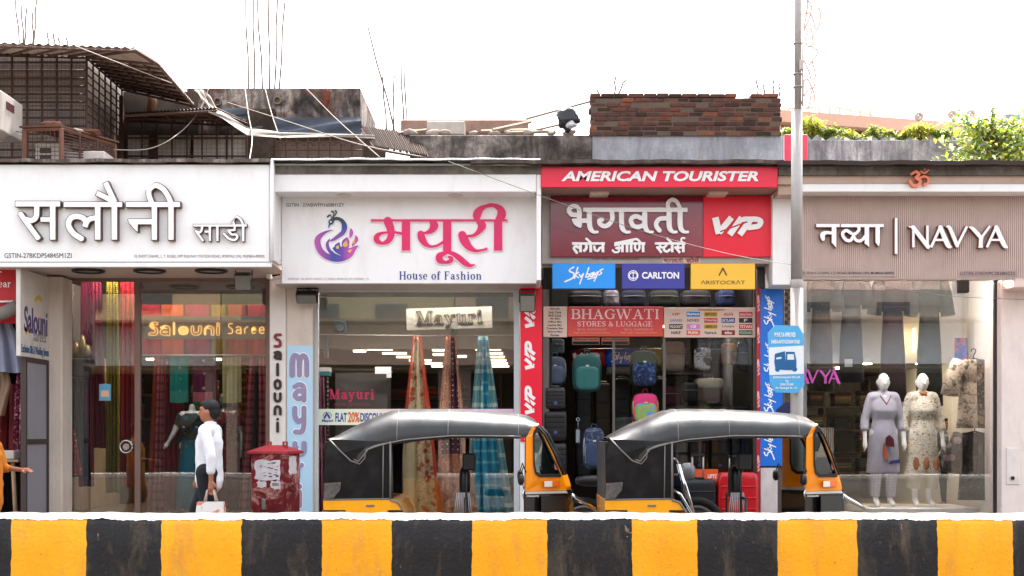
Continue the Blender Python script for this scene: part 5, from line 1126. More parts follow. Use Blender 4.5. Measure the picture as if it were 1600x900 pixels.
def kurta(parts_extra=(), hem=.42, flare=.23):
    mb = MB().loft([(0, 0, hem, flare, flare*.72), (0, 0, .62, .20, .155), (0, 0, .88, .185, .15), (0, 0, .98, .165, .14), (0, 0, 1.10, .135, .12), (0, -.015, 1.22, .165, .14), (0, 0, 1.33, .17, .11), (0, .01, 1.40, .12, .085), (0, .01, 1.43, .075, .07)], 32)
    for s in (-1, 1): mb.chain([(s*.16, .01, 1.36), (s*.232, .02, 1.10), (s*.238, -.01, 1.00)], [.065, .056, .06])
    mb.chain([(-.13, .01, 1.385), (.13, .01, 1.385)], [.082, .082]); mb.caps((0, .01, 1.40), (0, .01, 1.45), .085, .066)
    return mb
for i, (u, lab) in enumerate(((1380, 'white mannequin in a lilac kurta with abstract shapes on its skirt'), (1441, 'white mannequin in a cream floral kurta with peach paisley hem and cropped trousers'))):
    S = (Z(583, Yp)-fz)/1.70; loc = Vector((X(u, Yp), Yp, fz)); t = thing('mannequin', lab, 'mannequin', loc, 'mannequins in the boutique window')
    place(remesh(figure_body(), .011, 4), loc, 0, S).build('body', skinw, t)
    if i == 0:
        lil = fabric('lilac_cotton', '#b3afbf'); d = place(remesh(kurta(hem=.43, flare=.215), .012, 4), loc, 0, S).build('kurta', lil, t)
        dec = lambda pts, w, m, n_: (lambda mb: (strokes(mb, [(pts, w, 'p' if w < .02 else 's')], lambda a, b, d_: loc+Vector((a*S, (-.185-.02*(1-b)-.0*a*a+.35*a*a-d_), b*S)), -.02, .006, step=.004), mb.build(n_, m, d)))(MB())
        dec([(-.02, .78), (.09, .76), (.08, .86), (.03, .91), (-.01, .88)], .004, mat('print_maroon', '#5a1226', .8), 'printed_shape')
        dec([(-.05, .66), (.0, .58), (-.01, .72), (-.04, .80)], .004, mat('print_orange', '#c0552c', .8), 'printed_shape')
        dec([(.02, .545), (.16, .56), (.16, .60), (.05, .585)], .004, mat('print_blue', '#3a3f7a', .8), 'printed_shape')
        n_ = MB(); n_.tube([loc+Vector(p)*S for p in ((-.07, -.118, 1.41), (0, -.168, 1.30), (.07, -.118, 1.41))], .010*S, 6); n_.build('neck_trim', mat('bead_trim', '#6a4a44', .6), d)
        for s in (-1, 1):
            MB().tube([loc+Vector((s*.09, 0, .70))*S, loc+Vector((s*.10, -.01, .40))*S, loc+Vector((s*.098, .012, .13))*S], [.09*S, .075*S, .055*S], 16).build('trouser_leg', fabric('lilac_lace', '#a9a5b4', '#d5d2da', 'dots', 28, .25), t)
    else:
        d = place(remesh(kurta(hem=.43, flare=.23), .012, 4), loc, 0, S).build('kurta', fabric('cream_floral_cotton', '#e0d6c8', '#8d6748', 'floral', 18, .22, c3='#9a8a6a'), t)
        for k in range(3):
            mb = MB(); c = loc+Vector(((k-1)*.13*S, -.165*S-.02, .55*S)); mb.ell(c, (.04*S, .012, .085*S), 1, 1, 12, 8); mb.build('hem_motif', mat('peach_motif', '#b3764e', .8, var=.3, scale=60), d)
        MB().loft([(loc.x, loc.y, loc.z+.405*S, .235*S, .175*S), (loc.x, loc.y, loc.z+.435*S, .232*S, .17*S)], 40).build('lace_hem', fabric('lace', '#cfc6b4'), d)
        MB().loft([(loc.x, loc.y+.005, loc.z+1.41*S, .085*S, .08*S), (loc.x, loc.y, loc.z+1.46*S, .066*S, .066*S)], 20).build('collar', mat('peach_motif', '#b3764e', .8), d)
        for s in (-1, 1):
            MB().tube([loc+Vector((s*.09, 0, .70))*S, loc+Vector((s*.11, -.01, .40))*S, loc+Vector((s*.115, .012, .24))*S], [.10*S, .095*S, .085*S], 16).build('trouser_leg', fabric('ivory_cotton', '#c9c2b2'), t)
# saree mannequins
Ym = 18.0; fzs = .5
for i, (u, vt, lab) in enumerate(((300, 640, 'headless white mannequin wrapped in a teal and bronze saree'), (352, 612, 'silver headed mannequin in a dark red saree behind the man in white'))):
    S = (Z(vt, Ym)-fzs)/(1.46 if i == 0 else 1.70); loc = Vector((X(u, Ym), Ym, fzs)); t = thing('mannequin', lab, 'mannequin', loc)
    arms = [((-.17, .01, 1.36), (-.25, -.02, 1.14), (-.30, -.16, 1.0)), ((.17, .01, 1.36), (.235, .0, 1.1), (.24, -.06, .86))]
    place(remesh(figure_body(head=i == 1, arms=arms), .012, 4), loc, 0, S).build('body', skinw if i == 0 else silverh, t)
    f1 = fabric('teal_saree', '#17708a', '#8a7350', 'floral', 9, .24, c3='#2a7480') if i == 0 else fabric('red_saree', '#5e101c', '#9a5a4a', 'floral', 10, .2, c3='#7a1c26')
    sk = MB().loft([(0, 0, .02, .24, .2), (0, 0, .3, .22, .18), (0, 0, .7, .19, .16), (0, 0, .95, .17, .145), (0, 0, 1.02, .15, .13)], 40)
    for k in range(9): sk.tube([(-.10+k*.022, -.19, .03), (-.08+k*.018, -.175, .5), (-.05+k*.012, -.15, .98)], .016, 6)
    place(sk, loc, 0, S).build('saree_skirt', f1, t)
    bl_ = MB().loft([(0, 0, 1.0, .145, .125), (0, 0, 1.12, .138, .122), (0, -.015, 1.24, .168, .142), (0, 0, 1.34, .175, .112), (0, .01, 1.41, .12, .09)], 28)
    for s in (-1, 1): bl_.chain([(s*.16, .01, 1.36), (s*.2, .0, 1.25)], [.07, .062])
    place(remesh(bl_, .014, 4), loc, 0, S).build('blouse', f1 if i else fabric('bronze_blouse', '#54483a', '#2c6a74', 'floral', 10, .3), t)
    pal = MB().grid(lambda s, q: (-.2+.42*q+(s-.5)*.09, -.165-.03*math.sin(s*18)+.10*abs(q-.35), 1.0+.42*q+(s-.5)*.16), 24, 16)
    pal.grid(lambda s, q: (.17+(s-.5)*.14, .13-.04*q+.015*math.sin(s*18)-.02, 1.42-1.0*q), 16, 16)
    place(pal, loc, 0, S).build('saree_pallu', fabric('teal_pallu', '#12505e', '#9a8458', 'floral', 12, .3) if i == 0 else fabric('red_pallu', '#6a1420', '#b58a5a', 'floral', 14, .24), t)
# ------------------------------------------------------------------ luggage: bags and suitcases
def backpack(label, u, v0, v1, wpx, Y, m, m2, group='backpacks hung in the luggage shop', trim=None, hook=True):
    k = Y/F; H = (v1-v0)*k; W = wpx*k; c = P(u, (v0+v1)/2, Y); t = thing('backpack', label, 'backpack', (c.x, Y, c.z-H/2), group)
    b = MB().ell((c.x, Y+.02, c.z), (W/2, .11, H/2), .55, .6, 28, 20)
    b.build('main_body', m, t)
    MB().ell((c.x, Y-.07, c.z-H*.14), (W*.40, .06, H*.31), .5, .55, 24, 16).build('front_pocket', m2, t)
    zp = MB(); zp.tube([(c.x+W*.385*q[0], Y-.075, c.z-H*.14+H*.30*q[1]) for q in ((-1, -.7), (-1, .55), (-.8, .9), (-.3, 1.0), (.3, 1.0), (.8, .9), (1, .55), (1, -.7))], .007, 6)
    zp.tube([(c.x+W*.46*q[0], Y-.05, c.z+H*.47*q[1]) for q in ((-1, -.4), (-1, .4), (-.75, .82), (0, .97), (.75, .82), (1, .4), (1, -.4))], .007, 6); zp.build('zip', trim or blackp, t)
    h = MB().tube([(c.x-.03, Y, c.z+H*.48), (c.x-.025, Y, c.z+H*.48+.05), (c.x+.025, Y, c.z+H*.48+.05), (c.x+.03, Y, c.z+H*.48)], .009, 6); h.build('grab_handle', m, t)
    for s in (-1, 1): MB().tube([(c.x+s*W*.25, Y+.10, c.z+H*.42), (c.x+s*W*.42, Y+.16, c.z+H*.1), (c.x+s*W*.40, Y+.10, c.z-H*.4)], .02, 6).build('shoulder_strap', m, t)
    MB().box((c.x-.018, Y-.135, c.z+H*.16), (c.x+.018, Y-.125, c.z+H*.20)).build('brand_patch', mat('patch', '#b8b0a8', .5), t)
    return t
backpack('blue grey backpack with white piping above the stacked black suitcases', 867, 557, 603, 36, 17.3, fabric('slate_nylon', '#3c4656'), fabric('slate_nylon2', '#465062'), trim=mat('piping_grey', '#9a9aa2', .5))
backpack('teal green backpack hanging in front of the banner roll', 917, 553, 613, 46, 17.15, fabric('teal_nylon', '#1f4a48'), fabric('teal_nylon2', '#2a5f5c'))
backpack('olive backpack with dark blue printed pocket hanging from the ceiling hook', 1006, 547, 606, 44, 17.12, fabric('olive_nylon', '#3c4238'), fabric('navy_print', '#141c38', '#3a5a8a', 'floral', 8, .2))
backpack('bright pink and green child backpack below the olive one', 1008, 614, 662, 42, 17.1, fabric('pink_nylon', '#c2366a'), fabric('lime_print', '#8aa03c', '#5a8ab4', 'floral', 9, .4), trim=mat('lime_trim', '#a8b82c', .5))
backpack('blue bag in clear wrapping hanging low beside the stacked black suitcases', 928, 668, 733, 34, 16.95, fabric('blue_wrap', '#283248', '#59647c', 'floral', 8, .3), fabric('blue_wrap2', '#303c56'), trim=mat('clear_wrap', '#a8b0b8', .3))
# banner roll
bn = thing('banner_roll', 'curved padded banner in red, blue and yellow behind the hanging backpacks', 'banner', P(960, 572, 17.9))
for a, b, m in ((892, 946, mat('roll_red', '#8a141c', .25)), (946.2, 1006, mat('roll_blue', '#0f55c0', .25)), (1006.2, 1034, mat('roll_yellow', '#b8a814', .3)), (1034.2, 1072, mat('roll_navy', '#1c2a7a', .3))):
    MB().rings([[(X(u, 17.9), 17.9+.10*math.cos(q), Z(558.5, 17.9)+.115*math.sin(q)-.03*max(0, (920-u)/28)) for q in [j*2*PI/20 for j in range(20)]] for u in np.linspace(a, b, 8)], True, True, 0, True).build('banner_segment', m, bn)
m_ = MB(); strokes(m_, fit(VIP, 897, 552, 935, 566), front(17.795), -.02, .012, step=.3); m_.build('logo_lettering', lwhite, bn)
m_ = MB(); strokes(m_, fit(SKY, 955, 550, 992, 567), front(17.795), -.02, .012, step=.3); m_.build('lettering', lwhite, bn)
MB().tube([P(948, 578, 17.95), P(1036, 578, 17.95)], .06, 12).solo('grey_bolster', mat('grey_pad', '#77736e', .5), 'grey padded roll below the coloured banner roll', 'roll')
def bag(name, label, cat, u0, v0, u1, v1, Y, d, m, e=.35, flap=None, handle=True, group=None):
    a = P((u0+u1)/2, (v0+v1)/2, Y); W, H = (u1-u0)*Y/F, (v1-v0)*Y/F; t = thing(name, label, cat, (a.x, Y+d/2, a.z-H/2), group)
    MB().ell((a.x, Y+d/2, a.z), (W/2, d/2, H/2), e, e, 28, 18).build('bag_body', m, t)
    if flap: MB().ell((a.x, Y+d/2-.01, a.z+H*.3), (W*.51, d*.52, H*.22), .4, .4, 24, 12).build('flap', flap, t)
    if handle: MB().tube([(a.x-W*.2, Y+d/2, a.z+H*.45), (a.x-W*.15, Y+d/2, a.z+H*.45+.06), (a.x+W*.15, Y+d/2, a.z+H*.45+.06), (a.x+W*.2, Y+d/2, a.z+H*.45)], .012, 6).build('grab_handle', blackp, t)
    z_ = MB().tube([(a.x-W*.47, Y-.004+d*.05, a.z+H*.1), (a.x, Y-.012, a.z+H*.12), (a.x+W*.47, Y-.004+d*.05, a.z+H*.1)], .006, 6); z_.build('zip', mat('zip_grey', '#6a6664', .4), t)
    return t
greyn = fabric('black_nylon', '#17171a', rough=.5); brn = fabric('brown_leather', '#43221a', rough=.5)
bag('suitcase_cover', 'beige covered suitcase on the upper ledge beside the printed bag', 'suitcase', 1036, 533, 1071, 581, 17.5, .3, fabric('beige_cover', '#8c7d76'), .3)
bag('travel_bag', 'black and white printed bag hanging near the beige covered suitcase', 'bag', 1086, 543, 1112, 578, 17.3, .14, fabric('newsprint', '#b8b0b4', '#2c2428', 'floral', 9, .42), .4)
bag('duffel_bag', 'brown duffel bag with cream top on the shelf behind the luggage window', 'bag', 1087, 591, 1131, 628, 17.3, .3, brn, .3, fabric('cream_canvas', '#a89a86'))
bag('travel_bag', 'black shoulder bag pressed against the brown duffel bag', 'bag', 1066, 597, 1092, 629, 17.25, .25, greyn, .4)
bag('travel_bag', 'maroon bag on the shelf with the brown duffel', 'bag', 1038, 603, 1066, 634, 17.4, .25, fabric('maroon_nylon', '#4a1a2a'), .4)
bag('hanging_bag', 'amber and grey bag hanging high in the luggage window', 'bag', 1128, 535, 1152, 570, 17.35, .12, fabric('amber_bag', '#6a4a3a', '#b8742c', 'floral', 5, .4), .5)
bag('hanging_bag', 'shiny dark grey bag hanging beside the amber and grey one', 'bag', 1152, 533, 1172, 580, 17.4, .12, mat('dark_shiny', '#2c2c32', .25), .5)
bag('hanging_bag', 'small charcoal bag hanging between the printed bag and the amber one', 'bag', 1108, 533, 1128, 566, 17.45, .12, greyn, .5)
for i, (u0, u1, m, lab) in enumerate(((888, 942, greyn, 'black holdall on the top shelf above the red orange board'), (944, 968, fabric('grey_print_bag', '#55525c', '#8a8692', 'floral', 9, .4), 'grey printed holdall on the top shelf'), (972, 1010, fabric('navy_bag', '#1c2030'), 'navy holdall on the top shelf'), (1016, 1062, fabric('dark_green_bag', '#262c28'), 'dark green holdall on the top shelf'), (1066, 1112, fabric('charcoal_bag', '#2c2c2e'), 'charcoal holdall on the top shelf below the yellow board'), (1122, 1150, fabric('blue_bag', '#26345a'), 'blue holdall on the top shelf'))):
    bag('holdall', lab, 'bag', u0, 452, u1, 479, 17.5, .35, m, .4, None, True, 'holdalls on the top shelf of the luggage shop')
MB().pbox(858, 479.5, 1178, 482, 17.4, .6).solo('top_shelf', dark, 'dark shelf carrying the row of holdalls above the red inner board', 'shelf')
MB().pbox(1040, 634.5, 1176, 638, 17.2, .5).solo('display_shelf', mat('dark_glass_shelf', '#221e1c', .3), 'dark shelf carrying the brown duffel bag', 'shelf')
MB().pbox(1040, 582, 1100, 585, 17.3, .5).solo('display_shelf', mat('dark_glass_shelf', '#221e1c', .3), 'short dark ledge under the beige covered suitcase', 'shelf')
def suitcase(label, u0, u1, v0, v1, Y, m, bars=True, group='suitcases', vb=None, d=.26, fl=None):
    a, b = P(u0, v1, Y), P(u1, v0, Y); t = thing('suitcase', label, 'suitcase', ((a.x+b.x)/2, Y+d/2, a.z), group); cx, cz = (a.x+b.x)/2, (a.z+b.z)/2; W, H = b.x-a.x, b.z-a.z
    sh_ = MB().ell((cx, Y+d/2, cz), (W/2, d/2, H/2), .22, .22, 32, 24)
    for k in range(5):
        z = a.z+H*(.14+.16*k); sh_.box((cx-W*.44, Y-.007, z), (cx+W*.44, Y+.03, z+.022), bev=.006)
    sh_.build('shell', m, t)

    MB().box((cx-.06, Y+d*.3, b.z-.005), (cx+.06, Y+d*.6, b.z+.025), bev=.01).build('top_handle', blackp, t)
    MB().cyl((cx, Y-.012, a.z+H*.3), (cx, Y+.01, a.z+H*.3), .022).build('badge', mat('badge_blue', '#4a5a8a', .3, metal=.5), t)
    if bars:
        for s in (-1, 1): MB().cyl((cx+s*W*.16, Y+d*.8, b.z-.02), (cx+s*W*.16, Y+d*.8, P(0, vb, Y).z), .011).build('trolley_bar', alum, t)
        z = P(0, vb, Y).z; MB().box((cx-W*.2, Y+d*.8-.018, z-.015), (cx+W*.2, Y+d*.8+.018, z+.02), bev=.008).build('trolley_grip', blackp, t)
    for sx in (-1, 1):
        for sy in (.2, .8):
            c = Vector((cx+sx*W*.36, Y+d*sy, a.z-.03)); MB().cyl(c-Vector((.012, 0, 0)), c+Vector((.012, 0, 0)), .032).build('wheel', blackp, t)
    return t
Yq = 16.2
suitcase('charcoal hard suitcase with raised trolley bars, standing on the pavement beside the red one', 1067, 1121, 749, 845, Yq, mat('charcoal_abs', '#1e2024', .35), True, vb=712)
suitcase('bright red hard suitcase with ribbed shell and raised trolley bars', 1123, 1186, 738, 848, Yq-.05, mat('red_abs', '#b80e1c', .3, coat=.3), True, vb=714)
s = board('price_sign', 'orange sale sign standing behind the charcoal and red suitcases', 1080, 733, 1122, 760, Yq+.5, .01, mat('orange_card', '#d8501c', .5), 'sign', 0)
m_ = MB(); txt(m_, 'UPTO', 1106, 741, 1121.5, 747.5, front(Yq+.5), .003, .03); m_.build('lettering', lwhite, s)
for i, (u0, u1, v0, v1, mm) in enumerate(((852, 884, 605, 640, '#1c1a1b'), (850, 886, 642, 690, '#151416'), (850, 886, 692, 740, '#1f1d1d'), (850, 888, 742, 820, '#1a1a1c'))):
    suitcase('black suitcase lying in the stack beside the red strip, '+('topmost one', 'second from top', 'third from top', 'bottom one')[i], u0, u1, v0, v1, 16.98, mat('black_case%d' % i, mm, .4), False, 'black suitcases stacked beside the red strip', d=.3)
bag('teal_box_bag', 'flat grey green bag standing above the blue grey backpack', 'bag', 851, 529, 882, 552, 17.4, .1, fabric('grey_green', '#4a5a5c'), .3, None, False)
for i in range(5):
    suitcase('dark suitcase standing in the back row deep inside the luggage shop', 900+i*30, 925+i*30, 590+(i % 2)*8, 745, 18.6+.1*(i % 2), mat('deep_case%d' % i, ['#23262c', '#3a2c1c', '#1c2420', '#2c2c14', '#26202c'][i], .4), False, 'dark suitcases in the back row')
for i in range(4):
    suitcase('dark suitcase standing below the shelf with the brown duffel bag', 1045+i*33, 1073+i*33, 650, 760, 17.6, mat('right_case%d' % i, ['#1c2230', '#2c1418', '#161616', '#1a2634'][i], .4), False, 'dark suitcases behind the luggage window')
kc = MB(); c = P(903, 658, 16.95); kc.tube([c, c+Vector((0, 0, -.1))], .004, 4); kc.box(c+Vector((-.025, -.01, -.26)), c+Vector((.025, .01, -.1)), bev=.008); kc.tube([c+Vector((.02*math.cos(q), 0, .02+.02*math.sin(q))) for q in np.linspace(0, 6.3, 10)], .005, 5)
kc.solo('padlock_pack', mat('steel_blue', '#8a929c', .35, metal=.5), 'hanging card of padlocks in front of the black suitcases', 'padlock')
for i in range(3):
    lamp_strip(1.2+i*.8, 18.8, 2.9, .5, .08, emis('shop_tube', '#ffe9c8', 6), 'dim tube light on the luggage shop ceiling', 'tube lights on the luggage shop ceiling')
# ------------------------------------------------------------------ clothes stall garments
hang('hanging_shirt', 'blue grey shirt hanging under the red sign', 'shirt', [(497, -30, 14), (520, -34, 24), (582, -36, 38)], 16.7, fabric('blue_grey_cotton', '#7d7f94'), folds=3, amp=.05)
hang('hanging_garment', 'burgundy garment with white leaf print beside the grey panel door', 'garment', [(575, 27, 38), (620, 22, 41), (690, 20, 40), (735, 32, 40)], 16.8, fabric('burgundy_leaf', '#5a0f26', '#b98a94', 'floral', 11, .2, c3='#b08090'), folds=3, amp=.04)
hang('hanging_garment', 'beige trousers hanging below the blue grey shirt', 'trousers', [(582, -30, 14), (600, -32, 17), (650, -34, 6)], 16.9, fabric('khaki_cotton', '#7d6655'), folds=2, amp=.05)
hang('hanging_garment', 'dark red garment low in the clothes stall behind the pointing hand', 'garment', [(600, -60, 26), (720, -60, 24)], 17.3, fabric('stall_red_cloth', '#5a1016'), folds=5, amp=.05)
MB().tube([P(-40, 502, 16.35), P(8, 488, 16.35), P(28, 478, 16.35)], .075, 14).solo('awning_roll', mat('grey_canvas', '#77706a', .8), 'rolled grey awning tube over the clothes stall', 'awning')
MB().tube([P(-20, 472, 16.45), P(33, 470.5, 16.45)], .012).solo('awning_bar', white, 'thin white bar across the red sign end of the clothes stall', 'bar')
stl = thing('wooden_stool', 'pale wooden step stool with books on it in the clothes stall', 'stool', (X(8, 16.7), 16.7, .3))
tl = MB().pbox(-30, 718, 28, 722, 16.5, .4); tl.build('seat', mat('pale_wood', '#8d7258', .6, var=.2), stl)
for x in (-25, 20): MB().tube([P(x, 722, 16.55), P(x+6, 835, 16.5)], .025, 6).build('leg', mat('pale_wood', '#8d7258', .6), stl)
MB().pbox(-20, 704, 22, 717.6, 16.55, .3, bev=.01).solo('book_pile', [mat('paper_white', '#b5aaa2', .7)], 'pale pile of papers on the wooden step stool', 'papers')

# added fill tubes, unseen above the door heads, to brighten the window displays
for nm, u0, u1, y, z, n, e in (('saree shop', 120, 410, 17.6, 3.47, 5, 11), ('fashion shop', 510, 800, 17.36, 3.33, 5, 26), ('luggage shop', 870, 1170, 17.3, 3.75, 4, 12), ('boutique', 1265, 1545, 17.12, 3.46, 5, 30)):
    dl = emis('display_fill_'+nm, '#fff6f0', e)
    for i in range(n):
        u = u0+(u1-u0)*(i+.5)/n; lamp_strip(X(u, y), y, z, .45, .08, dl, 'added unseen fill tube above the window display of the '+nm, 'added display fill tubes of the '+nm)
# ------------------------------------------------------------------ upper floor on the left
mesh_m = mat('rust_mesh', '#4d342c', .8, var=.3, scale=20)
sheetm = mat('old_grey_sheet', '#8a7f77', .8, var=.18, scale=3, dirt=.5, dirtcol='#2e2622')
up = thing('upper_floor', 'dark upper storey behind rusty window grilles above the saree shop', 'building', (X(60, 18), 18.5, 4.48))
Ya, Yb = 17.6, 19.2; x1 = X(135, Ya); x0 = X(-120, Ya); zt = Z(85, Ya); zb = 4.49
MB().box((x0, Ya+.1, zb), (x1-.1, Yb+4, zt+.06)).build('wall', sheetm, up)
def grille(mb, p0, p1, z0, z1, nx, nz, fine=True, r=.014):
    p0, p1 = Vector(p0), Vector(p1)
    for i in range(nx+1):
        p = p0.lerp(p1, i/nx); mb.tube([(p.x, p.y, z0), (p.x, p.y, z1)], r, 4, smooth=False)
    for j in range(nz+1):
        z = z0+(z1-z0)*j/nz; mb.tube([(p0.x, p0.y, z), (p1.x, p1.y, z)], r, 4, smooth=False)
    return mb
def wire(mb, p0, p1, z0, z1, s, r=.0022):
    p0, p1 = Vector(p0), Vector(p1); L = (p1-p0).length
    for i in range(int(L/s)+1):
        p = p0.lerp(p1, i*s/L); mb.tube([(p.x, p.y, z0), (p.x, p.y, z1)], r, 3, smooth=False)
    for j in range(int((z1-z0)/s)+1):
        z = z0+j*s; mb.tube([(p0.x, p0.y, z), (p1.x, p1.y, z)], r, 3, smooth=False)
    return mb
g = grille(MB(), (x0, Ya, 0), (x1, Ya, 0), zb, zt, 11, 17); g.build('front_grille', mesh_m, up)
g = wire(MB(), (x0+.1, Ya-.02, 0), (x1, Ya-.02, 0), zb, zt, .045); g.build('wire_mesh', mesh_m, up)
g = grille(MB(), (x1, Ya+.02, 0), (x1, Yb, 0), zb, zt-.05, 6, 17, r=.012); g.build('side_grille', mesh_m, up)
# recessed wall with white window panes
xr_ = X(395, Yb)
MB().box((x1-.1, Yb+.26, zb), (X(302, Yb), Yb+.36, Z(136, Yb))).box((X(302, Yb), Yb+.26, zb), (X(600, Yb), Yb+.3, Z(203, Yb))).build('recessed_wall', mat('dark_plaster', '#3d332c', .9, var=.25, dirt=.4), up)
MB().box((x1-.1, Ya+.12, zb), (x1-.05, Yb+.26, zt+.06)).build('side_wall', sheetm, up)
for a, b in ((200, 296), (302, 352), (356, 384)): MB().pbox(a, 211, b, 262, Yb+.17, .08).build('window_pane', mat('dirty_white_pane', '#b0a59d', .5, var=.12, scale=4), up)
MB().pbox(232, 208, 246, 264, Yb+.13, .1).build('post', rustm, up)
g = grille(MB(), (X(197, Yb), Yb+.05, 0), (X(385, Yb), Yb+.05, 0), zb, Z(186, Yb), 8, 5, r=.012); g = wire(g, (X(197, Yb), Yb+.04, 0), (X(385, Yb), Yb+.04, 0), zb, Z(190, Yb), .06); g.build('window_grille', mesh_m, up)
MB().pbox(186, 150, 192, 262, Yb-.1, .06).build('post', rustm, up)
g = MB(); g.pbox(430, 196, 566, 262, Yb+.25, .05); g.build('shutter', mat('shutter_greige', '#6b5a4e', .7, var=.15), up)
g = grille(MB(), (X(428, Yb), Yb+.1, 0), (X(566, Yb), Yb+.1, 0), zb, Z(208, Yb), 8, 5, r=.01)
for i in range(9):
    c = P(436+i*15.5, 228, Yb+.09); g.tube([c+Vector((.055*math.cos(q), 0, .055*math.sin(q))) for q in np.linspace(0, PI, 9)], .008, 4)
g.build('window_grille', mesh_m, up)
MB().pbox(385, 170, 428, 262, Yb+.1, .25).build('pillar', concrete('dark_pillar_plaster', ['#2c241f', '#3f342c', '#55473c', '#231c18'], .6, 2.2), up)
MB().tube([P(233, 182, Yb+.1), P(238, 160, Yb+.05), P(233, 140, Yb)], [.06, .07, .05], 8).build('pipe_stub', mat('old_sack', '#6a4c38', .9), up)
# big awning: frame of purlins with sheets, over front and round the corner
def awning(label, quad, nx, ny, m, fm, th=.02, bar=.018):
    """quad: four world corners (front-left, front-right, back-right, back-left)"""
    a, b, c, d = [Vector(q) for q in quad]; t = thing('sheet_awning', label, 'awning', (a+b+c+d)/4)
    f = lambda s, q: (a.lerp(b, s)).lerp(d.lerp(c, s), q)
    mb = MB(); mb.grid(lambda s, q: f(s, q)+Vector((0, 0, .02+.012*math.sin(s*160))), 120, 6, smooth=False); mb.grid(lambda s, q: f(s, q)+Vector((0, 0, .032+.012*math.sin(s*160))), 120, 6, smooth=False); mb.build('roof_sheet', m, t)
    fb = MB()
    for i in range(nx+1): fb.tube([f(i/nx, 0), f(i/nx, 1)], bar, 4, smooth=False)
    for j in range(ny+1): fb.tube([f(0, j/ny)-Vector((0, 0, .01)), f(1, j/ny)-Vector((0, 0, .01))], bar, 4, smooth=False)
    fb.build('awning_frame', fm, t); return t
shm = mat('fibre_sheet_brown', '#a5958a', .8, var=.12, scale=3, dirt=.4)
Yf = 16.75
awning('long rusty framed sheet awning over the front of the upper storey grille', [P(-130, 66, Yf), P(212, 79, Yf), P(137, 89, Ya+.02), P(-130, 82, Ya+.02)], 9, 1, shm, mesh_m)
awning('drooping sheet awning with ladder like frame over the side grille', [P(246, 100, Yf+.1), P(303, 166, 18.9), P(192, 140, Yb+.05), P(136, 90, Ya)], 9, 5, shm, mesh_m)
MB().grid(lambda s, q: P(136.5, 89, Ya).lerp(P(212, 79, Yf).lerp(P(246, 100, Yf+.1), s), q), 12, 8).grid(lambda s, q: P(136.5, 89, Ya).lerp(P(212, 79, Yf).lerp(P(246, 100, Yf+.1), s), q)+Vector((0, 0, .02)), 12, 8).solo('corner_sheet', shm, 'triangular sheet filling the corner between the two framed awnings', 'sheet')
MB().tube([P(212, 79, Yf), P(246, 100, Yf+.1)], .03, 4, smooth=False).solo('corner_beam', mesh_m, 'rusty beam along the outer corner of the framed awnings', 'beam')
# lower awning with torn tarpaulin
awning('low dark awning with torn white edge above the saree shop roof', [P(196, 180, 18.1), P(336, 172, 18.1), P(392, 196, Yb+.2), P(196, 188, Yb+.2)], 5, 2, mat('dark_tin', '#4a3a30', .7, var=.3, dirt=.6), mesh_m)
tarp = mat('pale_tarpaulin', '#6d635a', .6, var=.15, scale=5, bmp=.2, bscale=14); tarpb = mat('blue_black_tarpaulin', '#2a3240', .35, var=.35, scale=5, bmp=.4, bscale=9)
def drape_sheet(label, top, bot, m, n=40, k=16, amp=.05, name='tarpaulin'):
    """sheet spanned between two polylines of (u, v, Y)"""
    ip = lambda pl, s: P(np.interp(s, np.linspace(0, 1, len(pl)), [p[0] for p in pl]), np.interp(s, np.linspace(0, 1, len(pl)), [p[1] for p in pl]), np.interp(s, np.linspace(0, 1, len(pl)), [p[2] for p in pl]))
    fn = lambda off: (lambda s, q: ip(top, s).lerp(ip(bot, s), q)+Vector((0, off+amp*math.sin(s*17+q*5)*math.sin(q*PI), amp*.7*math.sin(s*11+q*9)*math.sin(q*PI))))
    MB().grid(fn(0), n, k).grid(fn(.012), n, k).solo(name, m, label, 'tarpaulin')
drape_sheet('pale torn tarpaulin sagging over the edge of the low awning', [(326, 172, 18.12), (345, 174, 18.12), (386, 198, 18.15), (440, 207, 18.2), (520, 208.5, 18.25), (585, 211, 18.3)], [(326, 176, 18.05), (348, 185, 18.05), (386, 212, 18.05), (440, 215, 18.1), (520, 213.5, 18.15), (586, 216, 18.2)], tarp, amp=.02)
drape_sheet('blue black tarpaulin stretched below the stained parapet', [(300, 168, 19.38), (380, 170, 19.38), (440, 184, 19.38), (565, 183, 19.38)], [(330, 180, 19.3), (386, 204, 19.3), (450, 214, 19.3), (565, 213, 19.3)], tarpb, amp=.035)
drape_sheet('white rag hanging down the stained parapet beside the low awning', [(303, 140, 19.2), (318, 140, 19.2)], [(330, 172, 18.6), (345, 174, 18.6)], mat('grey_rag', '#7d7168', .8), 14, 14, .04)
awning('slanting lattice backed awning between the stained parapet and the black streaked wall', [P(586, 232, 18.0), P(668, 246, 18.0), P(655, 212, 18.6), P(566, 201, 18.6)], 8, 3, mat('brown_tin', '#3a2820', .8, var=.2), mesh_m)
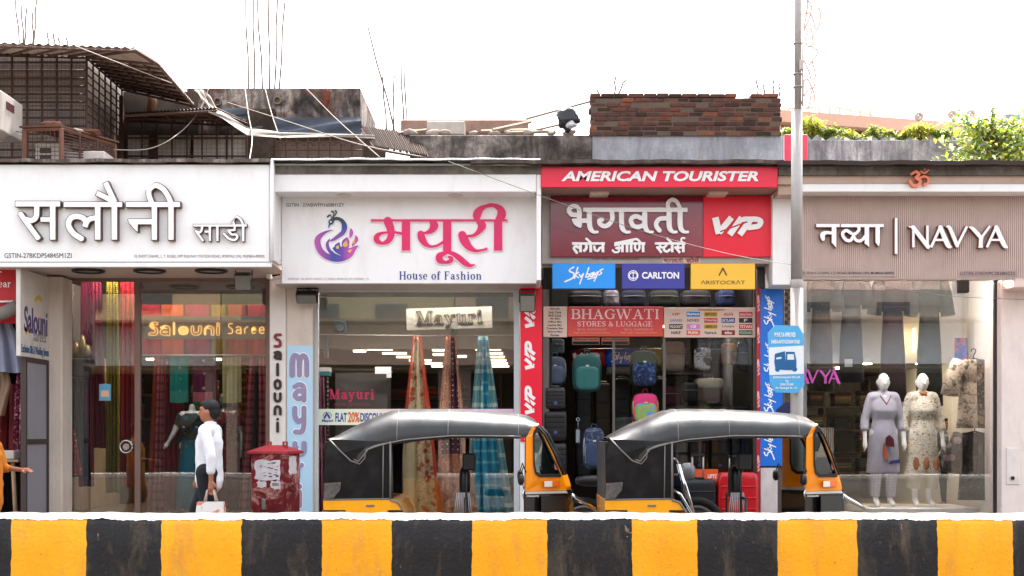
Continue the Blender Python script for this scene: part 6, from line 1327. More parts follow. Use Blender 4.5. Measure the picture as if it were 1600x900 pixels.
# stained parapet block
par = thing('roof_parapet', 'stained and blackened concrete parapet block with pipe holes', 'parapet', (X(440, 19.6), 20.4, 4.49))
Yc = 19.5
parm = concrete('stained_parapet_plaster', ['#2e2a2a', '#8a7d75', '#b3a79d', '#232022'], 1.0, 2.4, extra='#5a3a2c')
MB().box((X(292, Yc), Yc, 4.49), (X(563, Yc), Yc+2.2, Z(138, Yc))).build('wall', parm, par)
for (u, v) in ((341, 160), (434, 158)):
    MB().rings([[(X(u, Yc)+r*math.cos(q), Yc-d, Z(v, Yc)+r*math.sin(q)) for q in np.linspace(0, 2*PI, 17)[:-1]] for r, d in ((.055, -.02), (.055, .06), (.04, .06), (.04, .01))], True, True).build('pipe_hole', [mat('pipe_end', '#6f6258', .8)], par)
rs = MB(); rs.ell(P(509, 151, Yc-.01), (.055, .03, .12), 1, 1, 12, 10); rs.ell(P(507, 162, Yc-.005), (.045, .035, .07), 1, 1, 10, 8); rs.build('rusty_outlet', mat('orange_rust', '#5f3020', .9, var=.4, scale=25, bmp=.5), par)
# ------------------------------------------------------------------ concrete wall, brick wall, junk
Yd = 18.3
wl = MB().box((X(640, Yd), Yd, 4.49), (X(925, Yd), Yd+.2, Z(211, Yd)), bev=.01)
wl.solo('roof_wall', concrete('black_stained_wall', ['#35302e', '#6d645f', '#9a908a', '#262222'], 1.0, 2.4), 'low black streaked concrete roof wall with debris on top', 'wall')
wl = MB().box((X(925.5, Yd), Yd-.01, 4.49), (X(1222, Yd), Yd+.2, Z(212, Yd)), bev=.01)
wl.solo('roof_wall', concrete('pale_blue_wall', ['#7d7f86', '#9a9ca3', '#aaaab0', '#6a6466'], .75, 1.2), 'low pale blue grey washed roof wall under the brick wall', 'wall')
def brickm():
    m, nt, b = nodemat('old_brick'); vec = coords(nt, (1, 1, 1)); sp = nt.nodes.new('ShaderNodeSeparateXYZ'); nt.links.new(vec, sp.inputs[0])
    cb = nt.nodes.new('ShaderNodeCombineXYZ'); nt.links.new(sp.outputs['X'], cb.inputs[0]); nt.links.new(sp.outputs['Z'], cb.inputs[1])
    ds = nt.nodes.new('ShaderNodeVectorMath'); ds.operation = 'ADD'; nz = nt.nodes.new('ShaderNodeTexNoise'); nz.inputs['Scale'].default_value = 5; nt.links.new(vec, nz.inputs['Vector'])
    sc_ = nt.nodes.new('ShaderNodeVectorMath'); sc_.operation = 'SCALE'; sc_.inputs[3].default_value = .035; nt.links.new(nz.outputs['Color'], sc_.inputs[0]); nt.links.new(cb.outputs[0], ds.inputs[0]); nt.links.new(sc_.outputs[0], ds.inputs[1])
    t = nt.nodes.new('ShaderNodeTexBrick'); nt.links.new(ds.outputs[0], t.inputs['Vector']); t.inputs['Scale'].default_value = 1; t.inputs['Brick Width'].default_value = .21; t.inputs['Row Height'].default_value = .072; t.inputs['Mortar Size'].default_value = .009; t.inputs['Bias'].default_value = -.1
    t.inputs['Color1'].default_value = (*hexc('#4f2c22'), 1); t.inputs['Color2'].default_value = (*hexc('#6e3d2c'), 1); t.inputs['Mortar'].default_value = (*hexc('#7a6a5e'), 1)
    n = noise(nt, vec, 2.2, 7, .7, .5); o = mixc(nt, ramp(nt, n, [(.4, 0.0), (.62, .8)]), t.outputs['Color'], hexc('#2f211d'))
    n2 = noise(nt, vec, 3.4, 6, .7, .5); o = mixc(nt, ramp(nt, n2, [(.62, 0.0), (.7, .6)]), o, hexc('#8c4a30'))
    n3 = noise(nt, vec, 9, 6, .75); o = mixc(nt, ramp(nt, n3, [(.64, 0.0), (.7, .7)]), o, hexc('#8d8076'))
    nt.links.new(o, b.inputs['Base Color']); b.inputs['Roughness'].default_value = .95
    h = mixc(nt, .6, t.outputs['Fac'], noise(nt, vec, 30, 5, .7)); inv = nt.nodes.new('ShaderNodeInvert'); nt.links.new(h, inv.inputs['Color']); bump(nt, b, inv.outputs[0], .9, .02); return m
Ye = 18.25; br = MB(); x0b, x1b, z0b, z1b = X(922, Ye), X(1220, Ye), Z(212, Ye)+.002, Z(145, Ye)
random.seed(3); rows = int((z1b-z0b)/.056); rh = (z1b-z0b)/rows
for r in range(rows):
    x = x0b+random.uniform(-.02, .02)-(.1 if r % 2 else 0)
    while x < x1b:
        w = random.uniform(.15, .205); a, b_ = max(x, x0b+random.uniform(-.015, .01)), min(x+w-.008, x1b+random.uniform(-.01, .02)); y = Ye+random.uniform(-.010, .009)
        if b_-a > .03 and not (r == rows-1 and random.random() < .12): br.box((a, y, z0b+r*rh+random.uniform(0, .006)), (b_, Ye+.2, z0b+(r+1)*rh-.006+random.uniform(-.004, .003)), random.choice((0, 0, 0, 1, 1, 2, 2, 0, 1, 3)), .008)
        x += w
br.box((x0b+.01, Ye+.007, z0b), (x1b-.01, Ye+.19, z1b-.07), 4)
bm_ = [mat('brick_brown', '#4a3028', .95, var=.35, scale=9, bmp=.6, bscale=60, dirt=.5, dirtcol='#2a1d19'), mat('brick_red', '#5a3429', .95, var=.35, scale=9, bmp=.6, bscale=60, dirt=.6, dirtcol='#2e211c'), mat('brick_dark', '#33211b', .95, var=.3, scale=9, bmp=.6, bscale=60), mat('brick_orange', '#74442f', .95, var=.3, scale=9, bmp=.6, bscale=60, dirt=.5, dirtcol='#3a261e'), mat('old_mortar', '#55483f', .95, var=.2, bmp=.5)]
br.solo('brick_wall', bm_, 'rough unplastered brick wall standing on the pale blue roof wall', 'wall')
random.seed(11)
db = MB().pbox(626, 186, 826, 209, 19.0, .5, bev=.02); db.solo('concrete_slab', mat('pinkish_slab', '#8a6f64', .9, var=.2, dirt=.6, bmp=.3), 'long pinkish slab lying behind the black streaked roof wall', 'slab')
MB().pbox(667, 189, 726, 210, 18.6, .35, bev=.01).solo('old_tank', mat('dull_white_tank', '#a39a94', .7, var=.12, dirt=.5), 'dull white box on the roof in front of the pinkish slab', 'box')
for i, (a, b, lab) in enumerate((((752, 205, 18.5), (822, 203, 18.5), 'lowest'), ((770, 203, 18.4), (830, 190, 18.7), 'slanting'), ((800, 207, 18.45), (868, 205, 18.5), 'longest'), ((622, 208, 18.5), (668, 203, 18.6), 'half hidden'))):
    MB().tube([P(*a), P(*b)], .022, 4, smooth=False).solo('plank', mat('grey_plank', '#8a7a6c', .9, var=.2), lab+' pale plank of the junk on the black streaked roof wall', 'plank', 'planks in the roof junk')
for i, (a, b, lab) in enumerate((((822, 186, 18.6), (924, 158, 18.5), 'upper bamboo pole leaning from the junk to the brick wall'), ((826, 206, 18.5), (895, 190, 18.6), 'lower bamboo pole in the roof junk'))):
    MB().tube([P(*a), P(*b)], .016, 6).solo('bamboo_pole', mat('bamboo', '#8d7a66', .7, var=.2), lab, 'pole')
def lump(c, r, seed):
    random.seed(seed); mb = MB().ell(c, r, 1, 1, 18, 14)
    from mathutils import noise as mn
    mb.v = [tuple(Vector(v)+(Vector(v)-Vector(c))*(.45*mn.noise(Vector(v)*9)+.35*mn.noise(Vector(v)*21))) for v in mb.v]; return mb
lump(P(888, 186, 18.3), (.14, .1, .17), 2).solo('plastic_bundle', mat('black_polythene', '#1b1b20', .25, var=.5, scale=30, bmp=.5), 'black polythene bundle tied to the poles beside the brick wall', 'bundle')
lump(P(893, 196, 18.2), (.07, .05, .06), 5).solo('plastic_bundle', mat('white_polythene', '#9a9a9e', .3, var=.3, scale=30), 'crumpled white polythene below the black bundle', 'bundle')
for i in range(9):
    c = P(640+i*31+random.uniform(-8, 8), 208, 18.5); lump(c, (random.uniform(.05, .1), .06, random.uniform(.03, .05)), 20+i).solo('broken_brick', mat('rubble_grey', '#8a7d73', .95, var=.2), 'piece of pale broken brick on the black streaked roof wall', 'brick', 'broken bricks on the roof wall')
# ------------------------------------------------------------------ reinforcing rods
rodm = mat('rebar', '#6f625a', .8, var=.3)
rods = {'in the cluster above the long awning': [(30, 68, 24, -4), (36, 68, 34, 8), (38, 68, 42, 12), (52, 68, 58, -6), (51, 68, 51, 20), (76, 70, 74, 50), (85, 71, 84, 52), (93, 71, 92, 58), (105, 72, 105, 56)],
 'in the row above the stained parapet': [(388, 137, 384, -6), (397, 137, 396, -4), (410, 137, 402, -6), (421, 137, 420, -6), (429, 137, 434, -6), (436, 137, 445, 4)],
 'in the bent cluster beside the lattice backed awning': [(618, 208, 575, 42), (604, 208, 598, 120), (614, 208, 616, 118), (630, 208, 628, 102), (634, 208, 633, 96)],
 'above the brick wall near the street pole': [(1184, 146, 1183, 122), (1194, 146, 1193, 132), (1208, 146, 1209, 126), (1218, 146, 1218, 130)],
 'above the brick wall near the black bundle': [(934, 146, 934, 140), (960, 146, 962, 120), (965, 146, 978, 124)]}
for lab, rr in rods.items():
    for a, b, c, d in rr:
        q = [P(a, b+4, 19.6), P((a*2+c)/3+1, (b*2+d)/3, 19.6), P((a+2*c)/3-1, (b+2*d)/3, 19.62), P(c, d, 19.6)]
        MB().tube(q, 0.013, 5).solo('rebar_rod', rodm, 'thin rusty reinforcing rod '+lab, 'rod', 'reinforcing rods '+lab)
MB().tube([P(490, 30, 19.6), P(530, 80, 19.6), P(542, 102, 19.6), P(578, 84, 19.6)], .007, 5).solo('bent_wire', rodm, 'single bent wire standing up above the stained parapet', 'wire')
# ------------------------------------------------------------------ air conditioners
ac = thing('air_conditioner', 'white outdoor unit inside a rusty mesh cage on the roof edge', 'air conditioner', P(86, 248, 16.6))
acm = mat('ac_cream', '#b5aca4', .5, var=.06, dirt=.4); Ya2 = 16.55
MB().box((X(55, Ya2), Ya2, 4.52), (X(97, Ya2), Ya2+.45, Z(223, Ya2)), bev=.015).build('casing', acm, ac)
gl = MB()
for k in range(2): gl.pbox(62, 231+k*11, 80, 239+k*11, Ya2-.006, .02)
gl.build('fan_grille', mat('dark_grille', '#332a28', .6), ac)
MB().box((X(97.5, Ya2), Ya2+.1, 4.52), (X(160, Ya2), Ya2+.5, Z(233, Ya2)), bev=.015).build('casing_side', acm, ac)
cg = thing('mesh_cage', 'rusty mesh cage with bricks on its lid around the roof edge air conditioner', 'cage', P(105, 249, 16.5)); m_ = MB(); Yc2 = 16.3
A, B, C = P(38, 250, Yc2), P(96, 250, Yc2), P(180, 250, 17.2)
for p, v in ((A, 203), (B, 201)): m_.tube([p, (p.x, p.y, Z(v, p.y))], .028, 4, smooth=False)
m_.tube([C, (C.x, C.y, Z(226, C.y))], .02, 4, smooth=False)
m_.tube([(A.x, A.y, Z(203, A.y)), (B.x, B.y, Z(201, B.y)), (C.x, C.y, Z(226, C.y))], .022, 4, smooth=False); m_.build('cage_frame', mat('rust_light', '#6a4636', .8, var=.3), cg)
m_ = wire(MB(), A, B, A.z, Z(205, Yc2), .05, .004); m_.build('front_mesh', mesh_m, cg); m_ = MB()
for k in range(9):
    f = k/9; m_.tube([(B.x, B.y, B.z+(Z(203, B.y)-B.z)*f), (C.x, C.y, C.z+(Z(228, C.y)-C.z)*f)], .008, 4, smooth=False)
for k in (.33, .66):
    p = B.lerp(C, k); m_.tube([p, (p.x, p.y, Z(203+25*k, p.y))], .012, 4, smooth=False)
m_.build('side_bars', mesh_m, cg)
MB().add([(A.x-.05, A.y-.03, Z(203, A.y)+.02), (B.x, B.y-.03, Z(201, B.y)+.02), (C.x+.05, C.y, Z(226, C.y)+.02), (A.x+.2, C.y, Z(222, C.y)+.02), (A.x-.05, A.y-.03, Z(203, A.y)+.04), (B.x, B.y-.03, Z(201, B.y)+.04), (C.x+.05, C.y, Z(226, C.y)+.04), (A.x+.2, C.y, Z(222, C.y)+.04)], [(0, 1, 2, 3), (4, 5, 6, 7), (0, 1, 5, 4), (1, 2, 6, 5), (2, 3, 7, 6), (3, 0, 4, 7)]).build('lid', mat('rust_lid', '#5a3a2e', .8, var=.3), cg)
lump(P(81, 196, 16.4), (.11, .08, .05), 31).solo('brick_piece', mat('clay', '#5d3829', .9, var=.3), 'reddish brick on the front corner of the mesh cage lid', 'brick')
lump(P(140, 207, 16.8), (.13, .1, .04), 33).solo('brick_piece', mat('clay', '#5d3829', .9, var=.3), 'broken red tile lying on the mesh cage lid', 'tile')
lump(P(118, 205, 16.6), (.1, .1, .025), 35).solo('rag', mat('white_rag', '#b8aaa0', .8), 'pale rag on the mesh cage lid', 'rag')
ac2 = thing('air_conditioner', 'white air conditioner box with a small dark label, high above the saree shop sign', 'air conditioner', P(-20, 205, 16.2))
MB().box((X(-60, 16.0), 16.0, Z(203, 16)), (X(2, 16.0), 16.7, Z(141, 16)), bev=.01).build('casing', acm, ac2)
MB().box((X(2.2, 16.0), 16.15, Z(165, 16.0)), (X(2.2, 16)+.006, 16.4, Z(153, 16.0))).build('rating_label', mat('label_dark', '#4a1c24', .5), ac2)
# ------------------------------------------------------------------ right-hand background
Yw = 27.0
MB().box((X(1262, Yw), Yw, 3.5), (X(1600, Yw), Yw+.3, Z(219, Yw)), bev=.01).solo('planter_wall', concrete('white_streaked_wall', ['#6d6a6e', '#a09ca0', '#b8b4b6', '#57535a'], 1.0, 1.3), 'white planter wall with black run off streaks behind the boutique roof', 'wall')
MB().box((X(1226, 19), 19, 4.49), (X(1262, 19), 19.1, Z(210, 19)), bev=.005).solo('red_hoarding', mat('pink_red_sheet', '#d04058', .5, var=.05), 'plain pinkish red sheet standing behind the street pole', 'hoarding')
fb = thing('background_building', 'long peach roofed building with a glass band behind the planter', 'building', (X(1390, 36), 38, 0)); Yg = 36
rl = lambda u: 176+(u-1225)*.075
mb = MB()
for (u0, u1) in ((1150, 1700),):
    mb.add([P(u0, rl(u0)-4, Yg), P(u1, rl(u1)-6, Yg), P(u1, rl(u1)+14, Yg), P(u0, rl(u0)+14, Yg)]+[q+Vector((0, 6, 0)) for q in (P(u0, rl(u0)-4, Yg), P(u1, rl(u1)-6, Yg), P(u1, rl(u1)+14, Yg), P(u0, rl(u0)+14, Yg))], [(0, 1, 2, 3), (4, 5, 6, 7), (0, 1, 5, 4), (3, 2, 6, 7), (0, 3, 7, 4), (1, 2, 6, 5)])
mb.build('roof_fascia', mat('peach_fascia', '#c39a86', .6, var=.04), fb)
MB().box((X(1150, Yg), Yg+.4, 0), (X(1700, Yg), Yg+6, Z(205, Yg))).build('wall', mat('pale_blue_glass', '#8a949c', .2, var=.05), fb)
mu = MB()
for k in range(12): u = 1180+k*36; mu.box((X(u, Yg), Yg+.3, 2), (X(u, Yg)+.12, Yg+.39, Z(rl(u)+14, Yg)))
mu.build('mullions', white, fb)
rl_ = MB()
for k in range(9): u = 1232+k*16; rl_.tube([P(u, rl(u)-4, Yg+1), P(u, 166+.5*abs(k-4), Yg+1)], .03, 4)
rl_.tube([P(1225, 170, Yg+1), P(1300, 166, Yg+1), P(1365, 180, Yg+1)], .03, 4); rl_.build('roof_railing', mat('peach_rail', '#c9a898', .6), fb)
for u, v in ((1436, 182), (1488, 179), (1517, 178)):
    c = P(u, v, 34); mb = MB(); mb.tube([c+Vector((.1*0+.075*math.cos(q), 0, .075*math.sin(q))) for q in np.linspace(0, 2*PI, 17)], .04, 6); mb.cyl(c+Vector((0, -.02, 0)), c+Vector((0, .15, 0)), .03, n=10); mb.tube([c, c-Vector((0, 0, .6))], .02, 5)
    mb.solo('roof_fan', mat('pale_fan', '#a8948a', .5), 'small round fan on the peach roofed building, '+{1436: 'the lowest', 1488: 'the middle one', 1517: 'the one nearest the leafy tree'}[u], 'fan', 'round fans on the peach roof')
MB().box((X(1572, 30), 30, 0), (X(1700, 30), 36, Z(178, 30))).solo('background_building', concrete('pale_stained_block', ['#7d828a', '#a4abb3', '#b9bfc6', '#6a6e74'], .8, 1.0), 'pale stained concrete block rising behind the leafy tree', 'building')
# plants and tree
leafm = []
for nm, c in (('leaf_bright', '#6f8a2a'), ('leaf_yellow', '#a3a22c'), ('leaf_mid', '#4f6e28'), ('leaf_olive', '#8a8a48'), ('leaf_pale', '#a8b07a')):
    m, nt, b = nodemat(nm); b.inputs['Base Color'].default_value = (*hexc(c), 1); b.inputs['Roughness'].default_value = .5
    out = nt.nodes['Material Output']; tr = nt.nodes.new('ShaderNodeBsdfTranslucent'); tr.inputs[0].default_value = (*[min(1, x*1.6) for x in hexc(c)], 1)
    mx = nt.nodes.new('ShaderNodeMixShader'); mx.inputs[0].default_value = .35; nt.links.new(b.outputs[0], mx.inputs[1]); nt.links.new(tr.outputs[0], mx.inputs[2]); nt.links.new(mx.outputs[0], out.inputs[0]); leafm.append(m)
def leaf(mb, c, d, L, w, mi):
    d = d.normalized(); s = d.cross(Vector((random.uniform(-.3, .3), random.uniform(-.3, .3), 1)))
    if s.length < .05: s = Vector((1, 0, 0))
    s.normalize(); n = s.cross(d); t = c+d*L-Vector((0, 0, L*.25)); m_ = c+d*L*.5
    mb.add([c, m_+s*w+n*w*.25, t, m_-s*w+n*w*.25, m_], [(0, 1, 4), (1, 2, 4), (2, 3, 4), (3, 0, 4)], mi)
def bush(label, u, v, Y, w, h, pal, n=260, L=.16, name='planter_bush', seed=0, narrow=.18):
    Y += 3; w *= 1.05; h *= .56; L *= .7; random.seed(seed); base = P(u, v, Y); t = thing(name, label, 'plant', base, 'plants along the planter wall'); st_ = MB(); lf = MB()
    for i in range(14):
        a = random.uniform(0, 2*PI); q = Vector((math.cos(a)*w*random.uniform(.2, 1), math.sin(a)*w*.6*random.random(), h*random.uniform(.5, 1)))
        st_.tube([base, base+q*.5+Vector((0, 0, h*.12)), base+q], .008, 4)
        for k in range(n//14):
            f = random.uniform(.25, 1.0); p = base+q*f+Vector((0, 0, h*.12*math.sin(f*PI))); d = Vector((random.uniform(-1, 1)+q.x*.8, random.uniform(-1, 1), random.uniform(-.3, .9)))
            leaf(lf, p, d, L*random.uniform(.6, 1.2), L*narrow, random.choice(pal))
    st_.build('stems', mat('stem_green', '#6a6a3a', .7), t); lf.build('leaves', leafm, t)
bush('yellow green bush in the planter partly behind the street pole', 1234, 219, 24.3, .3, .45, [0, 1, 0, 4], 240, .2, seed=1)
bush('taller palm like yellow plant beside the street pole', 1268, 218, 24.2, .3, .75, [1, 1, 0, 3], 260, .32, seed=2, narrow=.08)
bush('rounded green bush in the planter next to the palm like plant', 1290, 219, 24.2, .35, .42, [0, 2, 3], 280, .17, seed=3)
bush('low yellow bush in the planter near the middle of the white wall', 1336, 219, 24.2, .42, .35, [1, 0, 1], 300, .17, seed=4, narrow=.1)
bush('airy green bush with gaps in the middle of the planter', 1374, 219, 24.2, .35, .48, [0, 2, 1], 240, .16, seed=5)
bush('low mixed bush crowded against the golden palm clump', 1408, 220, 24.2, .38, .38, [1, 0, 3], 280, .17, seed=6)
bush('golden palm clump, brightest plant in the planter', 1438, 220, 24.1, .42, .5, [1, 1, 3], 320, .3, seed=7, narrow=.08)
bush('dark green bush in the planter next to the leafy tree', 1474, 221, 24.2, .36, .45, [2, 0, 2], 280, .18, seed=8)
tr = thing('leafy_tree', 'bright leafy young tree rising behind the boutique roof', 'tree', (X(1540, 21)*1.2, 25.4, 0)); random.seed(5)
Yt = 25.4; tk = MB(); lf = MB(); B0 = P(1545, 260, Yt); base = Vector((B0.x, Yt, 0))
tk.tube([base, Vector((B0.x+.05, Yt, 2.5)), P(1546, 250, Yt), P(1548, 205, Yt), P(1552, 172, Yt)], [.12, .1, .07, .04, .012], 8)
tips = []
for i in range(46):
    v0_ = random.uniform(205, 300); o = P(1547, v0_, Yt); s = random.choice((-1, 1)); reach = (v0_-165)/60
    a = random.uniform(-1.1, 1.1); L = random.uniform(.35, 1.0)*min(1.0, reach*.55+.25)
    e = o+Vector((s*math.cos(a)*L, math.sin(a)*L, random.uniform(.1, .55)*L+.08)); tk.tube([o, o.lerp(e, .5)+Vector((0, 0, .08)), e], [.02, .014, .006], 5); tips.append((o, e))
for o, e in tips:
    for k in range(52):
        f = random.uniform(.35, 1.05); p = o.lerp(e, f)+Vector([random.gauss(0, .09) for _ in range(3)])
        leaf(lf, p, (e-o)*.6+Vector([random.uniform(-1, 1) for _ in range(3)])+Vector((0, 0, .2)), random.uniform(.09, .17), .035, random.choice((0, 0, 3, 4, 4, 2, 1)))
for k in range(60):
    p = P(1550+random.gauss(0, 5), random.uniform(165, 215), Yt); leaf(lf, p, Vector([random.uniform(-1, 1) for _ in range(3)]), .15, .04, random.choice((0, 4, 1, 3)))
tk.build('trunk', mat('bark', '#5a4a3a', .9, var=.2, bmp=.4), tr); lf.build('crown', leafm, tr)
# ------------------------------------------------------------------ cables
def cable(label, pts, r=.008, m=None):
    q = [np.array(P(*p)) for p in pts]; s = smooth_pts(q, 8) if len(q) > 2 else q
    MB().tube(s, r, 5).solo('cable', m or mat('cable_pale', '#85796f', .6), label, 'cable')
cable('pale cable sagging from the drooping awning to the mesh cage', [(326, 138, 18.6), (312, 172, 18.4), (280, 208, 18.0), (235, 232, 17.4), (178, 234, 16.9)], .007)
cable('pale rope slanting across the underside of the corner awning', [(118, 72, 16.6), (190, 100, 16.6), (268, 130, 17.2)], .0065)
cable('long pale cable running from the parapet down to the plain white fascia', [(355, 160, 18.8), (450, 190, 18.2), (560, 225, 17.4), (660, 245, 16.2)], .0065)
cable('pale rope over the stained parapet between its two pipe holes, ending at the tarpaulin', [(414, 138, 19.4), (425, 180, 18.9), (438, 218, 18.5)], .008)
cable('pale rope over the stained parapet that reaches down to the white signs', [(383, 138, 19.4), (388, 178, 18.5), (394, 215, 17.8), (390, 249, 16.6)], .008)
cable('pale rope crossing the stained parapet beside its rusty outlet', [(478, 138, 19.4), (530, 190, 18.7), (595, 247, 17.4)], .0065)
cable('thin grey cable hanging in front of the maroon sign from fascia to pole', [(700, 252, 15.8), (845, 306, 15.7), (1000, 360, 15.5), (1140, 397, 15.2), (1240, 414, 14.7)], .0035, mat('cable_grey', '#6a6562', .6))
cable('thin cable crossing the boutique window from the pole', [(1250, 420, 14.8), (1340, 440, 15.4), (1480, 462, 16.2), (1600, 468, 16.5)], .0035, mat('cable_grey', '#6a6562', .6))
cable('white cord hanging from the cut off air conditioner box to the mesh cage', [(2, 200, 16.5), (20, 204, 16.5), (40, 208, 16.4)], .008)
# ------------------------------------------------------------------ auto rickshaws
def vinyl(name='black_vinyl_hood', spec=.5, coat=.12):
    m, nt, b = nodemat(name); b.inputs['Base Color'].default_value = (.018, .018, .02, 1)
    n = noise(nt, coords(nt), 3, 4, .6); nt.links.new(ramp(nt, n, [(.3, .3), (.7, .46)]), b.inputs['Roughness'])
    b.inputs['Specular IOR Level'].default_value = spec; b.inputs['Coat Weight'].default_value = coat; b.inputs['Coat Roughness'].default_value = .22
    d = noise(nt, coords(nt), 6, 6, .7); o = ramp(nt, d, [(.45, hexc('#0f0f11')), (.8, hexc('#262424'))]); nt.links.new(o, b.inputs['Base Color'])
    n2 = noise(nt, coords(nt, (1, .5, 2)), 3.2, 3, .5); bump(nt, b, n2, .14, .03); return m
hood = vinyl(); ryel = mat('rickshaw_yellow', '#f0a008', .32, var=.05, coat=.4, dirt=.2); rora = mat('rickshaw_orange', '#ee8a06', .3, var=.04, coat=.5)
rblk = mat('rickshaw_black_paint', '#101012', .25, var=.2, coat=.6); seam = mat('hood_piping', '#6d6864', .6); chrome = mat('chrome', '#c9c9cc', .12, metal=1, var=.03)
rubber = mat('tyre_rubber', '#151515', .8); rframe = mat('rickshaw_frame_tube', '#1a1a1c', .4); rexine = mat('seat_rexine', '#17161a', .4)
lampo = mat('indicator_amber', '#d8641a', .2, coat=.5); lampc = mat('lamp_clear', '#d8cfc4', .15, coat=.6); rglass = glassmat('windscreen_glass', '#b9c6c6', 1.2, .06)
def rx(u): return (u-505)/167.1
def rz_(v): return 1.45+(680-v)/167.1
def rickshaw(label, loc, group):
    t = thing('auto_rickshaw', label, 'auto rickshaw', loc, group); W = .65
    L = dict(local=True)
    # hood: arch sections along the length
    top = [(514, 684), (530, 674), (546, 665), (575, 652), (605, 640), (622, 637.5), (650, 637), (700, 638), (755, 640.5), (800, 644), (822, 647), (834, 652), (842, 660)]
    bot = [(514, 685), (530, 700), (546, 715), (562, 722), (573, 703), (590, 697), (606, 692.5), (634, 687), (705, 681), (760, 681), (814, 682), (830, 676), (842, 664)]
    tu, tv = zip(*top); bu, bv = zip(*bot); us = [514, 522, 530, 540, 550, 560, 566, 573, 582, 592, 606, 620, 640, 670, 700, 730, 760, 790, 810, 822, 832, 842]
    rings = []
    for u in us:
        zt, zb_ = rz_(np.interp(u, tu, tv)), rz_(np.interp(u, bu, bv)); w = W*np.interp(u, [514, 560, 800, 842], [.86, 1, 1, .86]); r = []
        for k in range(25):
            a = PI*k/24; cy, sz = math.cos(a), math.sin(a); r.append((rx(u), -w*math.copysign(abs(cy)**.5, cy), zb_+(zt-zb_)*sz**.95))
        rings.append(r)
    hd = MB().rings(rings, False, False, 0, True, closed=False)
    inner = [[(x, y*.97, z-.022) for x, y, z in r] for r in rings]; hd.rings(inner, False, False, 0, True, closed=False)
    hd.build('hood', hood, t, **L)
    sm = MB()
    for s in (-1, 1): sm.tube([(rx(u), s*W*np.interp(u, [514, 560, 800, 842], [.86, 1, 1, .86])*1.004, rz_(np.interp(u, bu, bv))) for u in np.linspace(514, 814, 40)], .007, 5)
    for u in (615, 708, 815):
        r = rings[min(range(len(us)), key=lambda i: abs(us[i]-u))]; sm.tube([(x, y*1.002, z+.0) for x, y, z in r], .004, 5)
    sm.build('hood_piping', seam, t, **L)
    # rear curtain of black rexine, with seams
    cu = MB(); side = [(507, 716), (514, 686), (600, 690), (610.5, 690), (610.5, 779), (506, 781)]
    for s in (-1, 1): cu.loops([[(rx(u), rz_(v)) for u, v in side]], lambda a, c, d: Vector((a, s*(W*.985)-s*d+.012*s*math.sin(a*9+c*7), c)), 0, .02)
    cu.box((rx(506), -W*.96, rz_(781)), (rx(512), W*.96, rz_(690)))
    cu.build('rear_curtain', vinyl('black_vinyl_curtain', .25, .0), t, **L)
    sm = MB(); sm.tube([(rx(u), -W*1.0, rz_(v)) for u, v in ((514, 686), (530, 703), (548, 720), (562, 725), (570, 716), (572, 703), (585, 697), (602, 693))], .007, 5)
    sm.tube([(rx(599), -W*1.0, rz_(693)), (rx(598), -W*1.0, rz_(779))], .006, 5); sm.tube([(rx(610), -W*1.0, rz_(690)), (rx(610), -W*1.0, rz_(779))], .01, 6); sm.tube([(rx(505), -W*1.0, rz_(781)), (rx(610), -W*1.0, rz_(779.5))], .008, 5); sm.build('curtain_seam', seam, t, **L)
    pt = MB().loops([[(rx(507), rz_(755)), (rx(533), rz_(753)), (rx(532), rz_(765)), (rx(520), rz_(780)), (rx(506), rz_(780))]], lambda a, c, d: Vector((a, -W*1.0-d, c)), 0, .012); pt.build('tape_patch', mat('shiny_tape', '#55504e', .25, var=.4, scale=20, bmp=.6), t, **L)
    # rear body tub
    tub = [(505, 780.5), (612, 779.5), (624, 785), (633, 800), (640, 830), (650, 868), (560, 872), (520, 860), (506, 830)]
    bd = MB(); bd.loops([[(rx(u), rz_(v)) for u, v in tub]], lambda a, c, d: Vector((a, -W+d, c)), 0, 1.3*1.0); bd.build('rear_body', ryel, t, **L)
    tm = MB(); tm.tube([(rx(u), -W-.004, rz_(v)) for u, v in ((610, 781), (622, 785), (632, 800), (639, 830))], .012, 6)
    tm.box((rx(572), -W-.012, rz_(791.5)), (rx(585), -W+.01, rz_(788.5)), bev=.003); tm.build('body_trim', seam, t, **L)
    for a, b in ((505.5, 540), (606, 631)): MB().box((rx(a), -W-.006, rz_(801)), (rx(b), -W+.004, rz_(797))).build('black_stripe', rblk, t, **L)
    # floor, seats, partition
    MB().box((rx(630), -W*.95, .28), (rx(870), W*.95, .33)).build('floor', rblk, t, **L)
    sl = MB(); sl.loops([[(rx(u), rz_(v)) for u, v in ((640, 868), (840, 868), (838, 858), (640, 858))]], lambda a, c, d: Vector((a, -W+d, c)), 0, .03); sl.build('door_sill', ryel, t, **L)
    se = MB(); se.box((rx(560), -W*.88, .50), (rx(650), W*.88, .64), bev=.04); se.ell((rx(575), 0, .80), (.10, W*.86, .24), .6, .35, 20, 12); se.build('passenger_seat', rexine, t, **L)
    pp_ = MB(); pp_.box((rx(614), -W*.9, rz_(745)), (rx(617), W*.9, rz_(690))) ; pp_.build('rear_bulkhead', rblk, t, **L) if False else None
    ds = MB(); ds.box((rx(735), -.24, .58), (rx(790), .24, .68), bev=.03); ds.ell((rx(723), -.05, .98), (.055, .16, .17), .6, .7, 18, 12); ds.build('driver_seat', rexine, t, **L)
    po = MB(); po.tube([(rx(727), -.30, .32), (rx(727), -.30, rz_(683))], .012, 6); po.tube([(rx(727), .30, .32), (rx(727), .30, rz_(683))], .012, 6); po.tube([(rx(727), -W*.93, .85), (rx(727), W*.93, .85)], .014, 6)
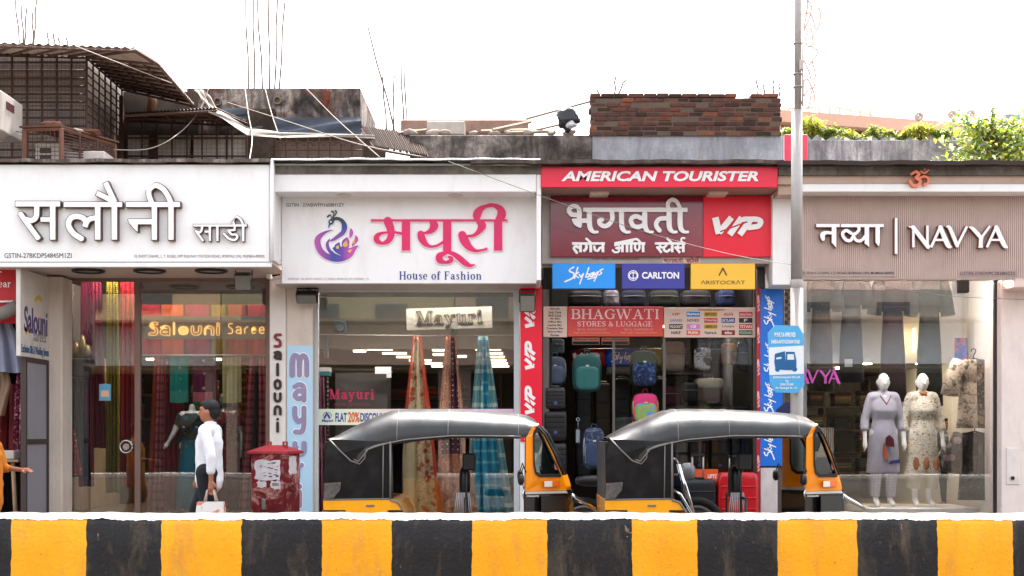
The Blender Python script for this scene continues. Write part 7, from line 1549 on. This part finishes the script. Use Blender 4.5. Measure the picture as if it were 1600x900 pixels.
    for s in (-1, 1):
        MB().tube([(rx(612), s*W*.93, .5), (rx(611), s*W*.93, rz_(692))], .014, 6).build('hood_post', rframe, t, **L); po.tube([(rx(727), s*W*.93, .32), (rx(727), s*W*.93, .85)], .014, 6)
    po.build('partition_frame', rframe, t, **L)
    mt = MB().box((rx(721), -.38, rz_(736)), (rx(742), -.24, rz_(709)), bev=.012); mt.build('fare_meter', blackp, t, **L)
    sk_ = MB()
    for k in range(9): sk_.tube([(rx(712+k*2.4), -.3, rz_(772)), (rx(708+k*3.4), -.3, rz_(805))], .006, 4)
    sk_.build('seat_fringe', mat('fringe_white', '#a8a6a8', .8), t, **L)
    # front cowl: sides lean in towards the nose
    def hw(x): return float(np.interp(x, [rx(820), rx(836), rx(886), rx(900)], [.60, .585, .34, .30]))
    def flankf(s): return lambda a, c, d: Vector((a, s*(hw(a)+d), c))
    orange = [(821, 768), (822, 684), (831, 668), (839, 664), (848, 672), (866, 708), (881, 744), (887, 764), (886, 768)]
    glassp = [(834, 680), (838, 671.5), (842, 671), (850, 684), (866, 718), (877, 742), (876, 744.5), (844, 744), (837, 738), (834.5, 726)]
    co = MB()
    for s in (-1, 1):
        a = [(rx(u), rz_(v)) for u, v in orange]; h_ = [(rx(u), rz_(v)) for u, v in glassp]
        co.loops([a, h_], flankf(s), -.025, 0)
        c_ = np.array(h_).mean(0); big = [tuple(c_+(np.array(p)-c_)*1.07) for p in h_]; sml = [tuple(c_+(np.array(p)-c_)*.91) for p in h_]
        MB().loops([big, sml], flankf(s), -.03, .012).build('side_window_rubber', rubber, t, **L); MB().loops([[tuple(c_+(np.array(p)-c_)*.95) for p in h_]], flankf(s), -.016, -.010).build('side_window', rglass, t, **L)
    # nose below the windscreen and top rail
    nose = [(rx(u), rz_(v)) for u, v in ((881, 744), (887, 764), (886, 768))]
    co.grid(lambda q, k: (lambda x, z: (x+.06*(1-(2*q-1)**2), -hw(x)+2*hw(x)*q, z))(np.interp(k, [0, .6, 1], [n_[0] for n_ in nose]), np.interp(k, [0, .6, 1], [n_[1] for n_ in nose])), 14, 6)
    co.build('front_cowl', rora, t, **L)
    ws = [(839, 666), (851, 679), (866, 708), (881, 743)]
    wf = MB(); wf.grid(lambda q, k: (lambda x, z: (x+.05*(1-(2*q-1)**2), (-hw(x)+2*hw(x)*q)*.96, z))(np.interp(k, [0, .3, .65, 1], [rx(u) for u, v in ws]), np.interp(k, [0, .3, .65, 1], [rz_(v) for u, v in ws])), 14, 12); wf.build('windscreen', rglass, t, **L)
    for q in (0, .5, 1): MB().tube([(rx(u)+.004+.05*(1-(2*q-1)**2), (-hw(rx(u))+2*hw(rx(u))*q), rz_(v)) for u, v in ws], .012, 6).build('windscreen_frame', rubber, t, **L)
    for s in (-1, 1): MB().loops([[(rx(u), rz_(v)) for u, v in ((821, 768.5), (887, 768.5), (889, 772.5), (821, 772.5))]], flankf(s), -.02, .01).build('body_trim', mat('trim_white', '#b5afa8', .5), t, **L)
    # lower black apron with locker and sides
    ap = MB()
    for s in (-1, 1): ap.loops([[(rx(u), rz_(v)) for u, v in ((820, 773), (889, 773), (892, 800), (888, 850), (840, 868), (820, 868))]], flankf(s), -.03, 0)
    ap.grid(lambda q, k: (lambda x, z: (x+.06*(1-(2*q-1)**2), -hw(x)+2*hw(x)*q, z))(np.interp(k, [0, .4, 1], [rx(889), rx(892), rx(886)]), np.interp(k, [0, .4, 1], [rz_(769), rz_(800), rz_(852)])), 14, 8); ap.build('front_apron', rblk, t, **L)
    for s in (-1, 1): MB().loops([[(rx(u), rz_(v)) for u, v in ((846, 776), (884, 777), (887, 800), (886, 828), (846, 826)) ]], flankf(s), -.01, .03).build('side_locker', blackp, t, **L)
    lt = MB(); txt(lt, 'CNG/LPG', rx(823), -rz_(774.5), rx(842), -rz_(776.8), lambda a, c, d: Vector((a, -hw(a)-d, -c)), .004, .02); lt.build('lettering', lwhite, t, **L)
    for s in (-1, 1):
        MB().loops([[(rx(u), rz_(v)) for u, v in ((851, 752.5), (864, 752.5), (864, 761.5), (851, 761.5))]], flankf(s), 0, .022).build('indicator', lampc, t, **L)
        MB().loops([[(rx(u), rz_(v)) for u, v in ((864.4, 752.5), (877, 752.5), (877, 761.5), (864.4, 761.5))]], flankf(s), 0, .024).build('indicator', lampo, t, **L)
        x = rx(814); y = s*.70; ml = MB(); ml.tube([(rx(822), s*.6, rz_(738)), (rx(818), s*.66, rz_(728)), (x, y, rz_(742))], .006, 5); ml.ell((x, y, rz_(749)), (.03, .055, .055), .8, .8, 14, 10); ml.build('mirror', blackp, t, **L)
        MB().cyl((rx(891), s*.16, .62), (rx(898), s*.16, .62), .075, .07, 18).build('headlight', lampc, t, **L)
        MB().cyl((rx(504), s*.5, .62), (rx(506), s*.5, .62), .045).build('tail_lamp', mat('tail_red', '#8a1010', .3), t, **L)
    stk = MB().loops([[(rx(871)+.022*math.cos(q)*1.0, rz_(727)+.05*math.sin(q)) for q in np.linspace(0, 2*PI, 18)[:-1]]], flankf(-1), -.004, .0); stk.build('window_sticker', mat('pale_red_sticker', '#c9807a', .5), t, **L)
    hb = MB(); hb.tube([(rx(842), -.26, rz_(758)), (rx(852), -.1, rz_(764)), (rx(856), 0, rz_(766)), (rx(852), .1, rz_(764)), (rx(842), .26, rz_(758))], .014, 8); hb.tube([(rx(856), 0, rz_(766)), (rx(885), 0, .4)], .03, 8); hb.build('handlebar', blackp, t, **L)
    dh_ = MB()
    for v in (757, 772): dh_.tube([(rx(819), -.62, rz_(v-8)), (rx(817), -.64, rz_(v)), (rx(819), -.62, rz_(v+8))], .008, 5)
    dh_.build('door_hinge', chrome, t, **L)
    # mudguard and wheels
    mg = MB(); mg.grid(lambda q, k: (2.34+.33*math.cos(PI*(.95-.95*k))*.9, (q-.5)*.22*(1-.2*abs(q-.5)), .36+.31*math.sin(PI*(.95-.95*k)*.92+.1)+.03*(1-(2*q-1)**2)), 10, 18); mg.grid(lambda q, k: (2.34+.32*math.cos(PI*(.95-.95*k))*.9, (q-.5)*.21, .345+.31*math.sin(PI*(.95-.95*k)*.92+.1)+.03*(1-(2*q-1)**2)), 10, 18)
    mg.build('front_mudguard', rblk, t, **L)
    MB().tube([(rx(890), -.13, rz_(772)), (rx(903), -.12, rz_(782)), (rx(922), -.10, rz_(792)), (rx(936), -.06, rz_(800))], [.02, .024, .02, .012], 8).build('mudguard_trim', chrome, t, **L)
    for x, y in ((2.34, 0), (.42, -.52), (.42, .52)):
        w = MB(); w.tube([(x+.155*math.cos(q), y, .205+.155*math.sin(q)) for q in np.linspace(0, 2*PI, 33)], .05, 10); wo = w.build('wheel', rubber, t, **L)
        MB().cyl((x, y-.035, .205), (x, y+.035, .205), .115, n=20).build('rim', mat('rim_grey', '#8a8a88', .4, metal=.6), wo, **L)
    bp = MB().box((-.06, -.55, .3), (.02, .55, .38), bev=.015); bp.build('rear_bumper', rblk, t, **L)
    return t
ra = rickshaw('black and yellow auto rickshaw standing in front of the saree window of the second shop', (X(505, 13.3), 13.95, 0), 'auto rickshaws on the road')
rb = dup(ra, (X(945, 13.3), 13.95, 0), 'black and yellow auto rickshaw in front of the luggage shop and its suitcases')
# ------------------------------------------------------------------ parked motorcycle between the rickshaw and the suitcases
mc = thing('motorcycle', 'dark parked motorcycle with grey handlebar and chrome guard beside the charcoal suitcase', 'motorcycle', (X(1000, 15.6), 15.6, .15)); B = Vector(mc.location)
def w_(x, z, y=0): return B+Vector((x, y, z))
for x in (-.62, .62):
    wl_ = MB().tube([w_(x+.27*math.cos(q), .31+.27*math.sin(q)) for q in np.linspace(0, 2*PI, 33)], .045, 10).build('wheel', rubber, mc)
    MB().tube([w_(x+.21*math.cos(q), .31+.21*math.sin(q)) for q in np.linspace(0, 2*PI, 33)], .018, 6).cyl(w_(x, .31, -.06), w_(x, .31, .06), .05).build('rim', alum, wl_)
MB().ell(w_(.12, .80), (.25, .13, .12), .8, .8).build('fuel_tank', mat('tank_black', '#15161a', .2, coat=.6), mc)
MB().ell(w_(-.35, .80), (.36, .13, .06), .5, .6).build('seat', rexine, mc)
MB().box(w_(-.2, .3, -.12), w_(.22, .62, .12), bev=.04).build('engine', mat('engine_grey', '#55565a', .4, metal=.6), mc)
MB().tube([w_(.62, .31, -.07), w_(.42, .98, -.07)], .022, 8).tube([w_(.62, .31, .07), w_(.42, .98, .07)], .022, 8).build('fork', chrome, mc)
MB().tube([w_(.28, 1.06, -.34), w_(.38, 1.04, -.18), w_(.42, 1.0, 0), w_(.38, 1.04, .18), w_(.28, 1.06, .34)], .014, 8).build('handlebar', chrome, mc)
MB().ell(w_(.52, .90), (.09, .10, .10), .8, .8).build('headlight', mat('headlight_grey', '#6a6a6e', .3, coat=.5), mc)
for s in (-1, 1): MB().tube([w_(.32, 1.06, s*.26), w_(.30, 1.22, s*.32)], .006, 5).ell(w_(.30, 1.26, s*.33), (.02, .06, .04), .8, .8, 12, 8).build('mirror', blackp, mc)
MB().tube([w_(.34, .72, -.1), w_(.42, .66, -.24), w_(.62, .30, -.25), w_(.48, .24, -.22), w_(.36, .40, -.2), w_(.34, .72, -.12)], .014, 8).build('crash_guard', chrome, mc)
MB().tube([w_(-.62, .31, -.08), w_(-.1, .42, -.08), w_(.3, .72, -.04)], .022, 8).tube([w_(-.62, .31, .08), w_(-.1, .42, .08), w_(.3, .72, .04)], .022, 8).build('frame', rframe, mc)
# ------------------------------------------------------------------ street furniture
pm = mat('galvanised_pole', '#9a9592', .5, metal=.25, var=.1, scale=4, dirt=.45, dirtcol='#7d5c48'); Yp_ = 14.7
pole = thing('street_pole', 'tall grey metal lamp pole with faded scroll ornament along its upper shaft', 'street pole', (X(1245, Yp_), Yp_, .15)); px = X(1245, Yp_)
MB().cyl((px, Yp_, .15), (px, Yp_, Z(440, Yp_)), .066, .066, 24).build('lower_shaft', pm, pole)
MB().rings([[(px+r*math.cos(q), Yp_+r*math.sin(q), z) for q in np.linspace(0, 2*PI, 25)[:-1]] for r, z in ((.067, Z(450, Yp_)), (.071, Z(447, Yp_)), (.071, Z(441, Yp_)), (.062, Z(437, Yp_)))], False, False, 0, True).build('collar', pm, pole)
MB().cyl((px, Yp_, Z(440, Yp_)), (px, Yp_, Z(172, Yp_)), .060, .056, 24).build('middle_shaft', pm, pole)
MB().cyl((px+.01, Yp_, Z(172, Yp_)), (px+.01, Yp_, Z(-120, Yp_)), .038, .036, 20).build('upper_shaft', pm, pole)
MB().tube([(px+.01, Yp_, Z(-118, Yp_)), (px+.01, Yp_-.4, Z(-135, Yp_)), (px+.01, Yp_-1.6, Z(-140, Yp_))], .03, 8).box((px-.1, Yp_-2.2, Z(-142, Yp_)-.05), (px+.12, Yp_-1.5, Z(-142, Yp_)+.05), bev=.03).build('lamp_arm', pm, pole)
cb_ = MB(); cb_.tube([(px+.052, Yp_-.05, Z(40, Yp_)), (px+.052, Yp_-.05, Z(168, Yp_))], .012, 6); cb_.box((px+.015, Yp_-.10, Z(112, Yp_)), (px+.055, Yp_-.04, Z(97, Yp_)), bev=.005); cb_.build('cable_and_box', mat('pale_conduit', '#b3a9a4', .5), pole)
for v in (68, 116, 136): MB().tube([(px+.01+.045*math.cos(q), Yp_+.045*math.sin(q), Z(v, Yp_)) for q in np.linspace(0, 2*PI, 17)], .007, 5).build('clamp_band', pm, pole)
sc_ = MB()
scr = [[(1251, 0), (1251, 22), (1259, 20), (1262, 6), (1258, -8)], [(1262, 0), (1268, 10), (1264, 30), (1256, 50), (1254, 72)], [(1256, 44), (1262, 20), (1270, 28), (1274, 45), (1280, 40), (1282, 20), (1277, 10)], [(1268, 44), (1262, 48), (1259, 60), (1262, 72), (1270, 68), (1268, 46)], [(1266, 72), (1278, 80), (1272, 92), (1264, 102)], [(1256, 94), (1264, 112), (1268, 125), (1274, 118), (1268, 92)], [(1255, 150), (1256, 128), (1262, 124), (1270, 138), (1274, 128)], [(1256, 150), (1266, 138), (1272, 146), (1272, 160)], [(1258, 172), (1264, 165), (1268, 142)], [(1250, 0), (1250, 150), (1254, 158)]]
for q in scr: sc_.tube(smooth_pts([P(u, v, Yp_) for u, v in q], 5), .010, 5)
sc_.build('scroll_ornament', mat('faded_pink_paint', '#c9aa9c', .6), pole)
bs = MB().cyl((px, Yp_, .15), (px, Yp_, .2), .14, .13, 20); bs.build('base_plate', pm, pole)
Ys = 14.55; sg = thing('street_sign', 'pale blue and white rickshaw stand sign with cut corners fixed to the pole', 'sign', (X(1228, Ys), Ys, Z(615, Ys)))
octo = [(1211, 508), (1247, 509), (1255, 521), (1257, 602), (1245, 614), (1212, 613), (1203, 600), (1200, 521)]
MB().loops([octo], front(Ys), -.012, 0).build('panel', mat('sign_blue', '#4a9fd0', .4, var=.03, dirt=.15), sg)
MB().loops([octo], front(Ys), -.020, -.0125).build('back_plate', pm, sg)
MB().loops([[(1201, 543), (1255.5, 540), (1256, 584), (1202, 586)]], front(Ys), -.002, .003).build('white_band', mat('sign_white', '#d5d9dc', .4, var=.03, dirt=.15), sg)
m_ = MB(); txt(m_, 'M.M.R.T.A APPROVED', 1210, 519.5, 1243, 526.5, front(Ys), .004, .02); txt(m_, 'SHARE-A-AUTO RICKSHAW STAND', 1205, 531, 1250, 537, front(Ys), .004, .02); m_.build('lettering', lwhite, sg); m_ = MB(); txt(m_, 'BORIVALI RAILWAY STN. (W)', 1208, 588, 1250, 592.5, front(Ys), .004, .015); txt(m_, 'TO', 1227, 594, 1232, 598, front(Ys), .004, .02); txt(m_, 'GORAI COLONY', 1219, 599, 1240, 602.5, front(Ys), .004, .015); txt(m_, 'Per Passenger Rs. 15/-', 1212, 604.5, 1246, 608.5, front(Ys), .004, .015); m_.build('lettering', lwhite, sg)
m_ = MB()
m_.loops(contours([([(1211, 553), (1226, 549), (1228, 578), (1212, 577), (1210, 566)], .6, 'p'), ([(1228, 550), (1241, 550), (1244, 564), (1244, 578), (1228, 578)], .6, 'p'), ([(1230, 553), (1240, 553), (1241, 562), (1230, 562)], .2, 'p-'), ([(1214, 577), (1215, 578)], 6, ''), ([(1241, 577), (1242, 577)], 7, ''), ([(1214, 560), (1220, 559)], 3, '-')], step=.2), front(Ys), -.001, .006); m_.build('rickshaw_pictogram', mat('sign_ink_blue', '#12568a', .5), sg)
bk = MB().box((X(1236, Ys), Ys+.012, Z(530, Ys)), (X(1252, Ys), Yp_-.05, Z(527, Ys))).box((X(1236, Ys), Ys+.012, Z(596, Ys)), (X(1252, Ys), Yp_-.05, Z(593, Ys))); bk.build('bracket', pm, sg)
dk = MB(); c = P(1228, 640, 15.4); dk.loops(contours([([(1214, 640), (1243, 640), (1243, 652), (1214, 652)], .5, 'p'), (ring(1228.5, 642, 14), .5, 'p')], step=.5), front(15.4), -.03, 0); dk.build('x', blackp) if False else dk.solo('rolled_sign', mat('dull_navy', '#1c2048', .5), 'round topped dark blue board standing behind the pole sign', 'board')
MB().tube([P(1234, 655, 15.5), P(1236, 850, 15.5)], .055, 10).solo('blue_post', mat('dull_blue_post', '#1f2a58', .5, dirt=.4), 'dull blue post standing beside the street pole below the sign', 'post')
MB().box((X(1256, 16.2), 16.2, .5), (X(1263, 16.2), 16.23, Z(722, 16.2))).tube([P(1257, 722, 16.2), P(1268, 772, 16.1)], .018, 4).solo('wooden_easel', mat('pale_wood', '#8d7258', .6), 'narrow wooden easel frame between the blue post and the boutique window', 'easel')
# red box
rbx = thing('post_box', 'dented dark red metal street box covered with torn white bills', 'street box', (X(427, 15.2), 15.35, .15), rz=0); Yb_ = 15.2
redp = concrete('old_red_paint', ['#5a1119', '#74171f', '#862228', '#3a0f12'], .5, 2.4, .55, extra='#b98a84')
R = Matrix.Translation((X(427, Yb_), 15.35, 0)) @ Matrix.Rotation(math.radians(-17), 4, 'Z') 
def rot(mb): return mb.xform(R)
w2, d2 = .205, .17; zt_ = Z(706, 15.2)
rot(MB().box((-w2, -d2, .15), (w2, d2, zt_), bev=.006)).build('cabinet', redp, rbx)
dr = MB().box((-w2+.012, -d2-.012, .2), (w2-.012, -d2+.002, zt_-.02), bev=.003); rot(dr).build('door_panel', redp, rbx)
rf_ = MB().rings([[(x*k, y*k, z) for x, y in ((-w2-.03, -d2-.03), (w2+.03, -d2-.03), (w2+.03, d2+.03), (-w2-.03, d2+.03))] for k, z in ((1, zt_-.02), (1, zt_+.005), (.35, zt_+.07))], True, True); rot(rf_).build('lid', mat('lid_red', '#94202a', .5, var=.15, dirt=.4), rbx)
lg = MB()
for x in (-.05, .14): lg.loops([[(x-.03, zt_+.03), (x+.03, zt_+.03), (x+.03, zt_+.11), (x-.03, zt_+.11)], [(x+.012*math.cos(q), zt_+.085+.012*math.sin(q)) for q in np.linspace(0, 2*PI, 12)[:-1]]], lambda a, b, d: Vector((a, -d2*.35+d, b)), 0, .012)
rot(lg).build('lifting_lug', mat('lid_red', '#94202a', .5), rbx)
bill = mat('torn_bill', '#c4bfc2', .8, var=.1, scale=14, dirt=.5, dirtcol='#8a7a80')
random.seed(8); bl = MB()
def torn(x0, x1, z0, z1): return [(x+random.uniform(-.012, .012), z+random.uniform(-.012, .012)) for x, z in [(x0+(x1-x0)*k/7, z0) for k in range(8)]+[(x1, z0+(z1-z0)*k/7) for k in range(1, 8)]+[(x1-(x1-x0)*k/7, z1) for k in range(1, 8)]+[(x0, z1-(z1-z0)*k/7) for k in range(1, 7)]]
bl.loops([torn(-.15, .15, zt_-.30, zt_-.09)], lambda a, b, d: Vector((a, -d2-.012-d, b)), -.001, .003); bl.loops([torn(-.13, -.02, zt_-.38, zt_-.31)], lambda a, b, d: Vector((a, -d2-.012-d, b)), -.001, .003); bl.loops([torn(.03, .15, zt_-.39, zt_-.31)], lambda a, b, d: Vector((a, -d2-.012-d, b)), -.001, .003)
rot(bl).build('torn_bills', bill, rbx)
rot(MB().loops([torn(-.10, .08, zt_-.24, zt_-.05)], lambda a, b, d: Vector((w2+d, a, b)), -.001, .004)).build('torn_bills', bill, rbx)
ik = MB()
for i in range(22):
    x, z = random.uniform(-.13, .12), zt_-random.uniform(.11, .28); ik.box((x, -d2-.0165, z), (x+random.uniform(.01, .04), -d2-.014, z+random.uniform(.004, .014)))
txt(ik, '2022', .05, -(zt_-.33), .13, -(zt_-.36), lambda a, b, d: Vector((a, -d2-.0155-d, -b)), .002, .03)
rot(ik).build('bill_print', mat('bill_ink', '#4a444e', .7), rbx)
hn = MB().tube([(w2+.0, -.05, zt_-.32), (w2+.04, -.05, zt_-.32), (w2+.04, -.05, zt_-.42), (w2, -.05, zt_-.42)], .009, 6); rot(hn).build('handle', mat('rust_red', '#6a2a24', .7), rbx)
lc = MB().box((-.07, -d2-.03, zt_-.62), (-.02, -d2-.012, zt_-.50), bev=.01); rot(lc).build('hasp', mat('grey_metal', '#7a726c', .5, metal=.4), rbx)
# floodlights on brackets
def flood(label, u0, v0, u1, v1, Y, tilt_, m):
    c = P((u0+u1)/2, (v0+v1)/2, Y); t = thing('floodlight', label, 'floodlight', c); W, H = (u1-u0)*Y/F, (v1-v0)*Y/F
    M = Matrix.Translation(c) @ Matrix.Rotation(tilt_, 4, 'X'); hb = MB().box((-W/2, -.04, -H*.42), (W/2, .05, H*.42), bev=.012)
    for k in range(7): hb.box((-W/2+.02+k*(W-.04)/6.5, .05, -H*.38), (-W/2+.03+k*(W-.04)/6.5, .08, H*.38))
    hb.xform(M).build('housing', m, t); MB().box((-W*.45, -.046, -H*.36), (W*.45, -.036, H*.36)).xform(M).build('lens', mat('lamp_lens', '#77736c', .2), t)
    br_ = MB().tube([c+Vector((-W*.5, 0, 0)), c+Vector((-W*.5, .05, H*.62)), c+Vector((W*.5, .05, H*.62)), c+Vector((W*.5, 0, 0))], .010, 5).tube([c+Vector((0, .05, H*.62)), c+Vector((0, .3, H*.66))], .012, 5); br_.build('bracket', blackp, t)
grf = mat('floodlight_grey', '#3a3634', .5, metal=.2)
flood('dark floodlight hanging under the saree shop sign', 367, 424, 393, 456, 16.5, math.radians(25), grf)
flood('tilted black floodlight above the big mauve pilaster letters', 463, 453, 496, 476, 16.75, math.radians(48), blackp)
flood('grey floodlight under the pink lettered sign, above the red strip', 812, 456, 836, 490, 16.6, math.radians(20), grf)
cm = thing('camera_box', 'tiny white security camera under the saree shop sign beside the pillar lettering', 'camera', P(421, 438, 16.9)); c = P(421, 432, 16.85)
MB().box(c-Vector((.03, .06, .03)), c+Vector((.03, .06, .03)), bev=.01).build('housing', white, cm); MB().tube([c, c+Vector((.12, .05, .03))], .008, 5).build('bracket', blackp, cm)
# ------------------------------------------------------------------ people
skin = mat('skin_brown', '#9a6248', .5, var=.06); hairm = mat('black_hair', '#060505', .7, var=.3, scale=60, bmp=.3, bscale=120)
wshirt = fabric('white_shirt_cotton', '#d8d8de'); trous = fabric('navy_trousers', '#15161f'); shoe = mat('black_shoe', '#121212', .4)
def headset(t, M, hairfn):
    remesh(MB().ell((0, .022, 1.638), (.086, .098, .088), 1, 1, 24, 16).ell((0, .052, 1.585), (.078, .066, .082), 1, 1, 20, 14).ell((0, -.05, 1.672), (.06, .05, .036), 1, 1, 16, 10), .008, 3).xform(M).build('hair', hairm, t)
    for s in (-1, 1):
        e = MB().ell((s*.030, -.088, 1.592), (.013, .008, .008), 1, 1, 10, 8); e.xform(M).build('eye', mat('eye_dark', '#1a1210', .2), t)
        MB().tube([(s*.014, -.100, 1.612), (s*.032, -.099, 1.617), (s*.050, -.084, 1.612)], .004, 5).xform(M).build('eyebrow', hairm, t)
def person(label, loc, rz, S, arms, legs, top, low, sleeve=.5, long_top=.86, group=None, cat='person'):
    t = thing('person', label, cat, loc, group); M = Matrix.Translation(loc) @ Matrix.Rotation(rz, 4, 'Z') @ Matrix.Scale(S, 4)
    remesh(figure_body(arms=arms, legs=legs, fem=False), .009, 4).xform(M).build('body', skin, t); headset(t, M, None)
    sh = MB().chain([(0, 0, long_top), (0, 0, .98), (0, -.005, 1.12), (0, 0, 1.27), (0, .01, 1.37)], [.155, .150, .147, .150, .115]); sh.chain([(-.165, .01, 1.38), (.165, .01, 1.38)], [.082, .082]); sh.caps((0, .01, 1.40), (0, .005, 1.445), .08, .066)
    for a, b, c in arms:
        a, b, c = Vector(a), Vector(b), Vector(c); e = b.lerp(c, min(1, max(0, sleeve-.5)*2)) if sleeve > .5 else a.lerp(b, sleeve*2); sh.chain([a, b, e] if sleeve > .5 else [a, e], [.072, .06, .05] if sleeve > .5 else [.074, .066])
    so = remesh(sh, .011, 5); k = len(so.v)
    so.v = [(x, y+.002*math.sin(z*38+x*25), z) for x, y, z in so.v]
    so.xform(M).build('shirt', top, t)
    col = MB().tube([Vector((.064*math.cos(q), .005+.062*math.sin(q), 1.455+.012*math.sin(q))) for q in np.linspace(-1.2, PI+1.2, 20)], .014, 6); col.xform(M).build('collar', top, t)
    tr_ = MB().chain([(-.085, 0, .93), (.085, 0, .93)], [.125, .125]); 
    for h, kk, a, tt in legs: tr_.chain([h, kk, (Vector(a)+Vector((0, .01, -.01)))], [.115, .085, .068])
    remesh(tr_, .012, 5).xform(M).build('trousers', low, t)
    for h, kk, a, tt in legs:
        a, tt = Vector(a), Vector(tt); s_ = MB().chain([a+Vector((0, .03, -.045)), a.lerp(tt, .5)+Vector((0, 0, -.02)), tt], [.045, .048, .038]); remesh(s_, .01, 3).xform(M).build('shoe', shoe, t)
    return t, M
# man walking left: front of the figure (-y) turned to face -x and slightly away
Ymn = 14.9; locm = Vector((X(327, Ymn), Ymn, .15)); S = (Z(626, Ymn)-.15)/1.71
arms = [((-.19, .01, 1.37), (-.25, -.02, 1.11), (-.23, -.16, .90)), ((.19, .01, 1.37), (.25, .10, 1.11), (.25, .10, .86))]
legs = [((-.09, 0, .91), (-.10, -.17, .53), (-.10, -.14, .10), (-.10, -.27, .045)), ((.09, 0, .91), (.10, .02, .50), (.10, .27, .15), (.10, .16, .04))]
man, M = person('man in a white shirt walking past the saree window with a printed bag', locm, math.radians(-96), S, arms, legs, wshirt, trous, .8, .85)
# carry bag in his near hand
h = M @ Vector((.252, .10, .755))
bgm = thing('carry_bag', 'white carry bag with orange and green print held by the walking man', 'bag', (h.x+.04, h.y, h.z-.55)); c = Vector((h.x, h.y, h.z+.02))
m, nt, b = nodemat('printed_bag'); n_ = noise(nt, coords(nt), 7, 3, .5, .6); n2_ = noise(nt, coords(nt), 11, 3, .5)
o = mixc(nt, ramp(nt, n_, [(.55, 0.0), (.6, .9)]), hexc('#d2ccc8'), hexc('#c8603a')); o = mixc(nt, ramp(nt, n2_, [(.66, 0.0), (.7, .8)]), o, hexc('#5a7a4a')); nt.links.new(o, b.inputs['Base Color']); b.inputs['Roughness'].default_value = .6
bg_ = MB().rings([[(c.x+sx*(.135+.01*k), c.y+sy*(.045+.015*math.sin(k*1.5)), c.z-.14-.11*k) for sx, sy in ((-1, -1), (-.3, -1.15), (.3, -1.15), (1, -1), (1, 1), (.3, 1.15), (-.3, 1.15), (-1, 1))] for k in range(4)], True, True); bg_.build('bag_body', m, bgm)
for s in (-1, 1): MB().tube([(c.x-.06, c.y+s*.04, c.z-.145), (c.x-.035, c.y+s*.015, c.z-.02), (c.x+.03, c.y+s*.015, c.z-.02), (c.x+.06, c.y+s*.04, c.z-.145)], .011, 6).build('bag_handle', mat('bag_strap', '#a8988c', .7), bgm)
# person cut by the left edge, arm stretched towards the right
Yl = 14.6; locl = Vector((X(-16, Yl), Yl, .15)); S2 = (Z(655, Yl)-.15)/1.71
arms = [((-.19, .01, 1.37), (-.25, .05, 1.10), (-.24, -.05, .86)), ((.19, .01, 1.37), (.26, -.04, 1.12), (.21, -.30, 1.10))]
legs = [((-.09, 0, .91), (-.10, -.10, .53), (-.10, -.05, .10), (-.10, -.18, .045)), ((.09, 0, .91), (.10, .02, .50), (.10, .14, .12), (.10, .02, .045))]
person('person in orange clothes by the clothes stall with one hand stretched forward', locl, math.radians(82), S2, arms, legs, fabric('orange_kurta', '#c8761e'), fabric('tan_trousers', '#8a6a4a'), .62, .70)
# shop assistant inside the boutique
Yi = 19.2; loci = Vector((X(1482, Yi), Yi, .48)); S3 = (Z(653, Yi)-.48)/1.71
arms = [((-.19, .01, 1.37), (-.24, -.02, 1.10), (-.16, -.22, 1.02)), ((.19, .01, 1.37), (.24, -.02, 1.10), (.16, -.22, 1.02))]
legs = [((s*.09, 0, .91), (s*.095, -.02, .50), (s*.09, .02, .09), (s*.10, -.13, .045)) for s in (-1, 1)]
person('shop assistant with black hair in a grey printed shirt behind the floral mannequin', loci, math.radians(-50), S3, arms, legs, fabric('grey_print_shirt', '#55585f', '#9a9ca2', 'floral', 12, .25), trous, .55, .85)
